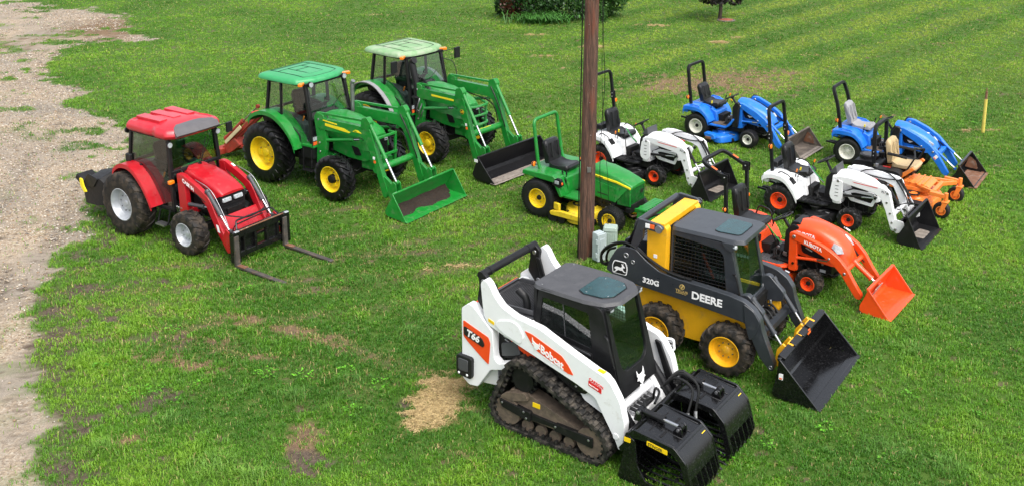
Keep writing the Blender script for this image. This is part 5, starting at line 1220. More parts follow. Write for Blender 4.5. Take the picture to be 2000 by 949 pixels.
def white_loader_tractor(pose, label):
    root = thing('loader_tractor', label, 'tractor', pose, 'white loader tractors with orange wheels')
    W = 'bobcat_white'
    for sd in (-1, 1):
        wheel(root, (0, sd*.47, .335), sd, .335, .28, .165, 'ind', 15, 'rim_orange', 'rubber', .09, .045, 'under_black', 5, .03)
        wheel(root, (1.42, sd*.47, .235), sd, .235, .21, .115, 'ind', 13, 'rim_orange', 'rubber', .06, .035, 'under_black', 5, .025)
    chassis_small(root, 1.42)
    path = catmull([(-.36,.70),(-.34,.80),(-.16,.86),(.08,.82),(.26,.64),(.38,.44)], 4)
    for sd in (-1, 1):
        g = G(W); fender(g, [(a[0], a[1]) for a in path], sd*.22, sd*.62, .025, .07); g.prism([(a[0], a[1]) for a in path]+[(.38,.42),(.0,.5),(-.34,.62)], sd*.22, sd*.26)
        g.m('satin_black').prism(rpoly([(-.02,.862),(.16,.80),(.26,.70),(.20,.66),(.0,.80)], .02), sd*.34, sd*.50); g.tube(rpath([(-.10,sd*.50,.87),(-.02,sd*.52,.94),(.16,sd*.52,.88),(.24,sd*.50,.74)], .05), .013)
        f = g.build('fender', root, bevel=.006, smooth=50)
        if sd < 0:
            g = G('decal_red'); g.text('Bobcat', (-.25,-.6215,.775), (1,0,.08),(0,0,1), .055, .003, 1.0, .006); g.m('decal_black').decal([(0,0),(.12,-.02),(.12,-.028),(0,-.012)], (-.08,-.6215,.80), (1,0,0),(0,0,1),.002); g.build('fender_lettering', f)
    g = G(W); g.box(-.38,-.26,-.56,.56,.66,.84); g.prism(rpoly([(-.30,.60),(.36,.60),(.36,.78),(.20,.86),(-.30,.86)], .05), -.24, .24); g.prism(rpoly([(.28,.44),(.48,.44),(.40,.78),(.24,.80)], .04), -.30, .30); g.build('rear_body', root, bevel=.02)
    g = G('satin_black'); g.prism(rpoly([(.36,-.56),(.86,-.56),(.98,-.44),(.98,.44),(.86,.56),(.36,.56)], .06), .40, .435, 'z')
    for k in range(6): g.box(.42,.86,-.54+.0,-.54+.012,.435,.44); g.bar((.44+.08*k,-.50,.44),(.44+.08*k,.50,.44),.02,.012)
    g.build('platform', root, bevel=.008); pedals(root, .74, .43)
    mower_deck(root, 'satin_black', .34, 1.10, .72, .26)
    rops(root, (-.24,.80), (-.43,2.17), .40, .032, hinge=.58)
    amber_lamp(root, (-.30,-.47,1.40), (1,0,0), .05, (-.30,-.42,1.40)); amber_lamp(root, (-.33,.47,1.45), (1,0,0), .05, (-.33,.42,1.45))
    seat(root, .0, .92, .46, back_h=.46, tilt=.20); 
    g = G('satin_black'); g.box(-.36,-.20,-.26,.26,.90,1.02); g.build('tool_box', root, bevel=.02)
    steering_wheel(root, (.70,0,1.20), .18, -.55, 'black_plastic', (.86,0,.92))
    g = G('black_plastic'); g.prism(rpoly([(.78,.44),(1.00,.44),(1.02,1.02),(.90,1.02),(.80,.90)], .04), -.20, .20); g.m('grey_panel').prism([(.84,1.00),(.98,1.18),(1.02,1.02)], -.20, .20); g.build('dashboard', root, bevel=.015)
    levers(root, [((.25,-.28,.8),(.30,-.30,1.0),'stripe_yellow'),((.30,.28,.8),(.36,.30,1.02),'amber'),((.20,-.30,.8),(.24,-.34,.96),'amber'),((.62,-.42,.44),(.52,-.40,1.06),'black_plastic')])
    g = G('jd_green'); g.tube(catmull([(.50,-.30,1.10),(.66,-.34,.96),(.80,-.32,.84)], 4), .012, n=6); g.m('chrome').tube(catmull([(.44,-.28,1.12),(.62,-.32,.96),(.80,-.30,.80)], 4), .010, n=6); g.build('loader_control', root)
    # hood
    g = G(W)
    g.hood([(.94,.27,.22,.62,.985,.08,.05),(1.10,.28,.24,.60,1.02,.08,.05),(1.40,.28,.24,.60,1.00,.08,.05),(1.66,.27,.22,.60,.93,.08,.045),(1.84,.24,.18,.60,.83,.07,.03),(1.90,.20,.14,.62,.76,.05,.02)])
    hd = g.build('hood', root, smooth=45)
    for sd in (-1, 1):
        g = G('satin_black'); g.prism(rpoly([(1.30,.90),(1.52,.83),(1.70,.82),(1.66,.79),(1.46,.78),(1.36,.81)], .02), sd*.27, sd*.288); g.prism(rpoly([(1.34,.73),(1.42,.62),(1.76,.585),(1.81,.70),(1.76,.745),(1.44,.745)], .03), sd*.27, sd*.31); g.build('side_vent', hd)
        g = G(W); frame_panel(g, rpoly([(1.22,.72),(1.36,.56),(1.80,.52),(1.88,.74),(1.80,.80),(1.40,.80)], .03), rpoly([(1.34,.72),(1.42,.62),(1.76,.585),(1.81,.70),(1.76,.745),(1.44,.745)], .03), sd*.30, sd*.33)
        g.build('side_guard', hd, bevel=.006)
        g = G('decal_red'); g.decal([(0,0),(.46,-.05),(.44,-.075),(.10,-.02)], (1.22,sd*.283,.95), (1,0,0) if sd < 0 else (1,0,0),(0,0,1), .006 if sd < 0 else -.006); g.m('decal_black').decal([(.1,.0),(.46,-.045),(.44,-.06)], (1.22,sd*.285,.93), (1,0,0),(0,0,1), .006 if sd < 0 else -.006); g.build('hood_stripe', hd)
        g = G('lamp_clear'); g.obox((1.87,sd*.13,.72),(.05,.10,.07),(0,-.3,0)); g.build('headlight', hd, bevel=.015)
    g = G('satin_black'); g.prism(rpoly([(-.20,.54),(.20,.54),(.16,.70),(-.16,.70)], .03), 1.86, 1.915, 'x'); g.build('grille', hd)
    prof = rpoly([(1.06,.98),(1.10,1.05),(1.30,1.07),(1.70,1.03),(2.04,.99),(2.13,.93),(2.22,.62),(2.34,.26),(2.30,.18),(2.22,.18),(2.08,.56),(1.96,.80),(1.80,.86),(1.30,.92)], .04)
    def dec(a, sd, y, t):
        if sd > 0: 
            g = G('decal_black'); g.text('FL', (1.30,y+t,1.072), (1,0,0),(0,1,0), .05,.003); g.build('arm_lettering', a); return
        g = G('decal_black'); g.text('FL7', (1.98,y-t-.001,.90), (1,0,0),(0,0,1), .06, .003, 1., .006)
        g.build('arm_lettering', a); g = G()
        g.m('decal_red').decal([(0,0),(.5,-.02),(.5,-.035),(.05,-.015)], (1.40,y-t,1.00), (1,0,0),(0,0,1), .003)
        g.build('arm_lettering', a); g = G()
        for x, z in ((2.10,.72),(2.18,.52),(2.24,.34)): g.m('steel').lathe([(0,.02),(-.01,.02),(-.01,.001)], (x,y-t,z), 'y', 12, close=False)
        g.build('arm_pin', a)
    loader_frame(root, W, prof, .40, .05, [(1.04,.48),(1.20,.48),(1.18,1.02),(1.02,1.02)], (2.20,.46), ((1.16,.66),(1.86,.74)), ((2.10,.96),(2.44,.46)), 'under_black', dec)
    for sd in (-1, 1):
        g = G(W); g.prism(rpoly([(1.02,.96),(1.22,.98),(1.24,.60),(1.16,.52),(1.02,.56),(.98,.66)], .05), sd*.43, sd*.465); g.m('decal_black')
        for k in range(4): g.obox((1.12,sd*.467,.86-.07*k),(.07,.004,.010))
        g.build('loader_bracket', root, bevel=.006)
        g = G(W); g.prism(rpoly([(2.18,.32),(2.30,.44),(2.46,.42),(2.50,.24),(2.34,.16)], .03), sd*.47, sd*.49)
        g.m('steel').cyl((2.32,sd*.33,.24),(2.32,sd*.52,.24),.026,n=10); g.cyl((2.24,sd*.33,.36),(2.24,sd*.50,.36),.022,n=10); g.build('bucket_link', root, bevel=.005)
    g = G('satin_black'); g.bar((2.40,-.46,.36),(2.40,.46,.36),.04,.16); g.build('quick_hitch', root, bevel=.006)
    hoses(root, [[(1.2,-.30,.7),(1.5,-.36,.86),(1.9,-.36,.84),(2.1,-.34,.64)],[(1.2,.30,.9),(1.5,.33,1.06),(1.9,.34,1.02),(2.2,.32,.7),(2.34,.2,.5)],[(2.2,-.2,.6),(2.36,-.1,.66),(2.46,.1,.62),(2.44,.26,.5)],[(2.2,-.1,.5),(2.4,-.2,.56),(2.48,-.34,.44)]], .012)
    bk = bucket(root, [(2.56,.57),(2.52,.42),(2.40,.18),(2.40,.08),(2.46,.03),(2.60,.02),(2.84,.02)], .63, 'satin_black').build('bucket', root, bevel=.004)
    g = G('worn_steel'); g.decal(rpoly([(.0,-.22),(.26,-.24),(.26,.20),(.05,.24)], .05), (2.50,.12,.036), (1,0,0),(0,1,0), .003); g.build('worn_patch', bk)
    return root

def orange_loader_tractor(pose):
    root = thing('loader_tractor', 'orange loader tractor with an orange bucket and curved loader arms, rollbar folded back', 'tractor', pose)
    K = 'kubota_orange'
    for sd in (-1, 1):
        wheel(root, (0, sd*.46, .335), sd, .335, .28, .165, 'ind', 15, 'rim_orange', 'rubber', .09, .045, 'under_black', 5, .02)
        wheel(root, (1.40, sd*.46, .235), sd, .235, .21, .115, 'ind', 13, 'rim_orange', 'rubber_mud', .05, .035, 'under_black', 5, .02)
    chassis_small(root, 1.40)
    path = catmull([(-.36,.66),(-.32,.78),(-.10,.82),(.14,.78),(.30,.62),(.40,.44)], 4)
    for sd in (-1, 1):
        g = G(K); fender(g, [(a[0], a[1]) for a in path], sd*.20, sd*.60, .025, .07); g.prism([(a[0], a[1]) for a in path]+[(.40,.42),(.0,.5),(-.34,.62)], sd*.20, sd*.24)
        g.m('satin_black').tube(rpath([(-.05,sd*.46,.84),(.0,sd*.46,1.02),(.22,sd*.46,.98),(.30,sd*.46,.72)], .07), .016); g.build('fender', root, bevel=.006, smooth=50)
    g = G(K); g.box(-.36,-.22,-.40,.40,.50,.80); g.prism(rpoly([(-.25,.50),(.40,.46),(.34,.80),(-.25,.84)], .05), -.24, .24); g.build('rear_body', root, bevel=.02)
    g = G(K); g.prism(rpoly([(.34,-.54),(.88,-.54),(.98,-.46),(.98,.46),(.88,.54),(.34,.54)], .06), .38, .42, 'z')
    for sd in (-1, 1): g.bar((.38,sd*.53,.40),(.90,sd*.53,.40),.03,.07)
    g.m('grey_panel').prism(rpoly([(.38,-.49),(.84,-.49),(.90,-.40),(.90,.40),(.84,.49),(.38,.49)], .04), .42, .432, 'z')
    for k in range(6): g.bar((.44+.07*k,-.46,.436),(.44+.07*k,.46,.436),.016,.012)
    g.build('platform', root, bevel=.008); pedals(root, .74, .43)
    mower_deck(root, K, .30, 1.04, .74, .27)
    g = G('satin_black')
    for sd in (-1, 1):
        g.bar((-.20,sd*.42,.60),(-.27,sd*.42,1.72),.06,.06)
        for k in (-1, 1): g.obox((-.28,sd*.42+k*.04,1.72),(.12,.014,.16))
        g.m('steel').cyl((-.28,sd*.42-.06,1.74),(-.28,sd*.42+.06,1.74),.016,n=8); g.m('satin_black')
        g.m('decal_orange').obox((-.45,sd*.4205,1.845),(.12,.058,.012),(0,-.43+math.pi,0)) if False else None; g.m('satin_black')
    g.tube(rpath([(-.28,-.42,1.73),(-.76,-.42,1.94),(-.76,.42,1.94),(-.28,.42,1.73)], .14, 6), .03, sq=True, h=.03)
    g.m('decal_orange')
    for sd in (-1, 1): g.obox((-.50,sd*.42,1.864),(.12,.05,.012),(0,.41,0))
    g.build('rollbar', root, bevel=.006)
    amber_lamp(root, (-.24,-.48,1.16), (1,0,0), .035, (-.24,-.43,1.16)); amber_lamp(root, (-.24,.48,1.16), (1,0,0), .035, (-.24,.43,1.16))
    seat(root, -.08, .96, .46, back_h=.52, tilt=.18)
    steering_wheel(root, (.66,0,1.10), .18, -.55, 'black_plastic', (.84,0,.86))
    g = G('black_plastic'); g.prism(rpoly([(.80,.43),(1.04,.43),(1.06,1.08),(.94,1.10),(.82,.96)], .04), -.24, .24); g.prism(rpoly([(.86,1.0),(1.06,1.05),(1.06,1.15),(.92,1.14)], .04), -.20, .20); g.build('dashboard', root, bevel=.02)
    levers(root, [((.3,.30,.8),(.34,.33,1.0),'black_plastic'),((.30,-.30,.78),(.36,-.32,.96),'black_plastic'),((.20,-.30,.78),(.24,-.33,.94),'decal_orange'),((.36,.26,.75),(.46,.28,1.06),'black_plastic')])
    g = G('jd_green'); g.tube(catmull([(.52,-.34,1.02),(.66,-.36,.90),(.80,-.34,.76)], 4), .012, n=6); g.m('hose').tube(catmull([(.48,-.30,1.04),(.60,-.34,.92),(.72,-.34,.70)], 4), .012, n=6); g.build('loader_control', root)
    # engine bits under the seat
    g = G('under_black'); 
    for k in range(6): g.obox((-.1+.09*k,-.30,.66+.03*(k % 3)),(.07,.10,.12))
    g.build('under_seat', root)
    g = G(K)
    g.hood([(1.00,.28,.23,.62,1.10,.09,.06),(1.20,.29,.25,.60,1.115,.09,.06),(1.45,.29,.26,.56,1.08,.10,.06),(1.68,.29,.24,.54,.99,.11,.05),(1.86,.26,.18,.54,.85,.10,.04),(1.95,.19,.11,.58,.72,.06,.03)])
    hd = g.build('hood', root, smooth=50)
    for sd in (-1, 1):
        g = G('dark_inner'); g.prism(rpoly([(1.12,.86),(1.30,.84),(1.56,.72),(1.60,.64),(1.40,.62),(1.16,.66)], .05), sd*.272, sd*.288); g.m('lamp_clear'); g.bar((1.22,sd*.29,.76),(1.34,sd*.29,.72),.006,.02); g.build('side_vent', hd)
        g = G('lamp_clear'); g.loft([[(1.66,sd*.275,.86),(1.68,sd*.235,.945),(1.78,sd*.19,.88),(1.84,sd*.215,.80),(1.75,sd*.27,.79)],[(1.69,sd*.290,.86),(1.71,sd*.258,.95),(1.81,sd*.218,.90),(1.87,sd*.238,.80),(1.77,sd*.285,.785)]]); g.m('steel').lathe([(0,.03),(.02,.035)], (1.70,sd*.26,.80), 'y', 10, close=False); g.build('headlight', hd, smooth=60)
    g = G('decal_white'); g.decal(rpoly([(-.02,-.03),(.02,-.03),(.02,.03),(-.02,.03)], .01), (1.52,.0,1.082), (1,0,-.3),(0,1,0), .004); g.build('hood_badge', hd)
    g = G('decal_white'); g.text('KUBOTA', (1.04,-.292,.965), (1,0,-.04),(0,0,1), .085, .006, .95, .028); g.build('hood_lettering', hd)
    prof = rpoly([(.98,.98),(1.02,1.06),(1.16,1.04),(1.34,1.00),(1.55,.945),(1.72,.87),(1.88,.77),(2.02,.63),(2.16,.42),(2.30,.24),(2.28,.16),(2.20,.16),(2.06,.34),(1.92,.52),(1.76,.66),(1.60,.75),(1.40,.83),(1.14,.90),(1.04,.92)], .035)
    def dec(a, sd, y, t):
        g = G('decal_white')
        if sd < 0: g.text('KUBOTA', (1.25,y-t-.001,.905), (1,0,-.24),(0,0,1), .085, .003, .95, .028)
        else: g.decal(rpoly([(-.06,-.02),(.06,-.02),(.06,.02),(-.06,.02)], .01), (1.66,y,.975), (1,0,-.42),(0,1,0), .006); g.m('decal_black').decal([(-.05,-.015),(-.02,-.015),(-.02,.015),(-.05,.015)], (1.66,y,.982), (1,0,-.42),(0,1,0), .006)
        g.build('arm_lettering', a); g = G()
        g.m('black_paint').lathe([(0,.022),(-.02,.022),(-.02,.001)], (1.08,y-.036,.50), 'y', 12, close=False); g.build('arm_pin', a)
    loader_frame(root, K, prof, .42, .045, [(1.00,.36),(1.14,.36),(1.12,1.04),(.98,1.04)], (1.96,.56), ((1.12,.60),(1.70,.68)), ((1.98,.60),(2.40,.30)), K, dec, tilt_mid=True)
    g = G('rim_silver'); g.decal(rpoly([(-.05,-.025),(.05,-.025),(.05,.025),(-.05,.025)], .005), (1.55,-.29,.42), (1,0,0),(0,0,1), .004); g.build('rating_plate', root)
    g = G('lamp_clear'); g.cyl((2.36,-.06,.36),(2.40,.06,.36),.03,n=10); g.build('pin', root)
    bk = bucket(root, [(2.44,.45),(2.40,.32),(2.33,.15),(2.33,.07),(2.38,.03),(2.56,.02),(2.80,.02)], .615, K).build('bucket', root, bevel=.004)
    g = G('worn_steel'); g.decal(rpoly([(-.16,-.09),(.18,-.10),(.16,.09),(-.18,.08)], .03), (2.424,-.10,.27), (0,1,0),(.4,0,.9), .012); g.build('worn_patch', bk)
    return root

def blue_loader_tractor(pose, label, seatmat, bent, turf, deck, worn):
    root = thing('loader_tractor', label, 'tractor', pose, 'blue loader tractors with white wheels')
    B = 'nh_blue'
    for sd in (-1, 1):
        wheel(root, (0, sd*.46, .325), sd, .325, .28, .175, 'turf', 42 if turf else 54, 'rim_white', 'rubber', .09, .04, 'under_black' if not turf else 'rim_white', 5, .02)
        wheel(root, (1.40, sd*.46, .225), sd, .225, .20, .115, 'rib', 12, 'rim_white', 'rubber', .05, .035, 'under_black', 5, .02)
    chassis_small(root, 1.40)
    path = catmull([(-.36,.66),(-.32,.78),(-.14,.80),(.10,.78),(.26,.66),(.36,.48)], 4)
    for sd in (-1, 1):
        g = G(B); fender(g, [(a[0], a[1]) for a in path], sd*.22, sd*.61, .025, .08); g.prism([(a[0], a[1]) for a in path]+[(.36,.42),(.0,.5),(-.34,.58)], sd*.22, sd*.26)
        g.m('vinyl_grey').prism(rpoly([(.02,.82),(.20,.74),(.34,.58),(.30,.54),(.12,.66)], .03), sd*.30, sd*.48)
        g.m(B).tube(rpath([(-.20,sd*.56,.80),(-.16,sd*.56,.86),(.06,sd*.56,.84),(.12,sd*.56,.76)], .04), .016); g.build('fender', root, bevel=.006, smooth=50)
    g = G(B); g.box(-.38,-.25,-.58,.58,.64,.80); g.prism(rpoly([(-.30,.54),(.34,.50),(.30,.78),(.10,.84),(-.30,.84)], .05), -.24, .24); g.prism(rpoly([(.24,.42),(.44,.42),(.40,.70),(.24,.78)], .04), -.30, .30); g.build('rear_body', root, bevel=.02)
    g = G(B); g.prism(rpoly([(.34,.40),(.80,.40),(.92,.50),(1.02,.66),(.98,.68),(.88,.54),(.78,.44),(.34,.44)], .02), -.54, .54)
    g.m('mud').prism(rpoly([(.38,-.48),(.76,-.48),(.76,.48),(.38,.48)], .06), .442, .452, 'z'); g.build('platform', root, bevel=.008); pedals(root, .74, .45)
    if deck:
        mower_deck(root, B, .30, 1.02, .75, .26)
        g = G(B); g.prism(rpoly([(.34,.28),(.62,.26),(.66,.14),(.40,.12)], .04), -.80, -.62); g.m('rust').prism([(.38,.20),(.56,.20),(.56,.12),(.38,.12)], -.805, -.70); g.build('discharge_chute', root, bevel=.01)
    if bent: rops(root, (-.24,.76), (-.50,1.75), .40, .036, knee=(-.36,1.38))
    else: rops(root, (-.25,.76), (-.40,1.78), .40, .036)
    for sd in (-1, 1): amber_lamp(root, (-.33,sd*.46,1.00), (1,0,0), .048, (-.28,sd*.41,1.0))
    seat(root, -.02 if not bent else -.06, .90, .46, seatmat, back_h=.40 if not bent else .48, tilt=.30)
    steering_wheel(root, (.66,0,1.08), .17, -.5, 'black_plastic', (.84,0,.84))
    g = G('satin_black'); g.prism(rpoly([(.84,.44),(1.02,.44),(1.04,.98),(.92,1.04),(.84,.90)], .03), -.22, .22)
    for sd in (-1, 1): g.prism(rpoly([(.96,.46),(1.10,.46),(1.12,1.08),(1.02,1.10),(.94,.96)], .03), sd*.42, sd*.52)
    g.build('dashboard', root, bevel=.015)
    levers(root, [((.25,-.30,.76),(.28,-.32,.94),'stripe_yellow'),((.36,.28,.76),(.46,.30,1.04),'amber'),((.74,-.10,.95),(.76,-.22,1.05),'amber'),((.30,.30,.76),(.34,.33,.96),'black_plastic')])
    g = G(B)
    g.hood([(.92,.25,.20,.62,1.06,.08,.05),(1.10,.27,.23,.58,1.05,.09,.05),(1.36,.27,.23,.54,.97,.10,.05),(1.60,.26,.20,.52,.87,.10,.05),(1.80,.23,.15,.52,.74,.08,.04),(1.88,.17,.10,.54,.64,.06,.02)])
    hd = g.build('hood', root, smooth=50)
    for sd in (-1, 1):
        g = G('satin_black'); g.prism(rpoly([(1.06,.90),(1.24,.88),(1.52,.76),(1.66,.62),(1.40,.62),(1.20,.66)], .04), sd*.262, sd*.280)
        g.m('decal_white'); g.prism(rpoly([(1.10,.91),(1.28,.90),(1.58,.76),(1.62,.70),(1.54,.74),(1.26,.86)], .02), sd*.280, sd*.290); g.decal([(0,0),(.14,-.02),(.06,-.06)], (1.24,sd*.281,.76), (1,0,0),(0,0,1), .003 if sd < 0 else -.003)
        g.m(B).bar((1.10,sd*.29,.66),(1.66,sd*.28,.62),.02,.05); g.build('side_vent', hd)
        g = G('lamp_clear'); g.obox((1.74,sd*.185,.74),(.14,.06,.07),(0,.6,sd*-.5)); g.build('headlight', hd, bevel=.02)
    g = G('satin_black'); g.prism(rpoly([(-.15,.48),(.15,.48),(.11,.62),(-.11,.62)], .03), 1.86, 1.895, 'x'); g.m('decal_white').lathe([(0,.03),(.008,.03),(.008,.001)], (1.62,0,.915), 'z', 14); g.build('grille', hd)
    prof = rpoly([(1.00,1.00),(1.04,1.08),(1.20,1.07),(1.52,.94),(1.78,.78),(1.98,.58),(2.14,.34),(2.24,.20),(2.20,.12),(2.10,.16),(1.96,.36),(1.80,.54),(1.62,.68),(1.44,.80),(1.16,.94)], .035)
    def dec(a, sd, y, t):
        if sd < 0:
            g = G('decal_white'); g.decal([(-.035,-.05),(.035,-.05),(.035,.05),(-.035,.05)], (1.93,y-t-.001,.52), (1,0,-.8),(.6,0,.8), .003); g.m('decal_orange').decal([(-.03,-.045),(.03,-.045),(.03,-.02),(-.03,-.02)], (1.93,y-t-.003,.52), (1,0,-.8),(.6,0,.8), .003); g.build('arm_decal', a)
    loader_frame(root, B, prof, .41, .045, [(1.04,.44),(1.18,.44),(1.16,1.06),(1.02,1.06)], (1.92,.54), ((1.16,.62),(1.60,.66)), ((1.86,.68),(2.34,.30)), B, dec)
    g = G(B); g.box(1.86,1.98,-.40,.40,.50,.58); g.build('loader_brace', root, bevel=.01)
    bmat = 'bucket_old' if worn else 'black_paint'
    bk = bucket(root, [(2.46,.47),(2.42,.32),(2.32,.15),(2.32,.07),(2.38,.03),(2.56,.02),(2.82,.03)], .615, bmat, lipmat='worn_steel' if worn else 'rust').build('bucket', root, bevel=.004)
    g = G('rust'); g.prism(rpoly([(2.36,.10),(2.44,.36),(2.58,.26),(2.64,.08)], .03), .596, .606)
    if not worn: g.box(2.42,2.76,-.50,.56,.034,.040)
    g.build('worn_patch', bk)
    return root

def green_garden_tractor(pose):
    root = thing('garden_tractor', 'small green garden tractor with a green rollbar and yellow mower deck, partly behind the pole', 'tractor', pose)
    Gm = 'jd_green'
    for sd in (-1, 1):
        wheel(root, (0, sd*.50, .405), sd, .405, .34, .195, 'turf', 46, 'jd_yellow', 'rubber', .09, .045, 'under_black', 5, .03)
        wheel(root, (1.63, sd*.47, .265), sd, .265, .22, .145, 'turf', 34, 'jd_yellow', 'rubber', .06, .04, 'under_black', 5, .03)
    g = G('under_black'); g.box(-.32,.5,-.20,.20,.30,.66); g.box(.4,1.9,-.16,.16,.36,.56); g.cyl((0,-.42,.405),(0,.42,.405),.10); g.bar((1.63,-.4,.265),(1.63,.4,.265),.10,.10); g.bar((-.3,0,.40),(-.66,0,.40),.07,.05); g.bar((1.9,-.3,.46),(1.9,.3,.46),.10,.10); g.box(1.2,1.95,-.25,.25,.50,.57)
    g.m('rust').tube(catmull([(1.80,-.1,.34),(1.92,-.16,.30),(2.04,-.12,.36)], 4), .018)
    g.build('chassis', root, bevel=.008)
    clutter(root, .6, 1.6, .28, .34, .56, 77, 40)
    for sd in (-1, 1):
        g = G(Gm); g.prism(rpoly([(-.38,.86),(-.36,.96),(.36,.96),(.46,.90),(.60,.56),(.54,.54),(.38,.82)], .03), sd*.24, sd*.66); g.prism([(.36,.90),(.62,.54),(.30,.54),(.1,.8)], sd*.24, sd*.30); g.build('fender', root, bevel=.015)
        g = G('satin_black'); g.prism(rpoly([(.36,.78),(.44,.92),(.56,.92),(.62,.80),(.54,.74)], .02), sd*.60, sd*.672); g.m('lamp_clear').obox((.48,sd*.674,.85),(.10,.012,.07)); g.m('decal_orange').obox((.60,sd*.662,.84),(.02,.04,.05)); g.build('side_light', root, bevel=.008)
    g = G(Gm); g.prism(rpoly([(-.36,.60),(.30,.60),(.30,.92),(-.36,.96)], .03), -.26, .26); g.prism(rpoly([(.30,.50),(.60,.50),(.54,.88),(.30,.94)], .03), -.40, .40); g.prism(rpoly([(.50,-.56),(1.02,-.56),(1.02,.56),(.50,.56)], .05), .52, .56, 'z')
    g.prism(rpoly([(.86,.54),(1.10,.54),(1.10,1.14),(.96,1.18),(.86,1.0)], .04), -.28, .28); g.m('satin_black').decal([(0,0),(.07,-.02),(.07,.10),(.02,.12)], (.46,-.402,.74), (1,0,0),(0,0,1), .006); g.build('body', root, bevel=.012)
    rops(root, (-.06,.90), (-.27,1.95), .43, .036, knee=(-.14,1.08), mat=Gm, sq=False, rad=.12)
    for sd in (-1, 1): amber_lamp(root, (-.20,sd*.50,1.06), (1,0,0), .055, (-.12,sd*.44,1.04))
    seat(root, -.02, 1.04, .50, back_h=.44, tilt=.20, depth=.46)
    steering_wheel(root, (.78,0,1.26), .18, -.5, 'black_plastic', (.96,0,1.0))
    levers(root, [((.44,-.36,.86),(.42,-.38,.98),'black_plastic'),((.50,-.36,.86),(.52,-.38,.97),'black_plastic'),((.36,.34,.9),(.36,.36,1.05),'amber')])
    # hood
    g = G(Gm)
    g.hood([(1.06,.28,.24,.60,1.17,.06,.03),(1.30,.29,.25,.58,1.155,.06,.03),(1.60,.29,.26,.56,1.08,.06,.03),(1.86,.285,.255,.88,.985,.06,.025),(1.95,.27,.24,.89,.94,.04,.015)])
    hd = g.build('hood', root, smooth=35, bevel=.006)
    g = G('jd_green'); g.prism(rpoly([(-.275,.52),(.275,.52),(.275,.90),(-.275,.90)], .03), 1.64, 1.935, 'x')
    g.m('satin_black')
    for k in range(8):
        for sd in (-1, 1): g.box(1.68+.03*k,1.688+.03*k,sd*.273,sd*.280,.56,.88)
    for k in range(16): g.box(1.932,1.942,-.25+.033*k,-.242+.033*k,.55,.88)
    g.m('decal_black').prism(rpoly([(.10,.72),(.20,.72),(.20,.80),(.10,.80)],.01), 1.94, 1.948, 'x')
    g.build('grille', hd, bevel=.004)
    g = G('stripe_yellow')
    for sd in (-1, 1): g.prism([(1.08,1.055),(1.62,1.00),(1.93,.925),(1.93,.895),(1.62,.965),(1.08,1.015)], sd*.268, sd*.292)
    g.build('hood_stripe', hd)
    g = G('decal_black'); g.text('JOHN DEERE', (1.10,-.293,1.018), (1,0,-.10),(0,0,1), .034, .003, 1.1, .004); g.build('hood_lettering', hd)
    g = G(Gm)
    for sd in (-1, 1): g.prism(rpoly([(1.12,.62),(1.58,.58),(1.60,.86),(1.12,.94)], .03), sd*.285, sd*.300); g.m('decal_black').bar((1.2,sd*.301,.70),(1.44,sd*.301,.68),.004,.02); g.m(Gm)
    g.build('side_panel', hd, bevel=.006)
    mower_deck(root, 'deck_yellow', .44, 1.26, .66, .32)
    g = G('deck_yellow'); g.bar((.40,-.62,.34),(.55,-.66,.34),.06,.14); g.prism(rpoly([(.34,.24),(.60,.28),(1.10,.26),(1.10,.16),(.50,.16),(.36,.16)], .03), -.72, -.64); g.m('under_black').cyl((.40,-.70,.12),(.40,-.60,.12),.12,n=16); g.build('deck_skirt', root, bevel=.01)
    # front weight bracket
    g = G(Gm); g.box(2.12,2.16,-.34,.34,.30,.56); g.box(2.12,2.32,-.36,.36,.54,.58)
    for k in range(9): g.box(2.16,2.36,-.34+.077*k,-.31+.077*k,.36,.585)
    g.box(2.34,2.37,-.36,.36,.36,.56); g.box(1.9,2.14,-.12,-.06,.38,.46); g.box(1.9,2.14,.06,.12,.38,.46)
    g.build('front_weight_bracket', root, bevel=.006)
    return root

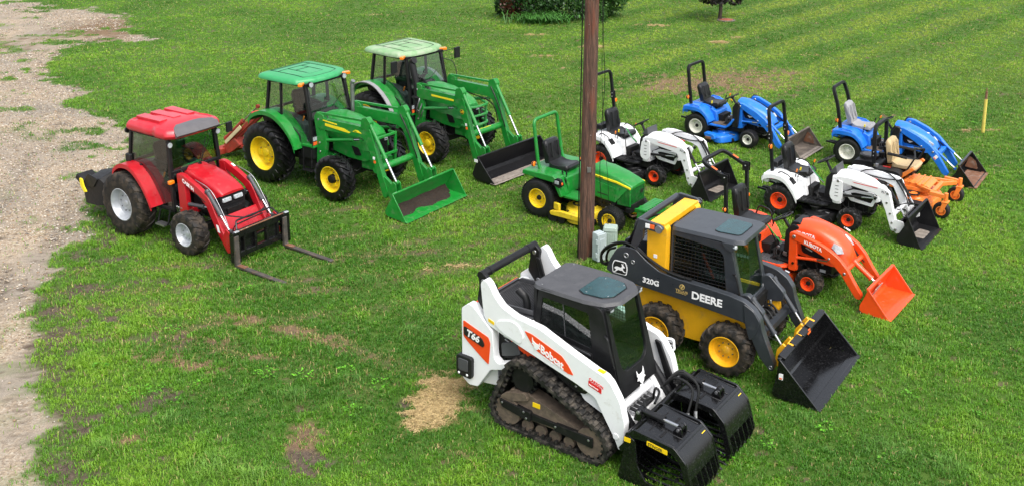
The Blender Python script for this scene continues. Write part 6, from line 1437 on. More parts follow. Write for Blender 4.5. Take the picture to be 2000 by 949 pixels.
def standing_mower(pose):
    root = thing('riding_mower', 'orange zero turn mower with a tan seat and black roll bar', 'mower', pose)
    O = 'scag_orange'
    for sd in (-1, 1):
        wheel(root, (0, sd*.50, .30), sd, .30, .26, .15, 'turf', 40, O, 'rubber', .08, .05, O, 5, .02)
    # frame, engine
    g = G(O)
    for sd in (-1, 1):
        g.bar((-.45,sd*.30,.40),(1.10,sd*.30,.42),.06,.08); g.bar((1.10,sd*.30,.42),(1.36,sd*.52,.44),.06,.08)
        g.prism(rpoly([(-.1,.42),(.42,.42),(.40,.60),(.10,.66),(-.1,.62)], .03), sd*.30, sd*.50)
        g.prism(rpoly([(.36,.42),(.46,.42),(.48,.62),(.72,.84),(.66,.88),(.40,.66)], .02), sd*.33, sd*.39)
    g.box(-.60,-.10,-.42,.42,.36,.44); g.bar((-.62,-.46,.40),(-.62,.46,.40),.06,.12); g.bar((1.12,-.34,.44),(1.12,.34,.44),.08,.08)
    g.prism(rpoly([(.46,.42),(.96,.42),(1.04,.48),(.96,.52),(.46,.54)], .02), -.30, .30)
    for k in range(4): g.bar((.52+.12*k,-.34,.545),(.52+.12*k,.34,.53),.035,.03)
    g.bar((.75,-.28,.50),(1.30,-.52,.46),.05,.05); g.bar((.75,.28,.50),(1.30,.52,.46),.05,.05); g.bar((1.10,-.56,.48),(1.44,-.56,.46),.07,.08); g.bar((1.10,.56,.48),(1.44,.56,.46),.07,.08)
    g.build('frame', root, bevel=.008)
    g = G('black_plastic'); g.prism(rpoly([(-.62,.46),(-.05,.46),(-.05,.74),(-.20,.82),(-.55,.80),(-.62,.70)], .06), -.30, .30); g.cyl((-.34,0,.80),(-.34,0,.88),.20,n=24); g.cyl((-.15,.22,.70),(-.15,.22,.90),.06); g.m('grey_panel').cyl((-.34,0,.88),(-.34,0,.89),.15,n=24); g.build('engine', root, bevel=.01)
    g = G('black_plastic')
    for sd in (-1, 1): g.prism(rpoly([(-.12,.60),(.46,.60),(.50,.72),(.40,.78),(-.06,.78)], .05), sd*.30, sd*.56)
    g.m('decal_white').text('ZERO TURN', (.08,-.562,.67), (1,0,0),(0,0,1), .05,.003); g.m('decal_red').decal(rpoly([(0,0),(.16,0),(.16,.03),(0,.03)],.01),(.06,-.36,.783),(1,0,0),(0,1,0),.004); g.m('steel').cyl((-.06,-.42,.78),(-.06,-.42,.83),.05)
    g.build('fuel_tank', root, bevel=.02)
    clutter(root, -.5, .3, .34, .40, .62, 78, 34)
    seat(root, .20, .86, .52, 'vinyl_tan', back_h=.46, tilt=.18, depth=.50, arms=False)
    for sd in (-1, 1): g = G('black_plastic'); g.tube(rpath([(.12,sd*.30,1.06),(.30,sd*.32,1.06),(.52,sd*.32,1.04)], .04), .032, n=8); g.build('armrest', root)
    rops(root, (-.10,.46), (-.16,1.62), .40, .036, hinge=.5)
    g = G('satin_black')
    for sd in (-1, 1): g.tube(rpath([(.46,sd*.36,.60),(.70,sd*.38,1.10),(.60,sd*.06+sd*.02,1.14)], .10), .018)
    g.build('steering_lever', root)
    mower_deck(root, O, .34, 1.16, .70, .27)
    g = G('black_plastic'); g.prism(rpoly([(.55,.22),(1.0,.22),(1.0,.30),(.55,.30)], .03), -.86, -.64); g.build('discharge_chute', root, bevel=.01)
    for sd in (-1, 1):
        g = G(O); g.cyl((1.42,sd*.56,.36),(1.42,sd*.56,.54),.04,n=12)
        for k in (-1, 1): g.prism(rpoly([(1.38,.36),(1.48,.36),(1.40,.14),(1.32,.14)], .02), sd*.56+k*.075, sd*.56+k*.09)
        g.box(1.36,1.48,sd*.56-.09,sd*.56+.09,.34,.37); g.build('caster_fork', root, bevel=.004)
        wheel(root, (1.36, sd*.56, .165), -1, .165, .13, .085, 'smooth', 10, O, 'rubber', .03, .03, O, 4, .01)
    return root
# ================================================================== the lawn and the gravel drive
RNG = np.random.default_rng(11)
def _hash(ix, iy, s):
    h = (ix.astype(np.int64)*374761393+iy.astype(np.int64)*668265263+s*1442695041) & 0x7fffffff
    h = ((h ^ (h >> 13))*1274126177) & 0x7fffffff
    return ((h ^ (h >> 16)) & 0xffff)/65535.
def vnoise(x, y, s=0):
    ix, iy = np.floor(x), np.floor(y); fx, fy = x-ix, y-iy; fx = fx*fx*(3-2*fx); fy = fy*fy*(3-2*fy)
    a = _hash(ix, iy, s); b = _hash(ix+1, iy, s); c = _hash(ix, iy+1, s); d = _hash(ix+1, iy+1, s)
    return (a*(1-fx)+b*fx)*(1-fy)+(c*(1-fx)+d*fx)*fy
def fbm(x, y, s=0, o=4):
    t = 0; a = .5; n = 0
    for i in range(o): t = t+a*vnoise(x*2**i+i*17.3, y*2**i-i*9.1, s+i); n += a; a *= .55
    return t/n
def sstep(a, b, x):
    t = np.clip((x-a)/(b-a), 0, 1); return t*t*(3-2*t)
EDGE = [(-20.7,45.5),(-18.9,43.7),(-16.1,42.2),(-14.6,39.8),(-13.2,37.2),(-14.8,36.85),(-15.5,35.8),(-15.2,33.6),(-14.9,32.4),(-13.2,30.5),(-12.5,29.9),(-12.6,28.5),(-11.9,28),(-10.2,26.5),(-9.7,25.6),(-8.9,23),(-9.0,20.85),(-8.45,20),(-8.5,19.6),(-8.05,19.1),(-8.4,18.3),(-8.0,17.4),(-8.2,16.8),(-7.85,15.6),(-7.5,15.1),(-7.35,14.4),(-7.0,13.7),(-6.2,12.7),(-6.25,12.1),(-5.8,11.2),(-5.4,9),(-5.1,4)]
POLY = np.array([(-60,90),(-30,60)]+EDGE+[(-60,4)])
def gravel_sd(x, y):
    """signed distance to the edge of the gravel, positive inside"""
    d = np.full(x.shape, 1e9); ins = np.zeros(x.shape, bool); n = len(POLY)
    for i in range(n):
        ax, ay = POLY[i]; bx, by = POLY[(i+1) % n]; ex, ey = bx-ax, by-ay
        t = np.clip(((x-ax)*ex+(y-ay)*ey)/(ex*ex+ey*ey), 0, 1); d = np.minimum(d, (x-ax-t*ex)**2+(y-ay-t*ey)**2)
        c = ((ay > y) != (by > y)); ins ^= c & (x < ex*(y-ay)/(ey if ey != 0 else 1e-9)+ax)
    return np.sqrt(d)*np.where(ins, 1, -1)
# bare places in the lawn: x, y, half length, half width, angle, strength, kind (0 brown soil, 1 dead grass, 2 wet dark soil)
SPOTS = [(6.1,31.0,2.5,1.15,.15,1.25,0),(7.6,31.9,1.6,.8,.2,1.0,0),(4.6,30.2,1.5,.7,.1,.95,0),
 (-1.05,13.1,.78,.42,1.30,1.25,1),(-1.46,13.0,.16,.22,.2,1.2,2),(-.80,13.5,.3,.25,0,1.,1),
 (-5.03,13.1,.46,.30,.5,1.3,2),(-2.72,12.05,.24,.48,.1,1.15,0),(-2.65,11.66,.30,.28,.3,1.3,2),(-2.8,12.5,.12,.25,0,.7,0),
 (-4.3,15.5,.50,.20,-.1,1.0,0),(-3.3,15.05,.85,.22,-.35,1.0,0),(-4.9,14.15,1.0,.22,-.3,.95,0),(-4.4,14.0,.5,.2,-.2,.75,0),(-5.6,14.9,.7,.16,-.1,.75,2),
 (-7.4,17.9,.7,.20,-.05,.95,2),(-6.5,17.0,.9,.14,.05,.9,2),(-7.3,16.7,.8,.3,.05,1.0,2),(-6.8,14.9,.55,.16,.15,1.0,2),(-6.5,18.8,.6,.18,.1,.85,2),(-5.9,19.6,.6,.25,.2,.8,0),(-5.4,18.1,.5,.12,.1,.7,2),(-7.0,15.9,.5,.12,.1,.9,2),(-5.9,13.5,.3,.2,.2,.6,2),(-5.0,12.2,.25,.12,.4,.7,0),(-4.5,11.7,.3,.12,.8,.7,2),(-6.0,12.9,.4,.18,.2,.9,2),(-3.9,12.9,.12,.10,0,.7,0),(-6.2,17.6,.7,.12,.02,.8,2),(-5.2,16.9,.6,.10,.05,.7,0),(-6.6,15.6,.5,.14,.1,.8,2),(-4.9,14.9,.8,.16,-.25,.8,0),(-3.9,14.4,.7,.14,-.3,.8,0),(-4.6,13.5,.3,.2,.3,.6,0),(-2.2,14.3,.5,.12,-.3,.6,0),(-.4,16.4,.5,.15,.2,.6,2),(-1.7,15.9,.4,.12,.1,.6,2),(-.2,12.0,.5,.2,.2,.5,0),
 (2.87,36.0,.5,.30,0,.8,1),(5.6,39.8,.5,.22,0,.8,1),(7.5,36.8,.45,.25,0,.85,1),(15.4,36.6,.55,.28,0,.95,0),(.8,38.1,.6,.22,0,.65,1),(1.1,34.6,.6,.2,0,.6,1),(8.2,37.6,.3,.15,0,.6,1),(4.9,39.9,.6,.2,0,.5,1),(10.2,34.8,.8,.3,.3,.4,1),(-5.5,42,1.4,.3,.1,.35,1),(1.6,32.8,.5,.2,.1,.4,1),(12.0,26.0,.7,.12,0,.6,1),(12.5,30,1.0,.2,.3,.35,1),
 (-1.3,17.6,1.2,.25,.05,.45,1),(0.2,18.6,1.2,.3,.25,.35,2),(2.8,14.35,.30,.16,-.2,1.0,2),(-.9,15.6,.5,.2,.3,.45,2),(-3.6,17.6,1.6,.2,.05,.35,1),(1.9,12.0,.5,.3,0,.35,1),(2.62,11.1,.16,.09,.3,.8,1)]
TRACKS = [((-8,16.9),(-1,17.9),(2.0,19.6)),((-8,15.3),(-2.5,16.3),(1,18.3)),((-7,15.6),(-3.2,14.7),(-1.8,13.6)),((-4,18.0),(0,20.4),(3.2,22.4)),((-4.6,20.6),(-1,21.6),(2,23.4))]
RUTS = [((-8.0,16.2),(-6.5,12.2)),((-9.2,17.6),(-7.1,12.0)),((-9.6,22),(-8.6,17.9)),((-11.5,24),(-9.6,16)),((-13,31),(-11.4,24))]
def layers(x, y):
    w = (fbm(x*.9, y*.9, 3)-.5); w2 = fbm(x*3.1, y*3.1, 9)-.5; w3 = fbm(x*9, y*9, 21, 3)-.5
    sd = gravel_sd(x, y); far = np.clip((y-22)/20, 0, 1)
    g = sstep(-.10, .16, sd+w*(.6+1.9*far)+w2*(.55+1.0*far)+w3*.35)
    # islands of grass growing through the drive's rim
    isl = sstep(.60, .70, fbm(x*1.1+5, y*1.5, 31)+w3*.18)*np.exp(-np.clip(sd, 0, 9)/(.9+2.6*far))
    g = g*(1-np.clip(isl*1.5, 0, 1)*(1-.75*sstep(19, 15, y)))
    k = [np.zeros(x.shape) for _ in range(3)]
    for (cx, cy, a, b, t, s, kind) in SPOTS:
        dx, dy = x-cx, y-cy; c, q = math.cos(t), math.sin(t); u, v = (c*dx+q*dy)/a, (-q*dx+c*dy)/b
        k[kind] = np.maximum(k[kind], s*np.exp(-(u*u+v*v)*.75))
    brown = sstep(.40, 1.0, k[0]+w2*1.1+w3*1.9); dead = sstep(.42, .98, k[1]+w2*.7+w3*1.2); wet = sstep(.42, .95, k[2]+w2*1.1+w3*2.0)
    # muddy rim along the drive
    rim = np.exp(-(np.abs(sd+.25)/.55)**2)*(1-far)
    wet = np.maximum(wet, sstep(.44, .86, rim*.72+w2*.9+w*.7+w3*1.0)*(1-g))
    tr = np.zeros(x.shape)
    for pts in TRACKS:
        for off in (-.45, .45):
            for (ax, ay), (bx, by) in zip(pts, pts[1:]):
                ex, ey = bx-ax, by-ay; l = math.hypot(ex, ey); px, py = x-(ax-ey/l*off), y-(ay+ex/l*off)
                t = np.clip((px*ex+py*ey)/(l*l), 0, 1); d = np.hypot(px-t*ex, py-t*ey); tr = np.maximum(tr, np.exp(-(d/.16)**2))
    tr *= np.clip(.6+w2*2.2, 0, 1)
    rut = np.zeros(x.shape)
    for (ax, ay), (bx, by) in RUTS:
        ex, ey = bx-ax, by-ay; t = np.clip(((x-ax)*ex+(y-ay)*ey)/(ex*ex+ey*ey), 0, 1); u = np.hypot(x-ax-t*ex, y-ay-t*ey); rut = np.maximum(rut, np.exp(-(u/.17)**4)*(.55+.45*np.sign(np.sin((t*math.hypot(ex, ey)*2*np.pi/.16)+u*14))))
    rut *= np.clip(.55+w2*2.5, 0, 1)
    dg = np.exp(-(((x+15.2)/2.4)**2+((y-39.4)/2.6)**2))+.9*np.exp(-(((x+14.2)/1.3)**2+((y-33.6)/2.2)**2))+.5*np.exp(-(((x+18.5)/2)**2+((y-36)/2)**2)); dg = sstep(.3, .85, dg+w2*.7+w3*.6)
    return dict(rut=rut, dg=dg, g=g, brown=brown, dead=dead, wet=wet, tr=tr, sd=sd, w=w, w2=w2, w3=w3)
def stripe(x, y):
    """mowing lines of the far lawn"""
    d = (x*.72-y*.69)+.5*(fbm(x*.3, y*.3, 53)-.5); s = .5+.5*np.clip(1.5*np.sin(d*2*np.pi/2.3)+2.0*(fbm(x*.5, y*.5, 57)-.5), -1, 1); e = sstep(1.0, 7.0, x+(y-26)*.30)*sstep(23, 28, y)
    return (s-.5)*e
# ---- ground sheet
def make_ground():
    ys = [7.0]; 
    while ys[-1] < 52: ys.append(ys[-1]+max(.06, (ys[-1]-6)*.0058))
    ys = np.array(ys); xs = np.arange(-34, 34.01, .09)
    X, Y = np.meshgrid(xs, ys); x, y = X.ravel(), Y.ravel(); l = layers(x, y)
    z = -.012+.020*(fbm(x*.8, y*.8, 41)-.5)*(1-l['g'])-.02*l['wet']-.03*l['g']*(0)-.02*l['rut']+.018*(fbm(x*4, y*4, 47, 3)-.5)*np.maximum(l['wet'], l['g']*.7)
    nx, ny = len(xs), len(ys); idx = np.arange(nx*ny).reshape(ny, nx)
    F = np.stack([idx[:-1,:-1], idx[:-1,1:], idx[1:,1:], idx[1:,:-1]], -1).reshape(-1, 4)
    co = np.stack([x, y, z], 1)
    # outer ring out to the horizon
    x0, x1, y0, y1 = xs[0], xs[-1], ys[0], ys[-1]; B = 900.; b = len(co)
    ring = np.array([(x0,y0,-.01),(x1,y0,-.01),(x1,y1,-.01),(x0,y1,-.01),(-B,-B,-.01),(B,-B,-.01),(B,B,-.01),(-B,B,-.01)]); co = np.vstack([co, ring])
    F = np.vstack([F, np.array([(0,4,5,1),(1,5,6,2),(2,6,7,3),(3,7,4,0)])+b])
    me = bpy.data.meshes.new('lawn_ground'); me.from_pydata(co.tolist(), [], F.tolist())
    def attr(n, v):
        a = me.attributes.new(n, 'FLOAT', 'POINT'); a.data.foreach_set('value', np.concatenate([v, np.zeros(8)]).astype(np.float32))
    for n in ('rut', 'dg', 'g', 'brown', 'dead', 'wet', 'tr'): attr(n, l[n])
    attr('stripe', stripe(x, y))
    me.polygons.foreach_set('use_smooth', [True]*len(me.polygons))
    m, nt, o = new_mat('ground_soil'); p = N(nt, 'ShaderNodeBsdfPrincipled'); tc = N(nt, 'ShaderNodeTexCoord'); V = tc.outputs['Object']
    def A(n):
        a = N(nt, 'ShaderNodeAttribute'); a.attribute_name = n; return a.outputs['Fac']
    def noise(sc, d=6, rough=.6, det=None):
        n = N(nt, 'ShaderNodeTexNoise', Scale=sc, Detail=float(d), Roughness=rough); L(nt, V, n.inputs['Vector']); return n.outputs[0]
    # thatch under the grass
    c = ramp(nt, noise(75, 6, .8), .32, .68, (.016,.045,.005,1), (.095,.175,.022,1)).outputs[0]
    brown = ramp(nt, noise(16, 8, .7), .3, .72, (.075,.045,.025,1), (.25,.165,.095,1)).outputs[0]
    dead = ramp(nt, noise(26, 8, .75), .3, .7, (.28,.20,.09,1), (.50,.38,.19,1)).outputs[0]
    wet = ramp(nt, noise(20, 8, .7), .3, .75, (.030,.022,.016,1), (.16,.12,.088,1)).outputs[0]
    # gravel: stones as voronoi cells of several sizes over sandy fines
    v1 = N(nt, 'ShaderNodeTexVoronoi', Scale=34.0); L(nt, V, v1.inputs['Vector'])
    st = N(nt, 'ShaderNodeSeparateColor'); L(nt, v1.outputs['Color'], st.inputs[0])
    stc = nt.nodes.new('ShaderNodeValToRGB'); L(nt, st.outputs[0], stc.inputs[0]); e = stc.color_ramp.elements
    e[0].position = 0; e[0].color = (.16,.11,.07,1); e[1].position = 1; e[1].color = (.54,.47,.37,1)
    for pos, cc in ((.3,(.30,.225,.145,1)),(.55,(.40,.31,.21,1)),(.8,(.35,.30,.24,1))): q = e.new(pos); q.color = cc
    fines = ramp(nt, noise(3.0, 10, .72), .28, .75, (.165,.138,.108,1), (.335,.295,.242,1)).outputs[0]
    fine2 = ramp(nt, noise(120, 4, .8), .3, .7, (.75,.75,.75,1), (1.2,1.2,1.2,1)).outputs[0]
    fines = mix(nt, 1.0, fines, fine2, 'MULTIPLY')
    cover = ramp(nt, noise(.55, 6, .65), .42, .60).outputs[0]
    edge = ramp(nt, v1.outputs['Distance'], .012, .022).outputs[0]
    grav = mix(nt, mix(nt, .9, (0,0,0), cover), fines, stc.outputs[0])
    pat = ramp(nt, noise(.35, 5, .6), .38, .66).outputs[0]; grav = mix(nt, .55, grav, mix(nt, pat, grav, (.30,.245,.185)))
    grav = mix(nt, A('dg'), grav, brown); grav = mix(nt, mix(nt, .7, (0,0,0), A('rut')), grav, (.115,.092,.07))
    c = mix(nt, A('tr'), c, (.085,.085,.035)); c = mix(nt, A('brown'), c, brown); c = mix(nt, A('dead'), c, dead); c = mix(nt, A('g'), c, grav); c = mix(nt, A('wet'), c, wet)
    L(nt, c, p.inputs['Base Color']); p.inputs['Roughness'].default_value = .9; p.inputs['Specular IOR Level'].default_value = .25
    bh = mix(nt, A('g'), noise(40, 6, .7), v1.outputs['Distance']); b = N(nt, 'ShaderNodeBump', Strength=.7, Distance=.02); L(nt, bh, b.inputs['Height']); L(nt, b.outputs[0], p.inputs['Normal'])
    L(nt, p.outputs[0], o.inputs[0]); me.materials.append(m)
    ob = bpy.data.objects.new('ground', me); COL.objects.link(ob); tag(ob, 'green lawn running up to a pale gravel drive', 'ground', kind='structure'); return ob
make_ground()
# ---- places where metal lies on the lawn: x, y, heading, front x range, half width
PRESSED = [(-4.922,22.846,-35.66,3.58,4.2,.98),(-2.905,25.425,-41.01,3.6,4.3,1.1),(5.763,20.534,-36.52,2.36,2.88,.64),(2.37,23.145,-39.54,2.36,2.88,.64),(4.979,25.795,-38.33,2.3,2.86,.63),(8.111,23.738,-34.84,2.3,2.86,.63),(4.238,17.676,-37.62,2.3,2.84,.63),(2.599,15.046,-34.23,1.88,2.62,.94),(-7.002,19.812,-35.19,2.9,4.3,.0)]
def pressed(x, y):
    m = np.zeros(x.shape, bool)
    for px, py, a, x0, x1, hw in PRESSED:
        c, s = math.cos(R(a)), math.sin(R(a)); u, v = c*(x-px)+s*(y-py), -s*(x-px)+c*(y-py)
        m |= (u > x0) & (u < x1) & ((np.abs(v) < hw) if hw else ((np.abs(v+.66) < .05) | (np.abs(v-.5) < .05)))
    return m
# ---- grass blades
def leafmat(name, trans=.35, rough=.45, spec=.35):
    m, nt, o = new_mat(name); p = N(nt, 'ShaderNodeBsdfPrincipled'); a = N(nt, 'ShaderNodeVertexColor'); a.layer_name = 'tint'
    L(nt, a.outputs[0], p.inputs['Base Color']); p.inputs['Roughness'].default_value = rough; p.inputs['Specular IOR Level'].default_value = spec
    t = N(nt, 'ShaderNodeBsdfTranslucent'); L(nt, a.outputs[0], t.inputs[0]); mx = N(nt, 'ShaderNodeMixShader', Fac=trans); L(nt, p.outputs[0], mx.inputs[1]); L(nt, t.outputs[0], mx.inputs[2]); L(nt, mx.outputs[0], o.inputs[0]); return m
def big_mesh(name, co, faces_n, loops, mat, col=None):
    """fast mesh from arrays: faces_n = corner counts, loops = vertex indices"""
    me = bpy.data.meshes.new(name); me.vertices.add(len(co)); me.vertices.foreach_set('co', co.astype(np.float32).ravel())
    me.loops.add(len(loops)); me.loops.foreach_set('vertex_index', loops.astype(np.int32))
    me.polygons.add(len(faces_n)); st = np.concatenate([[0], np.cumsum(faces_n)[:-1]]); me.polygons.foreach_set('loop_start', st.astype(np.int32))
    me.update(calc_edges=True); me.materials.append(mat)
    if col is not None:
        a = me.attributes.new('tint', 'FLOAT_COLOR', 'POINT'); a.data.foreach_set('color', np.concatenate([col, np.ones((len(col), 1))], 1).astype(np.float32).ravel())
    ob = bpy.data.objects.new(name, me); COL.objects.link(ob); return ob
TUFTS = [(-3.75,11.55,.38),(-3.2,11.3,.25),(-4.6,12.6,.22),(-3.1,13.2,.22),(-2.3,13.6,.2),(4.9,11.9,.3),(5.5,11.6,.3),(3.9,12.6,.2),(-.35,12.6,.22),(-5.3,11.9,.2),(1.35,17.8,.22),(1.6,18.15,.2),(-1.6,15.1,.2),(-4.2,16.6,.25),(-2.6,17.0,.25),(6.2,14.5,.25),(8,40.8,.5)]
def grass():
    bands = [(9.2,14,4300,.9),(14,19,3100,1.0),(19,26,1700,1.2),(26,34,950,1.5),(34,46.5,520,1.9)]
    PX, PY, SC_, Wd = [], [], [], []
    for y0, y1, dens, w in bands:
        n = int(dens*(y1-y0)*(y0+y1)*.5*1.16/8); nc = n
        cy = RNG.uniform(y0, y1, nc); cx = RNG.uniform(-1, 1, nc)*(.52*cy+2.4)
        k = 8; r = RNG.normal(0, .028*w**.5, (nc, k, 2)); px = (cx[:, None]+r[..., 0]).ravel(); py = (cy[:, None]+r[..., 1]).ravel()
        PX.append(px); PY.append(py); SC_.append(np.repeat(RNG.uniform(.7, 1.25, nc), k)); Wd.append(np.full(len(px), w))
    x, y, cs, w = map(np.concatenate, (PX, PY, SC_, Wd))
    l = layers(x, y); patch = fbm(x*.45, y*.45, 61); tall = fbm(x*1.5, y*1.5, 71); fine = fbm(x*5, y*5, 81, 3)
    dens = np.clip(1-1.25*l['g'], .008, 1)*(1-.72*l['brown'])*(1-.74*l['wet'])*(1-.42*l['tr'])
    keep = RNG.uniform(0, 1, len(x)) < dens*np.clip(.55+1.1*fine, .35, 1); keep &= ~pressed(x, y)
    x, y, cs, w, patch, tall, fine = [a[keep] for a in (x, y, cs, w, patch, tall, fine)]; l = {k: v[keep] for k, v in l.items()}
    n = len(x); far = np.clip((y-22)/14, 0, 1)
    h = (.030+.026*sstep(.45, .75, tall)*(1-.8*far)+.010*fine)*(1-.25*far)*cs*RNG.uniform(.65, 1.3, n)*(1-.5*l['tr'])*(1-.4*l['dead'])*(1+.15*(w-1))
    tuft = np.zeros(n)
    for tx, ty, tr_ in TUFTS: tuft = np.maximum(tuft, np.exp(-(((x-tx)/tr_)**2+((y-ty)/(tr_*.8))**2)))
    h = h*(1+1.6*tuft)
    ang = RNG.uniform(0, 2*np.pi, n); lean = np.abs(RNG.normal(.80, .40, n)); dx, dy = np.cos(ang), np.sin(ang)
    wd = RNG.uniform(.0032, .0062, n)*w*(1+.5*sstep(.55, .75, fine))
    sx, sy = -dy*wd, dx*wd; z0 = np.full(n, -.015)
    b = np.stack([x, y, z0], 1); S = np.stack([sx, sy, np.zeros(n)], 1)
    mid = b+np.stack([dx*h*lean*.35, dy*h*lean*.35, h*.68+.012], 1); tip = b+np.stack([dx*h*lean*1.05, dy*h*lean*1.05, h*(1.05-.32*np.clip(lean, 0, 1.4))+.012], 1)
    co = np.stack([b-S, b+S, mid+S*.8, mid-S*.8, tip], 1).reshape(-1, 3)
    i = np.arange(n)*5; loops = np.stack([i, i+1, i+2, i+3, i+3, i+2, i+4], 1).ravel(); fn = np.tile([4, 3], n)
    # colour: dark, mid and yellow greens in drifts
    C0, C1, C2, C3, C4 = map(np.array, ((.059,.182,.013),(.122,.298,.019),(.214,.395,.029),(.40,.33,.13),(.34,.43,.055)))
    t = np.clip(.44+2.0*(patch-.5)+.85*(fine-.5)+.7*(tall-.5)+RNG.normal(0, .13, n)+.50*stripe(x, y), 0, 1)[:, None]
    col = np.where(t < .5, C0+(C1-C0)*t*2, C1+(C2-C1)*(t-.5)*2)
    col = col+(np.array((.15,.31,.06))-col)*(.6*tuft)[:, None]
    lawn_y = (far*np.clip(.30+.55*(fbm(x*.22+3, y*.22, 91)-.5)+.85*stripe(x, y)*sstep(.35, .6, fbm(x*.12, y*.12, 95)), 0, 1)*sstep(-6, 6, x))[:, None]; col = col+(C4-col)*lawn_y
    dry = (RNG.uniform(0, 1, n) < np.clip(.035+.92*l['dead']+.40*l['brown']+.34*l['tr']+.05*far, 0, .97)); dc = C3*RNG.uniform(.65, 1.35, (n, 1)); col = np.where(dry[:, None], dc, col)
    col = np.repeat(np.clip(col*RNG.uniform(.92, 1.08, (n, 1)), 0, 1), 5, axis=0)
    ob = big_mesh('grass', co, fn, loops, leafmat('grass_blade'), col); tag(ob, 'short mown grass of the lawn, thin and yellow in places', 'grass', kind='stuff'); return n
N_BLADES = grass()
# ---- clover and weed leaves, seen as lighter rosettes near the camera
def weeds():
    cs = [(-3.05,13.75,.16),(-2.45,13.85,.15),(-3.6,13.8,.17),(-1.9,13.5,.16),(-5.3,13.3,.18),(-5.05,13.4,.12),(-2.9,16.9,.14),(-1.0,14.9,.12),(-4.4,19.2,.14),(2.2,17.4,.14),(-2.2,12.8,.13),(-4.6,16.6,.13),(-5.4,15.2,.12),(-6.1,14.0,.12),(4.2,12.4,.13),(5.6,13.2,.12),(-.4,17.5,.15),(-4.3,22.5,.15)]
    for i in range(26):
        y = RNG.uniform(10, 30); cs.append((RNG.uniform(-1, 1)*(.5*y), y, RNG.uniform(.05, .11)))
    V, Lp, C = [], [], []; 
    for cx, cy, r in cs:
        if gravel_sd(np.array([cx]), np.array([cy]))[0] > -.2 or pressed(np.array([cx]), np.array([cy]))[0]: continue
        base = np.array((.12,.36,.022))*RNG.uniform(.8, 1.35)
        for j in range(int(26*r/.12)):
            a = RNG.uniform(0, 2*np.pi); q = r*RNG.uniform(.1, 1)**.6; ln = RNG.uniform(.025, .05); wd = ln*.35; x, y, z = cx+q*np.cos(a), cy+q*np.sin(a), RNG.uniform(.03, .055); a2 = a+RNG.normal(0, .5); d = np.array((np.cos(a2), np.sin(a2), RNG.uniform(-.2, .5))); s = np.array((-np.sin(a2), np.cos(a2), RNG.normal(0, .25)))*wd; o = np.array((x, y, z)); k = len(V)
            V += [o, o+d*ln*.5+s, o+d*ln, o+d*ln*.5-s]; Lp += [k, k+1, k+2, k+3]; C += [base*RNG.uniform(.75, 1.25)]*4
    V, C = np.array(V), np.clip(np.array(C), 0, 1); ob = big_mesh('weed_leaves', V, np.full(len(V)//4, 4), np.array(Lp), leafmat('weed_leaf', .3), C); tag(ob, 'broad light green weed leaves scattered through the lawn', 'weeds', kind='stuff')
weeds()
# ---- straw fibres on the dead patches
def straw():
    n = 15000; pts = []
    for (cx, cy, a, b, t, s, kind) in SPOTS:
        if kind != 1: continue
        m_ = int(min(14000, 9500*a*b*s*3.1)); u = RNG.normal(0, .55, (m_, 2)); c, q = math.cos(t), math.sin(t); pts.append(np.stack([cx+c*u[:, 0]*a-q*u[:, 1]*b, cy+q*u[:, 0]*a+c*u[:, 1]*b], 1))
    P = np.vstack(pts); l = layers(P[:, 0], P[:, 1]); P = P[RNG.uniform(0, 1, len(P)) < l['dead']**1.6]; n = len(P)
    a = RNG.uniform(0, np.pi, n); ln = RNG.uniform(.03, .11, n); w = RNG.uniform(.0014, .0030, n); z = RNG.uniform(.002, .022, n)
    d = np.stack([np.cos(a)*ln/2, np.sin(a)*ln/2, RNG.normal(0, .008, n)], 1); s = np.stack([-np.sin(a)*w, np.cos(a)*w, RNG.normal(0, .002, n)], 1); o = np.stack([P[:, 0], P[:, 1], z], 1)
    co = np.stack([o-d-s, o-d+s, o+d+s, o+d-s], 1).reshape(-1, 3); col = np.repeat(np.array((.50,.38,.19))*RNG.uniform(.65, 1.25, (n, 1)), 4, 0)
    ob = big_mesh('straw', co, np.full(n, 4), np.arange(4*n), leafmat('straw_fibre', .2, .7, .2), np.clip(col, 0, 1)); tag(ob, 'pale dry straw lying on the worn patches of the lawn', 'straw', kind='stuff')
straw()
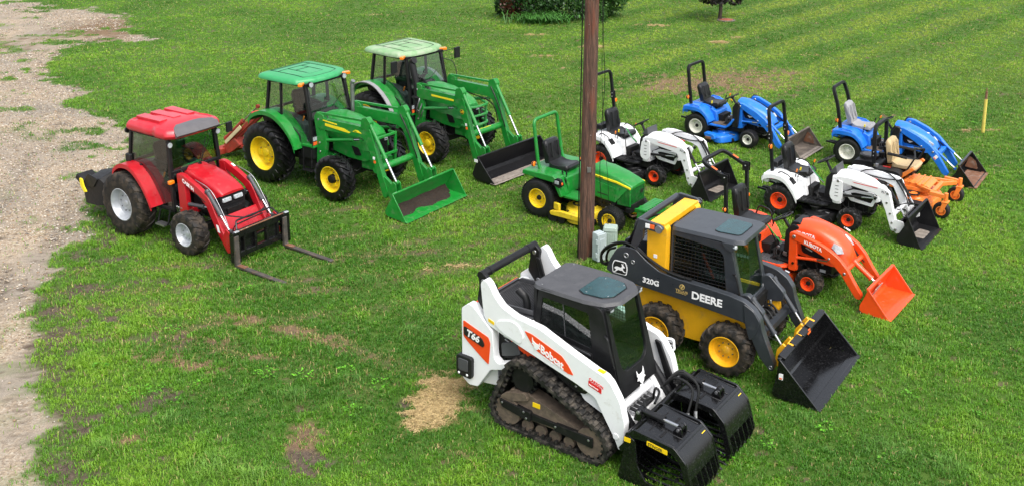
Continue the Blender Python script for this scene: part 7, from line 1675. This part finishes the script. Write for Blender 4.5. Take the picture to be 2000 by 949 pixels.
# ---- loose stones of the drive
def stones():
    n0 = 130000; y = 9.5+36*RNG.uniform(0, 1, n0)**1.15; x = RNG.uniform(-.53*y-2.5, -4.5, n0); l = layers(x, y)
    cover = sstep(.44, .60, fbm(x*.5+2, y*.5, 101)+.16*np.exp(-((y-23.5)/5)**2)+.10*np.exp(-np.clip(l['sd'], 0, 9)/1.2)*(y > 19))
    k = RNG.uniform(0, 1, n0) < np.clip(l['g'], 0, 1)*(1-l['wet'])*(.04+.96*cover)*(1-.75*sstep(20, 15, y)); x, y = x[k], y[k]; n = len(x)
    r = (.008+.017*RNG.uniform(0, 1, n)**2.0)*np.clip(1+(y-20)*.012, .9, 1.3)
    t = (1+5**.5)/2; iv = np.array([(-1,t,0),(1,t,0),(-1,-t,0),(1,-t,0),(0,-1,t),(0,1,t),(0,-1,-t),(0,1,-t),(t,0,-1),(t,0,1),(-t,0,-1),(-t,0,1)])/1.9
    fi = np.array([(0,11,5),(0,5,1),(0,1,7),(0,7,10),(0,10,11),(1,5,9),(5,11,4),(11,10,2),(10,7,6),(7,1,8),(3,9,4),(3,4,2),(3,2,6),(3,6,8),(3,8,9),(4,9,5),(2,4,11),(6,2,10),(8,6,7),(9,8,1)])
    J = iv[None]*RNG.uniform(.65, 1.3, (n, 12, 1)); a = RNG.uniform(0, 2*np.pi, n); ca, sa = np.cos(a)[:, None], np.sin(a)[:, None]
    ex, ey, ez = RNG.uniform(.8, 1.5, (n, 1)), RNG.uniform(.7, 1.1, (n, 1)), RNG.uniform(.45, .8, (n, 1)); jx, jy, jz = J[..., 0]*ex, J[..., 1]*ey, J[..., 2]*ez
    co = np.stack([x[:, None]+(ca*jx-sa*jy)*r[:, None], y[:, None]+(sa*jx+ca*jy)*r[:, None], jz*r[:, None]+r[:, None]*.25-.008], 2).reshape(-1, 3)
    pal = np.array([(.34,.27,.18),(.44,.365,.265),(.25,.195,.135),(.52,.47,.40),(.20,.17,.145),(.36,.325,.28),(.29,.20,.125)]); col = pal[RNG.integers(0, 7, n)]*RNG.uniform(.75, 1.2, (n, 1))
    loops = (fi[None]+12*np.arange(n)[:, None, None]).ravel(); m, nt, o = new_mat('stone'); p = N(nt, 'ShaderNodeBsdfPrincipled'); va = N(nt, 'ShaderNodeVertexColor'); va.layer_name = 'tint'; L(nt, va.outputs[0], p.inputs[0]); p.inputs['Roughness'].default_value = .75; L(nt, p.outputs[0], o.inputs[0])
    ob = big_mesh('gravel', co, np.full(n*20, 3), loops, m, np.repeat(np.clip(col, 0, 1), 12, 0)); tag(ob, 'loose tan and grey stones of the gravel drive', 'gravel', kind='stuff'); return n
N_STONES = stones()
# ================================================================== pole, boxes, post, shrubs, tree
def wood_mat():
    m, nt, o = new_mat('pole_wood'); p = N(nt, 'ShaderNodeBsdfPrincipled'); tc = N(nt, 'ShaderNodeTexCoord'); mp = N(nt, 'ShaderNodeMapping'); mp.inputs['Scale'].default_value = (9, 9, .7); L(nt, tc.outputs['Object'], mp.inputs['Vector'])
    n = N(nt, 'ShaderNodeTexNoise', Scale=4.0, Detail=9.0, Roughness=.72); L(nt, mp.outputs[0], n.inputs['Vector'])
    r = nt.nodes.new('ShaderNodeValToRGB'); L(nt, n.outputs[0], r.inputs[0]); e = r.color_ramp.elements; e[0].position = .30; e[0].color = (.014,.009,.007,1); e[1].position = .78; e[1].color = (.30,.18,.12,1)
    for q, c in ((.46,(.075,.040,.028,1)),(.60,(.155,.080,.054,1))): k = e.new(q); k.color = c
    n2 = N(nt, 'ShaderNodeTexNoise', Scale=1.4, Detail=4.0); mp2 = N(nt, 'ShaderNodeMapping'); mp2.inputs['Scale'].default_value = (5, 5, .8); L(nt, tc.outputs['Object'], mp2.inputs['Vector']); L(nt, mp2.outputs[0], n2.inputs['Vector'])
    c = mix(nt, ramp(nt, n2.outputs[0], .52, .66).outputs[0], r.outputs[0], (.20,.052,.024), 'MIX'); 
    c = mix(nt, .55, r.outputs[0], c)
    L(nt, c, p.inputs['Base Color']); p.inputs['Roughness'].default_value = .8
    b = N(nt, 'ShaderNodeBump', Strength=1.0, Distance=.04); L(nt, n.outputs[0], b.inputs['Height']); L(nt, b.outputs[0], p.inputs['Normal']); L(nt, p.outputs[0], o.inputs[0]); MATS['pole_wood'] = m
wood_mat()
def pole():
    root = thing('utility_pole', 'tall weathered brown wooden utility pole rising out of the top of the picture', 'pole', (1.365, 18.02, 0))
    g = G('pole_wood'); rnd = random.Random(2); secs = []
    for i in range(40):
        z = -.05+8.6*i/39; r = .140-.0040*z; s = []
        for j in range(36):
            a = 2*math.pi*j/36; k = 1+.018*math.sin(5*a+1)+.022*math.sin(9*a+2+.05*z)-.05*max(0, math.cos(a-1.2+.03*z))**60-.05*max(0, math.cos(a+1.75))**80-.04*max(0, math.cos(a+2.4-.04*z))**90
            s.append((r*k*math.cos(a)+.004*z, r*k*math.sin(a), z))
        secs.append(s)
    g.loft(secs); g.build('pole_shaft', root, smooth=30)
    g = G('steel')
    for z, a in ((3.0,-1.6),(3.3,-1.2),(4.4,-1.9),(2.4,-1.4),(5.2,-1.5),(1.8,-1.7)): g.cyl((.14*math.cos(a)+.004*z,.14*math.sin(a),z),(.155*math.cos(a)+.004*z,.155*math.sin(a),z),.008,n=6)
    g.build('nail', root)
    g = G('steel'); g.obox((.02,-.140,1.75),(.07,.006,.10)); g.build('pole_tag', root)
    g = G('hose'); g.tube([(-.150,-.02,.0),(-.145,-.02,3.),(-.135,-.02,8.4)], .012, n=6); g.build('ground_wire', root)
    w = G('hose'); w.tube(catmull([(.19,-.06,8.4),(.20,-.06,5.6),(.22,-.07,4.3),(.27,-.06,3.4),(.235,-.07,2.6),(.22,-.08,1.6),(.30,-.05,.8),(.34,-.02,.35)], 8), .0065, n=6)
    w.tube(catmull([(.17,-.04,8.4),(.20,-.04,5.0),(.22,-.05,3.5),(.28,-.03,2.4),(.38,-.02,1.4),(.40,-.02,.2)], 8), .0045, n=6); w.build('hanging_cable', root)
pole()
def boxes():
    r = thing('meter_box', 'pale grey electrical box with a hinged door mounted low on the wooden pole', 'electrical box', (1.56, 17.80, 0))
    M = R(38)
    r.rotation_euler = (0, 0, M)
    g = G('util_grey'); g.prism(rpoly([(-.09,.06),(.09,.06),(.09,.60),(-.09,.60)], .02), -.08, .05); g.build('box_body', r, bevel=.012)
    g = G('util_grey'); g.prism(rpoly([(-.105,.07),(.105,.07),(.105,.585),(-.105,.585)], .02), -.125, -.085); g.box(-.06,.06,-.135,-.125,.16,.50); d = g.build('box_door', r, bevel=.010)
    g = G('util_grey'); g.cyl((-.115,-.10,.16),(-.115,-.10,.24),.022,n=10); g.cyl((-.115,-.10,.42),(-.115,-.10,.50),.022,n=10); g.obox((.06,-.14,.34),(.03,.02,.06)); g.build('hinge', d)
    g = G('util_grey'); g.cyl((0,-.02,0),(0,-.02,.07),.035,n=12); g.build('conduit', r)
    r = thing('service_pedestal', 'greenish grey plastic utility pedestal standing beside the meter box', 'utility pedestal', (1.80, 17.92, 0)); r.rotation_euler = (0,0,R(-12))
    g = G('util_green'); g.prism(rpoly([(-.125,-.10),(.125,-.10),(.125,.10),(-.125,.10)], .03), 0, .58, 'z'); 
    for k in range(6): g.box(-.10+.04*k-.006,-.10+.04*k+.006,-.108,-.098,.06,.54)
    g.build('pedestal_body', r, bevel=.008)
    g = G('util_green'); P = rpoly([(-.135,-.11),(.135,-.11),(.135,.11),(-.135,.11)], .035); g.prism(P, .58, .66, 'z', [(p[0]*.9, p[1]*.9) for p in P]); g.build('pedestal_lid', r, bevel=.012)
    r = thing('marker_post', 'faded yellow marker post standing alone on the lawn', 'post', (12.10, 25.86, 0)); r.rotation_euler = (0, R(-1.5), 0)
    g = G('post_yellow'); g.tube([(0,0,-.03),(.0,0,.4),(.0,0,.88)], [.045,.043,.041], n=14); g.build('post_sleeve', r)
    g = G('rust'); g.tube([(0,0,.86),(.0,0,1.08)], .030, n=10); g.cyl((.0,0,1.08),(.0,0,1.17),.018,.012,n=8); g.build('post_core', r)
boxes()
# ---- foliage from many small leaves
def leaf_cloud(name, parent, blobs, n, size, cols, mat, seed=1, droop=.2, long=1.9):
    """leaves spread through the volume of several lumps; thinner inside, gaps between lumps"""
    rg = np.random.default_rng(seed); wts = np.array([b[3]*b[4]*b[5] for b in blobs]); wts = wts/wts.sum(); bi = rg.choice(len(blobs), n, p=wts); B = np.array(blobs)[bi]
    u = rg.normal(0, 1, (n, 3)); u /= np.linalg.norm(u, axis=1)[:, None]; rr = rg.uniform(.35, 1.05, n)**.45
    P = B[:, :3]+u*B[:, 3:6]*rr[:, None]*(1+.25*(rg.uniform(0, 1, (n, 1))-.5)); P[:, 2] = np.maximum(P[:, 2], .03)
    d = u*.6+rg.normal(0, .6, (n, 3)); d[:, 2] -= droop; d /= np.linalg.norm(d, axis=1)[:, None]; s = np.cross(d, rg.normal(0, 1, (n, 3))); s /= np.linalg.norm(s, axis=1)[:, None]
    sz = size*rg.uniform(.6, 1.4, n)[:, None]; co = np.stack([P, P+d*sz*.5*long*.5+s*sz*.35, P+d*sz*long*.5, P+d*sz*.5*long*.5-s*sz*.35], 1).reshape(-1, 3)
    C = np.array(cols)[rg.integers(0, len(cols), n)]*rg.uniform(.65, 1.35, (n, 1)); bl = rg.uniform(.75, 1.25, len(blobs))[bi][:, None]; C = np.repeat(np.clip(C*bl, 0, 1), 4, 0)
    ob = big_mesh(name, co, np.full(n, 4), np.arange(4*n), mat, C); ob.parent = parent; return ob
LEAF = leafmat('shrub_leaf', .3, .4, .4)
def branches(parent, specs, mat='dark_bark', name='stem'):
    g = G(mat)
    for pts, r0, r1 in specs:
        P = catmull(pts, 4); k = len(P); g.tube(P, [r0+(r1-r0)*i/(k-1) for i in range(k)], n=7)
    return g.build(name, parent)
def shrubs():
    rnd = random.Random(9)
    def bush(name, label, cat, pos, w, d, h, n, size, cols, seed, nb=16):
        r = thing(name, label, cat, (pos[0], pos[1], 0, 0)); rn = random.Random(seed); bl = []
        for i in range(nb):
            a = rn.uniform(0, 6.28); q = rn.uniform(.1, .8); x, y = q*w*math.cos(a), q*d*math.sin(a); z = h*rn.uniform(.18, .78)*(1.1-.5*q); bl.append((x, y, z, w*rn.uniform(.22,.40), d*rn.uniform(.22,.40), h*rn.uniform(.14,.28)))
        branches(r, [([(rn.uniform(-.2,.2)*w, rn.uniform(-.2,.2)*d, 0), (b[0]*.5, b[1]*.5, b[2]*.5), b[:3]], .035, .01) for b in bl])
        leaf_cloud('foliage', r, bl, n, size, cols, LEAF, seed); return r
    dk = [(.016,.052,.010),(.024,.075,.014),(.038,.10,.018),(.012,.036,.010)]
    bush('shrub', 'large dark green shrub at the far edge of the lawn, left of the pole', 'shrub', (1.35,41.6), 1.9, 1.2, 2.6, 15000, .11, dk, 3, 22)
    bush('shrub', 'smaller mid green shrub with feathery leaves just right of the pole at the top', 'shrub', (3.45,41.5), 1.35, 1.0, 1.9, 11000, .085, [(.045,.12,.02),(.03,.09,.018),(.07,.16,.03)], 4, 18)
    bush('shrub', 'reddish brown leaved shrub at the left end of the planting', 'shrub', (.05,41.15), .6, .5, 1.5, 4200, .085, [(.12,.035,.018),(.085,.03,.015),(.05,.06,.02)], 5, 10)
    bush('shrub', 'low dark shrub with thin leaves at the far left of the planting', 'shrub', (-.20,41.7), .55, .6, 1.0, 4500, .08, [(.03,.085,.018),(.05,.11,.025)], 8, 10)
    r = thing('daylily', 'clump of long arching strap leaves in front of the dark shrub', 'plant', (1.15, 40.35, 0, 0)); V, C = [], []; rg = np.random.default_rng(6)
    for i in range(420):
        ox, oy = rg.normal(0, .55), rg.normal(0, .18); a = rg.uniform(0, 6.28); ln = rg.uniform(.4, .85); w = .016; dx, dy = math.cos(a), math.sin(a); sx, sy = -dy*w, dx*w
        pts = [(ox+dx*ln*t*.75, oy+dy*ln*t*.75, ln*(1.5*t-1.15*t*t)) for t in (0, .33, .66, 1)]; c = np.array((.055,.17,.028))*rg.uniform(.6, 1.5)
        for p, q in zip(pts, pts[1:]): V += [(p[0]-sx,p[1]-sy,p[2]),(p[0]+sx,p[1]+sy,p[2]),(q[0]+sx*.8,q[1]+sy*.8,q[2]),(q[0]-sx*.8,q[1]-sy*.8,q[2])]; C += [c]*4
    ob = big_mesh('leaf_blades', np.array(V), np.full(len(V)//4, 4), np.arange(len(V)), LEAF, np.clip(np.array(C), 0, 1)); ob.parent = r
    # small tree in a mulch ring
    t = thing('small_tree', 'small purple leaved tree with a thin dark trunk in a mulch ring', 'tree', (8.20, 40.95, 0, 0))
    branches(t, [([(0,0,-.02),(.02,0,.5),(-.02,.02,1.1),(.03,0,1.7),(0,.03,2.4)], .085, .035)]+[([(0,0,z),(math.cos(a)*.4,math.sin(a)*.4,z+.25),(math.cos(a)*.9,math.sin(a)*.9,z+.35)], .03, .008) for z, a in ((.95,.3),(1.1,2.2),(1.2,4.1),(1.4,5.3),(1.5,1.2),(1.8,3.3))], name='trunk')
    bl = []
    for i in range(26):
        a = rnd.uniform(0, 6.28); q = rnd.uniform(.15, 1.05); bl.append((q*math.cos(a), q*math.sin(a)*.9, rnd.uniform(.66, 2.0)+.08*(1-q), rnd.uniform(.24,.44), rnd.uniform(.22,.42), rnd.uniform(.16,.30)))
    leaf_cloud('crown', t, bl, 9000, .10, [(.020,.013,.016),(.016,.012,.013),(.030,.018,.018),(.018,.024,.013)], LEAF, 12)
    m = thing('tree_mulch', 'red brown mulch mound inside a low stone ring round the small tree', 'mulch bed', (8.42, 40.75, 0, 0))
    g = G('mulch'); secs = []
    for rr, z in ((.32,.0),(.27,.04),(.17,.07),(.04,.085)): secs.append([(rr*math.cos(2*math.pi*j/24)*(1+.06*math.sin(j*2.1)), rr*.8*math.sin(2*math.pi*j/24), z) for j in range(24)])
    g.loft(secs); g.build('mulch_mound', m)
    g = G('edging'); g.tube([(.33*math.cos(2*math.pi*j/24), .27*math.sin(2*math.pi*j/24), .02) for j in range(24)], .035, n=7, closed=True); g.build('stone_edging', m)
shrubs()
# ================================================================== place everything
utility_tractor((-4.922, 22.846, R(-35.66)), 'green cab tractor with a bright green roof and a green bucket holding dark soil', False)
utility_tractor((-2.905, 25.425, R(-41.01)), 'green cab tractor with a dusty faded roof, tall black exhaust and black bucket', True)
compact_cab_tractor((-7.002, 19.812, R(-35.19)))
green_garden_tractor((.897, 20.526, R(-36.14)))
w2 = white_loader_tractor((5.763, 20.534, R(-36.52)), 'white loader tractor parked between the orange tractor and the orange mower')
w1 = copy_tree(w2); w1['label'] = 'white loader tractor parked just right of the wooden pole'; w1.location = (2.37, 23.145, 0); w1.rotation_euler = (0, 0, R(-39.54))
blue_loader_tractor((4.979, 25.795, R(-38.33)), 'blue loader tractor with a black seat and straight rollbar, nearest the brown bare patch', 'vinyl_black', False, False, True, True)
blue_loader_tractor((8.111, 23.738, R(-34.84)), 'blue loader tractor with a grey seat and bent rollbar, behind the orange mower', 'vinyl_grey', True, True, False, False)
orange_loader_tractor((4.238, 17.676, R(-37.62)))
standing_mower((7.93, 21.22, R(-36)))
skid_steer((2.599, 15.046, R(-34.23)))
track_loader((.417, 13.085, R(-35.98)))
# ------------------------------------------------------------------ camera
cam = bpy.data.cameras.new('camera'); co = bpy.data.objects.new('camera', cam); COL.objects.link(co); SC.camera = co
cam.sensor_width = 36; cam.lens = 2055.6/2000*36; cam.shift_y = -(474.5-200)/2000; cam.clip_start = .1; cam.clip_end = 3000
co.location = (0, 0, 7.963); co.rotation_euler = (R(90-15.478), 0, 0)
# ------------------------------------------------------------------ overcast daylight
w = bpy.data.worlds.new('World'); SC.world = w; w.use_nodes = True; nt = w.node_tree; nt.nodes.clear()
SUN_EL, SUN_AZ = R(58), R(150)
sky = nt.nodes.new('ShaderNodeTexSky'); sky.sky_type = 'NISHITA'; sky.sun_disc = False; sky.sun_elevation = SUN_EL; sky.sun_rotation = SUN_AZ; sky.air_density = 1.0; sky.dust_density = 4.0; sky.ozone_density = 1.0
hs = nt.nodes.new('ShaderNodeHueSaturation'); hs.inputs['Saturation'].default_value = .35; nt.links.new(sky.outputs[0], hs.inputs['Color'])
bg = nt.nodes.new('ShaderNodeBackground'); bg.inputs[1].default_value = .15; nt.links.new(hs.outputs[0], bg.inputs[0])
ow = nt.nodes.new('ShaderNodeOutputWorld'); nt.links.new(bg.outputs[0], ow.inputs[0])
sl = bpy.data.lights.new('sun', 'SUN'); sl.energy = 1.25; sl.angle = R(50); sl.color = (1, .96, .90); so = bpy.data.objects.new('sun', sl); COL.objects.link(so)
d = Vector((math.sin(SUN_AZ)*math.cos(SUN_EL), math.cos(SUN_AZ)*math.cos(SUN_EL), math.sin(SUN_EL))); so.rotation_euler = d.to_track_quat('Z', 'Y').to_euler(); so.location = d*50
SC.view_settings.view_transform = 'Standard'; SC.view_settings.look = 'None'; SC.view_settings.exposure = 1.0; SC.view_settings.gamma = 1
SC.render.engine = 'CYCLES'; SC.cycles.max_bounces = 8; SC.cycles.transparent_max_bounces = 16; SC.cycles.use_denoising = True
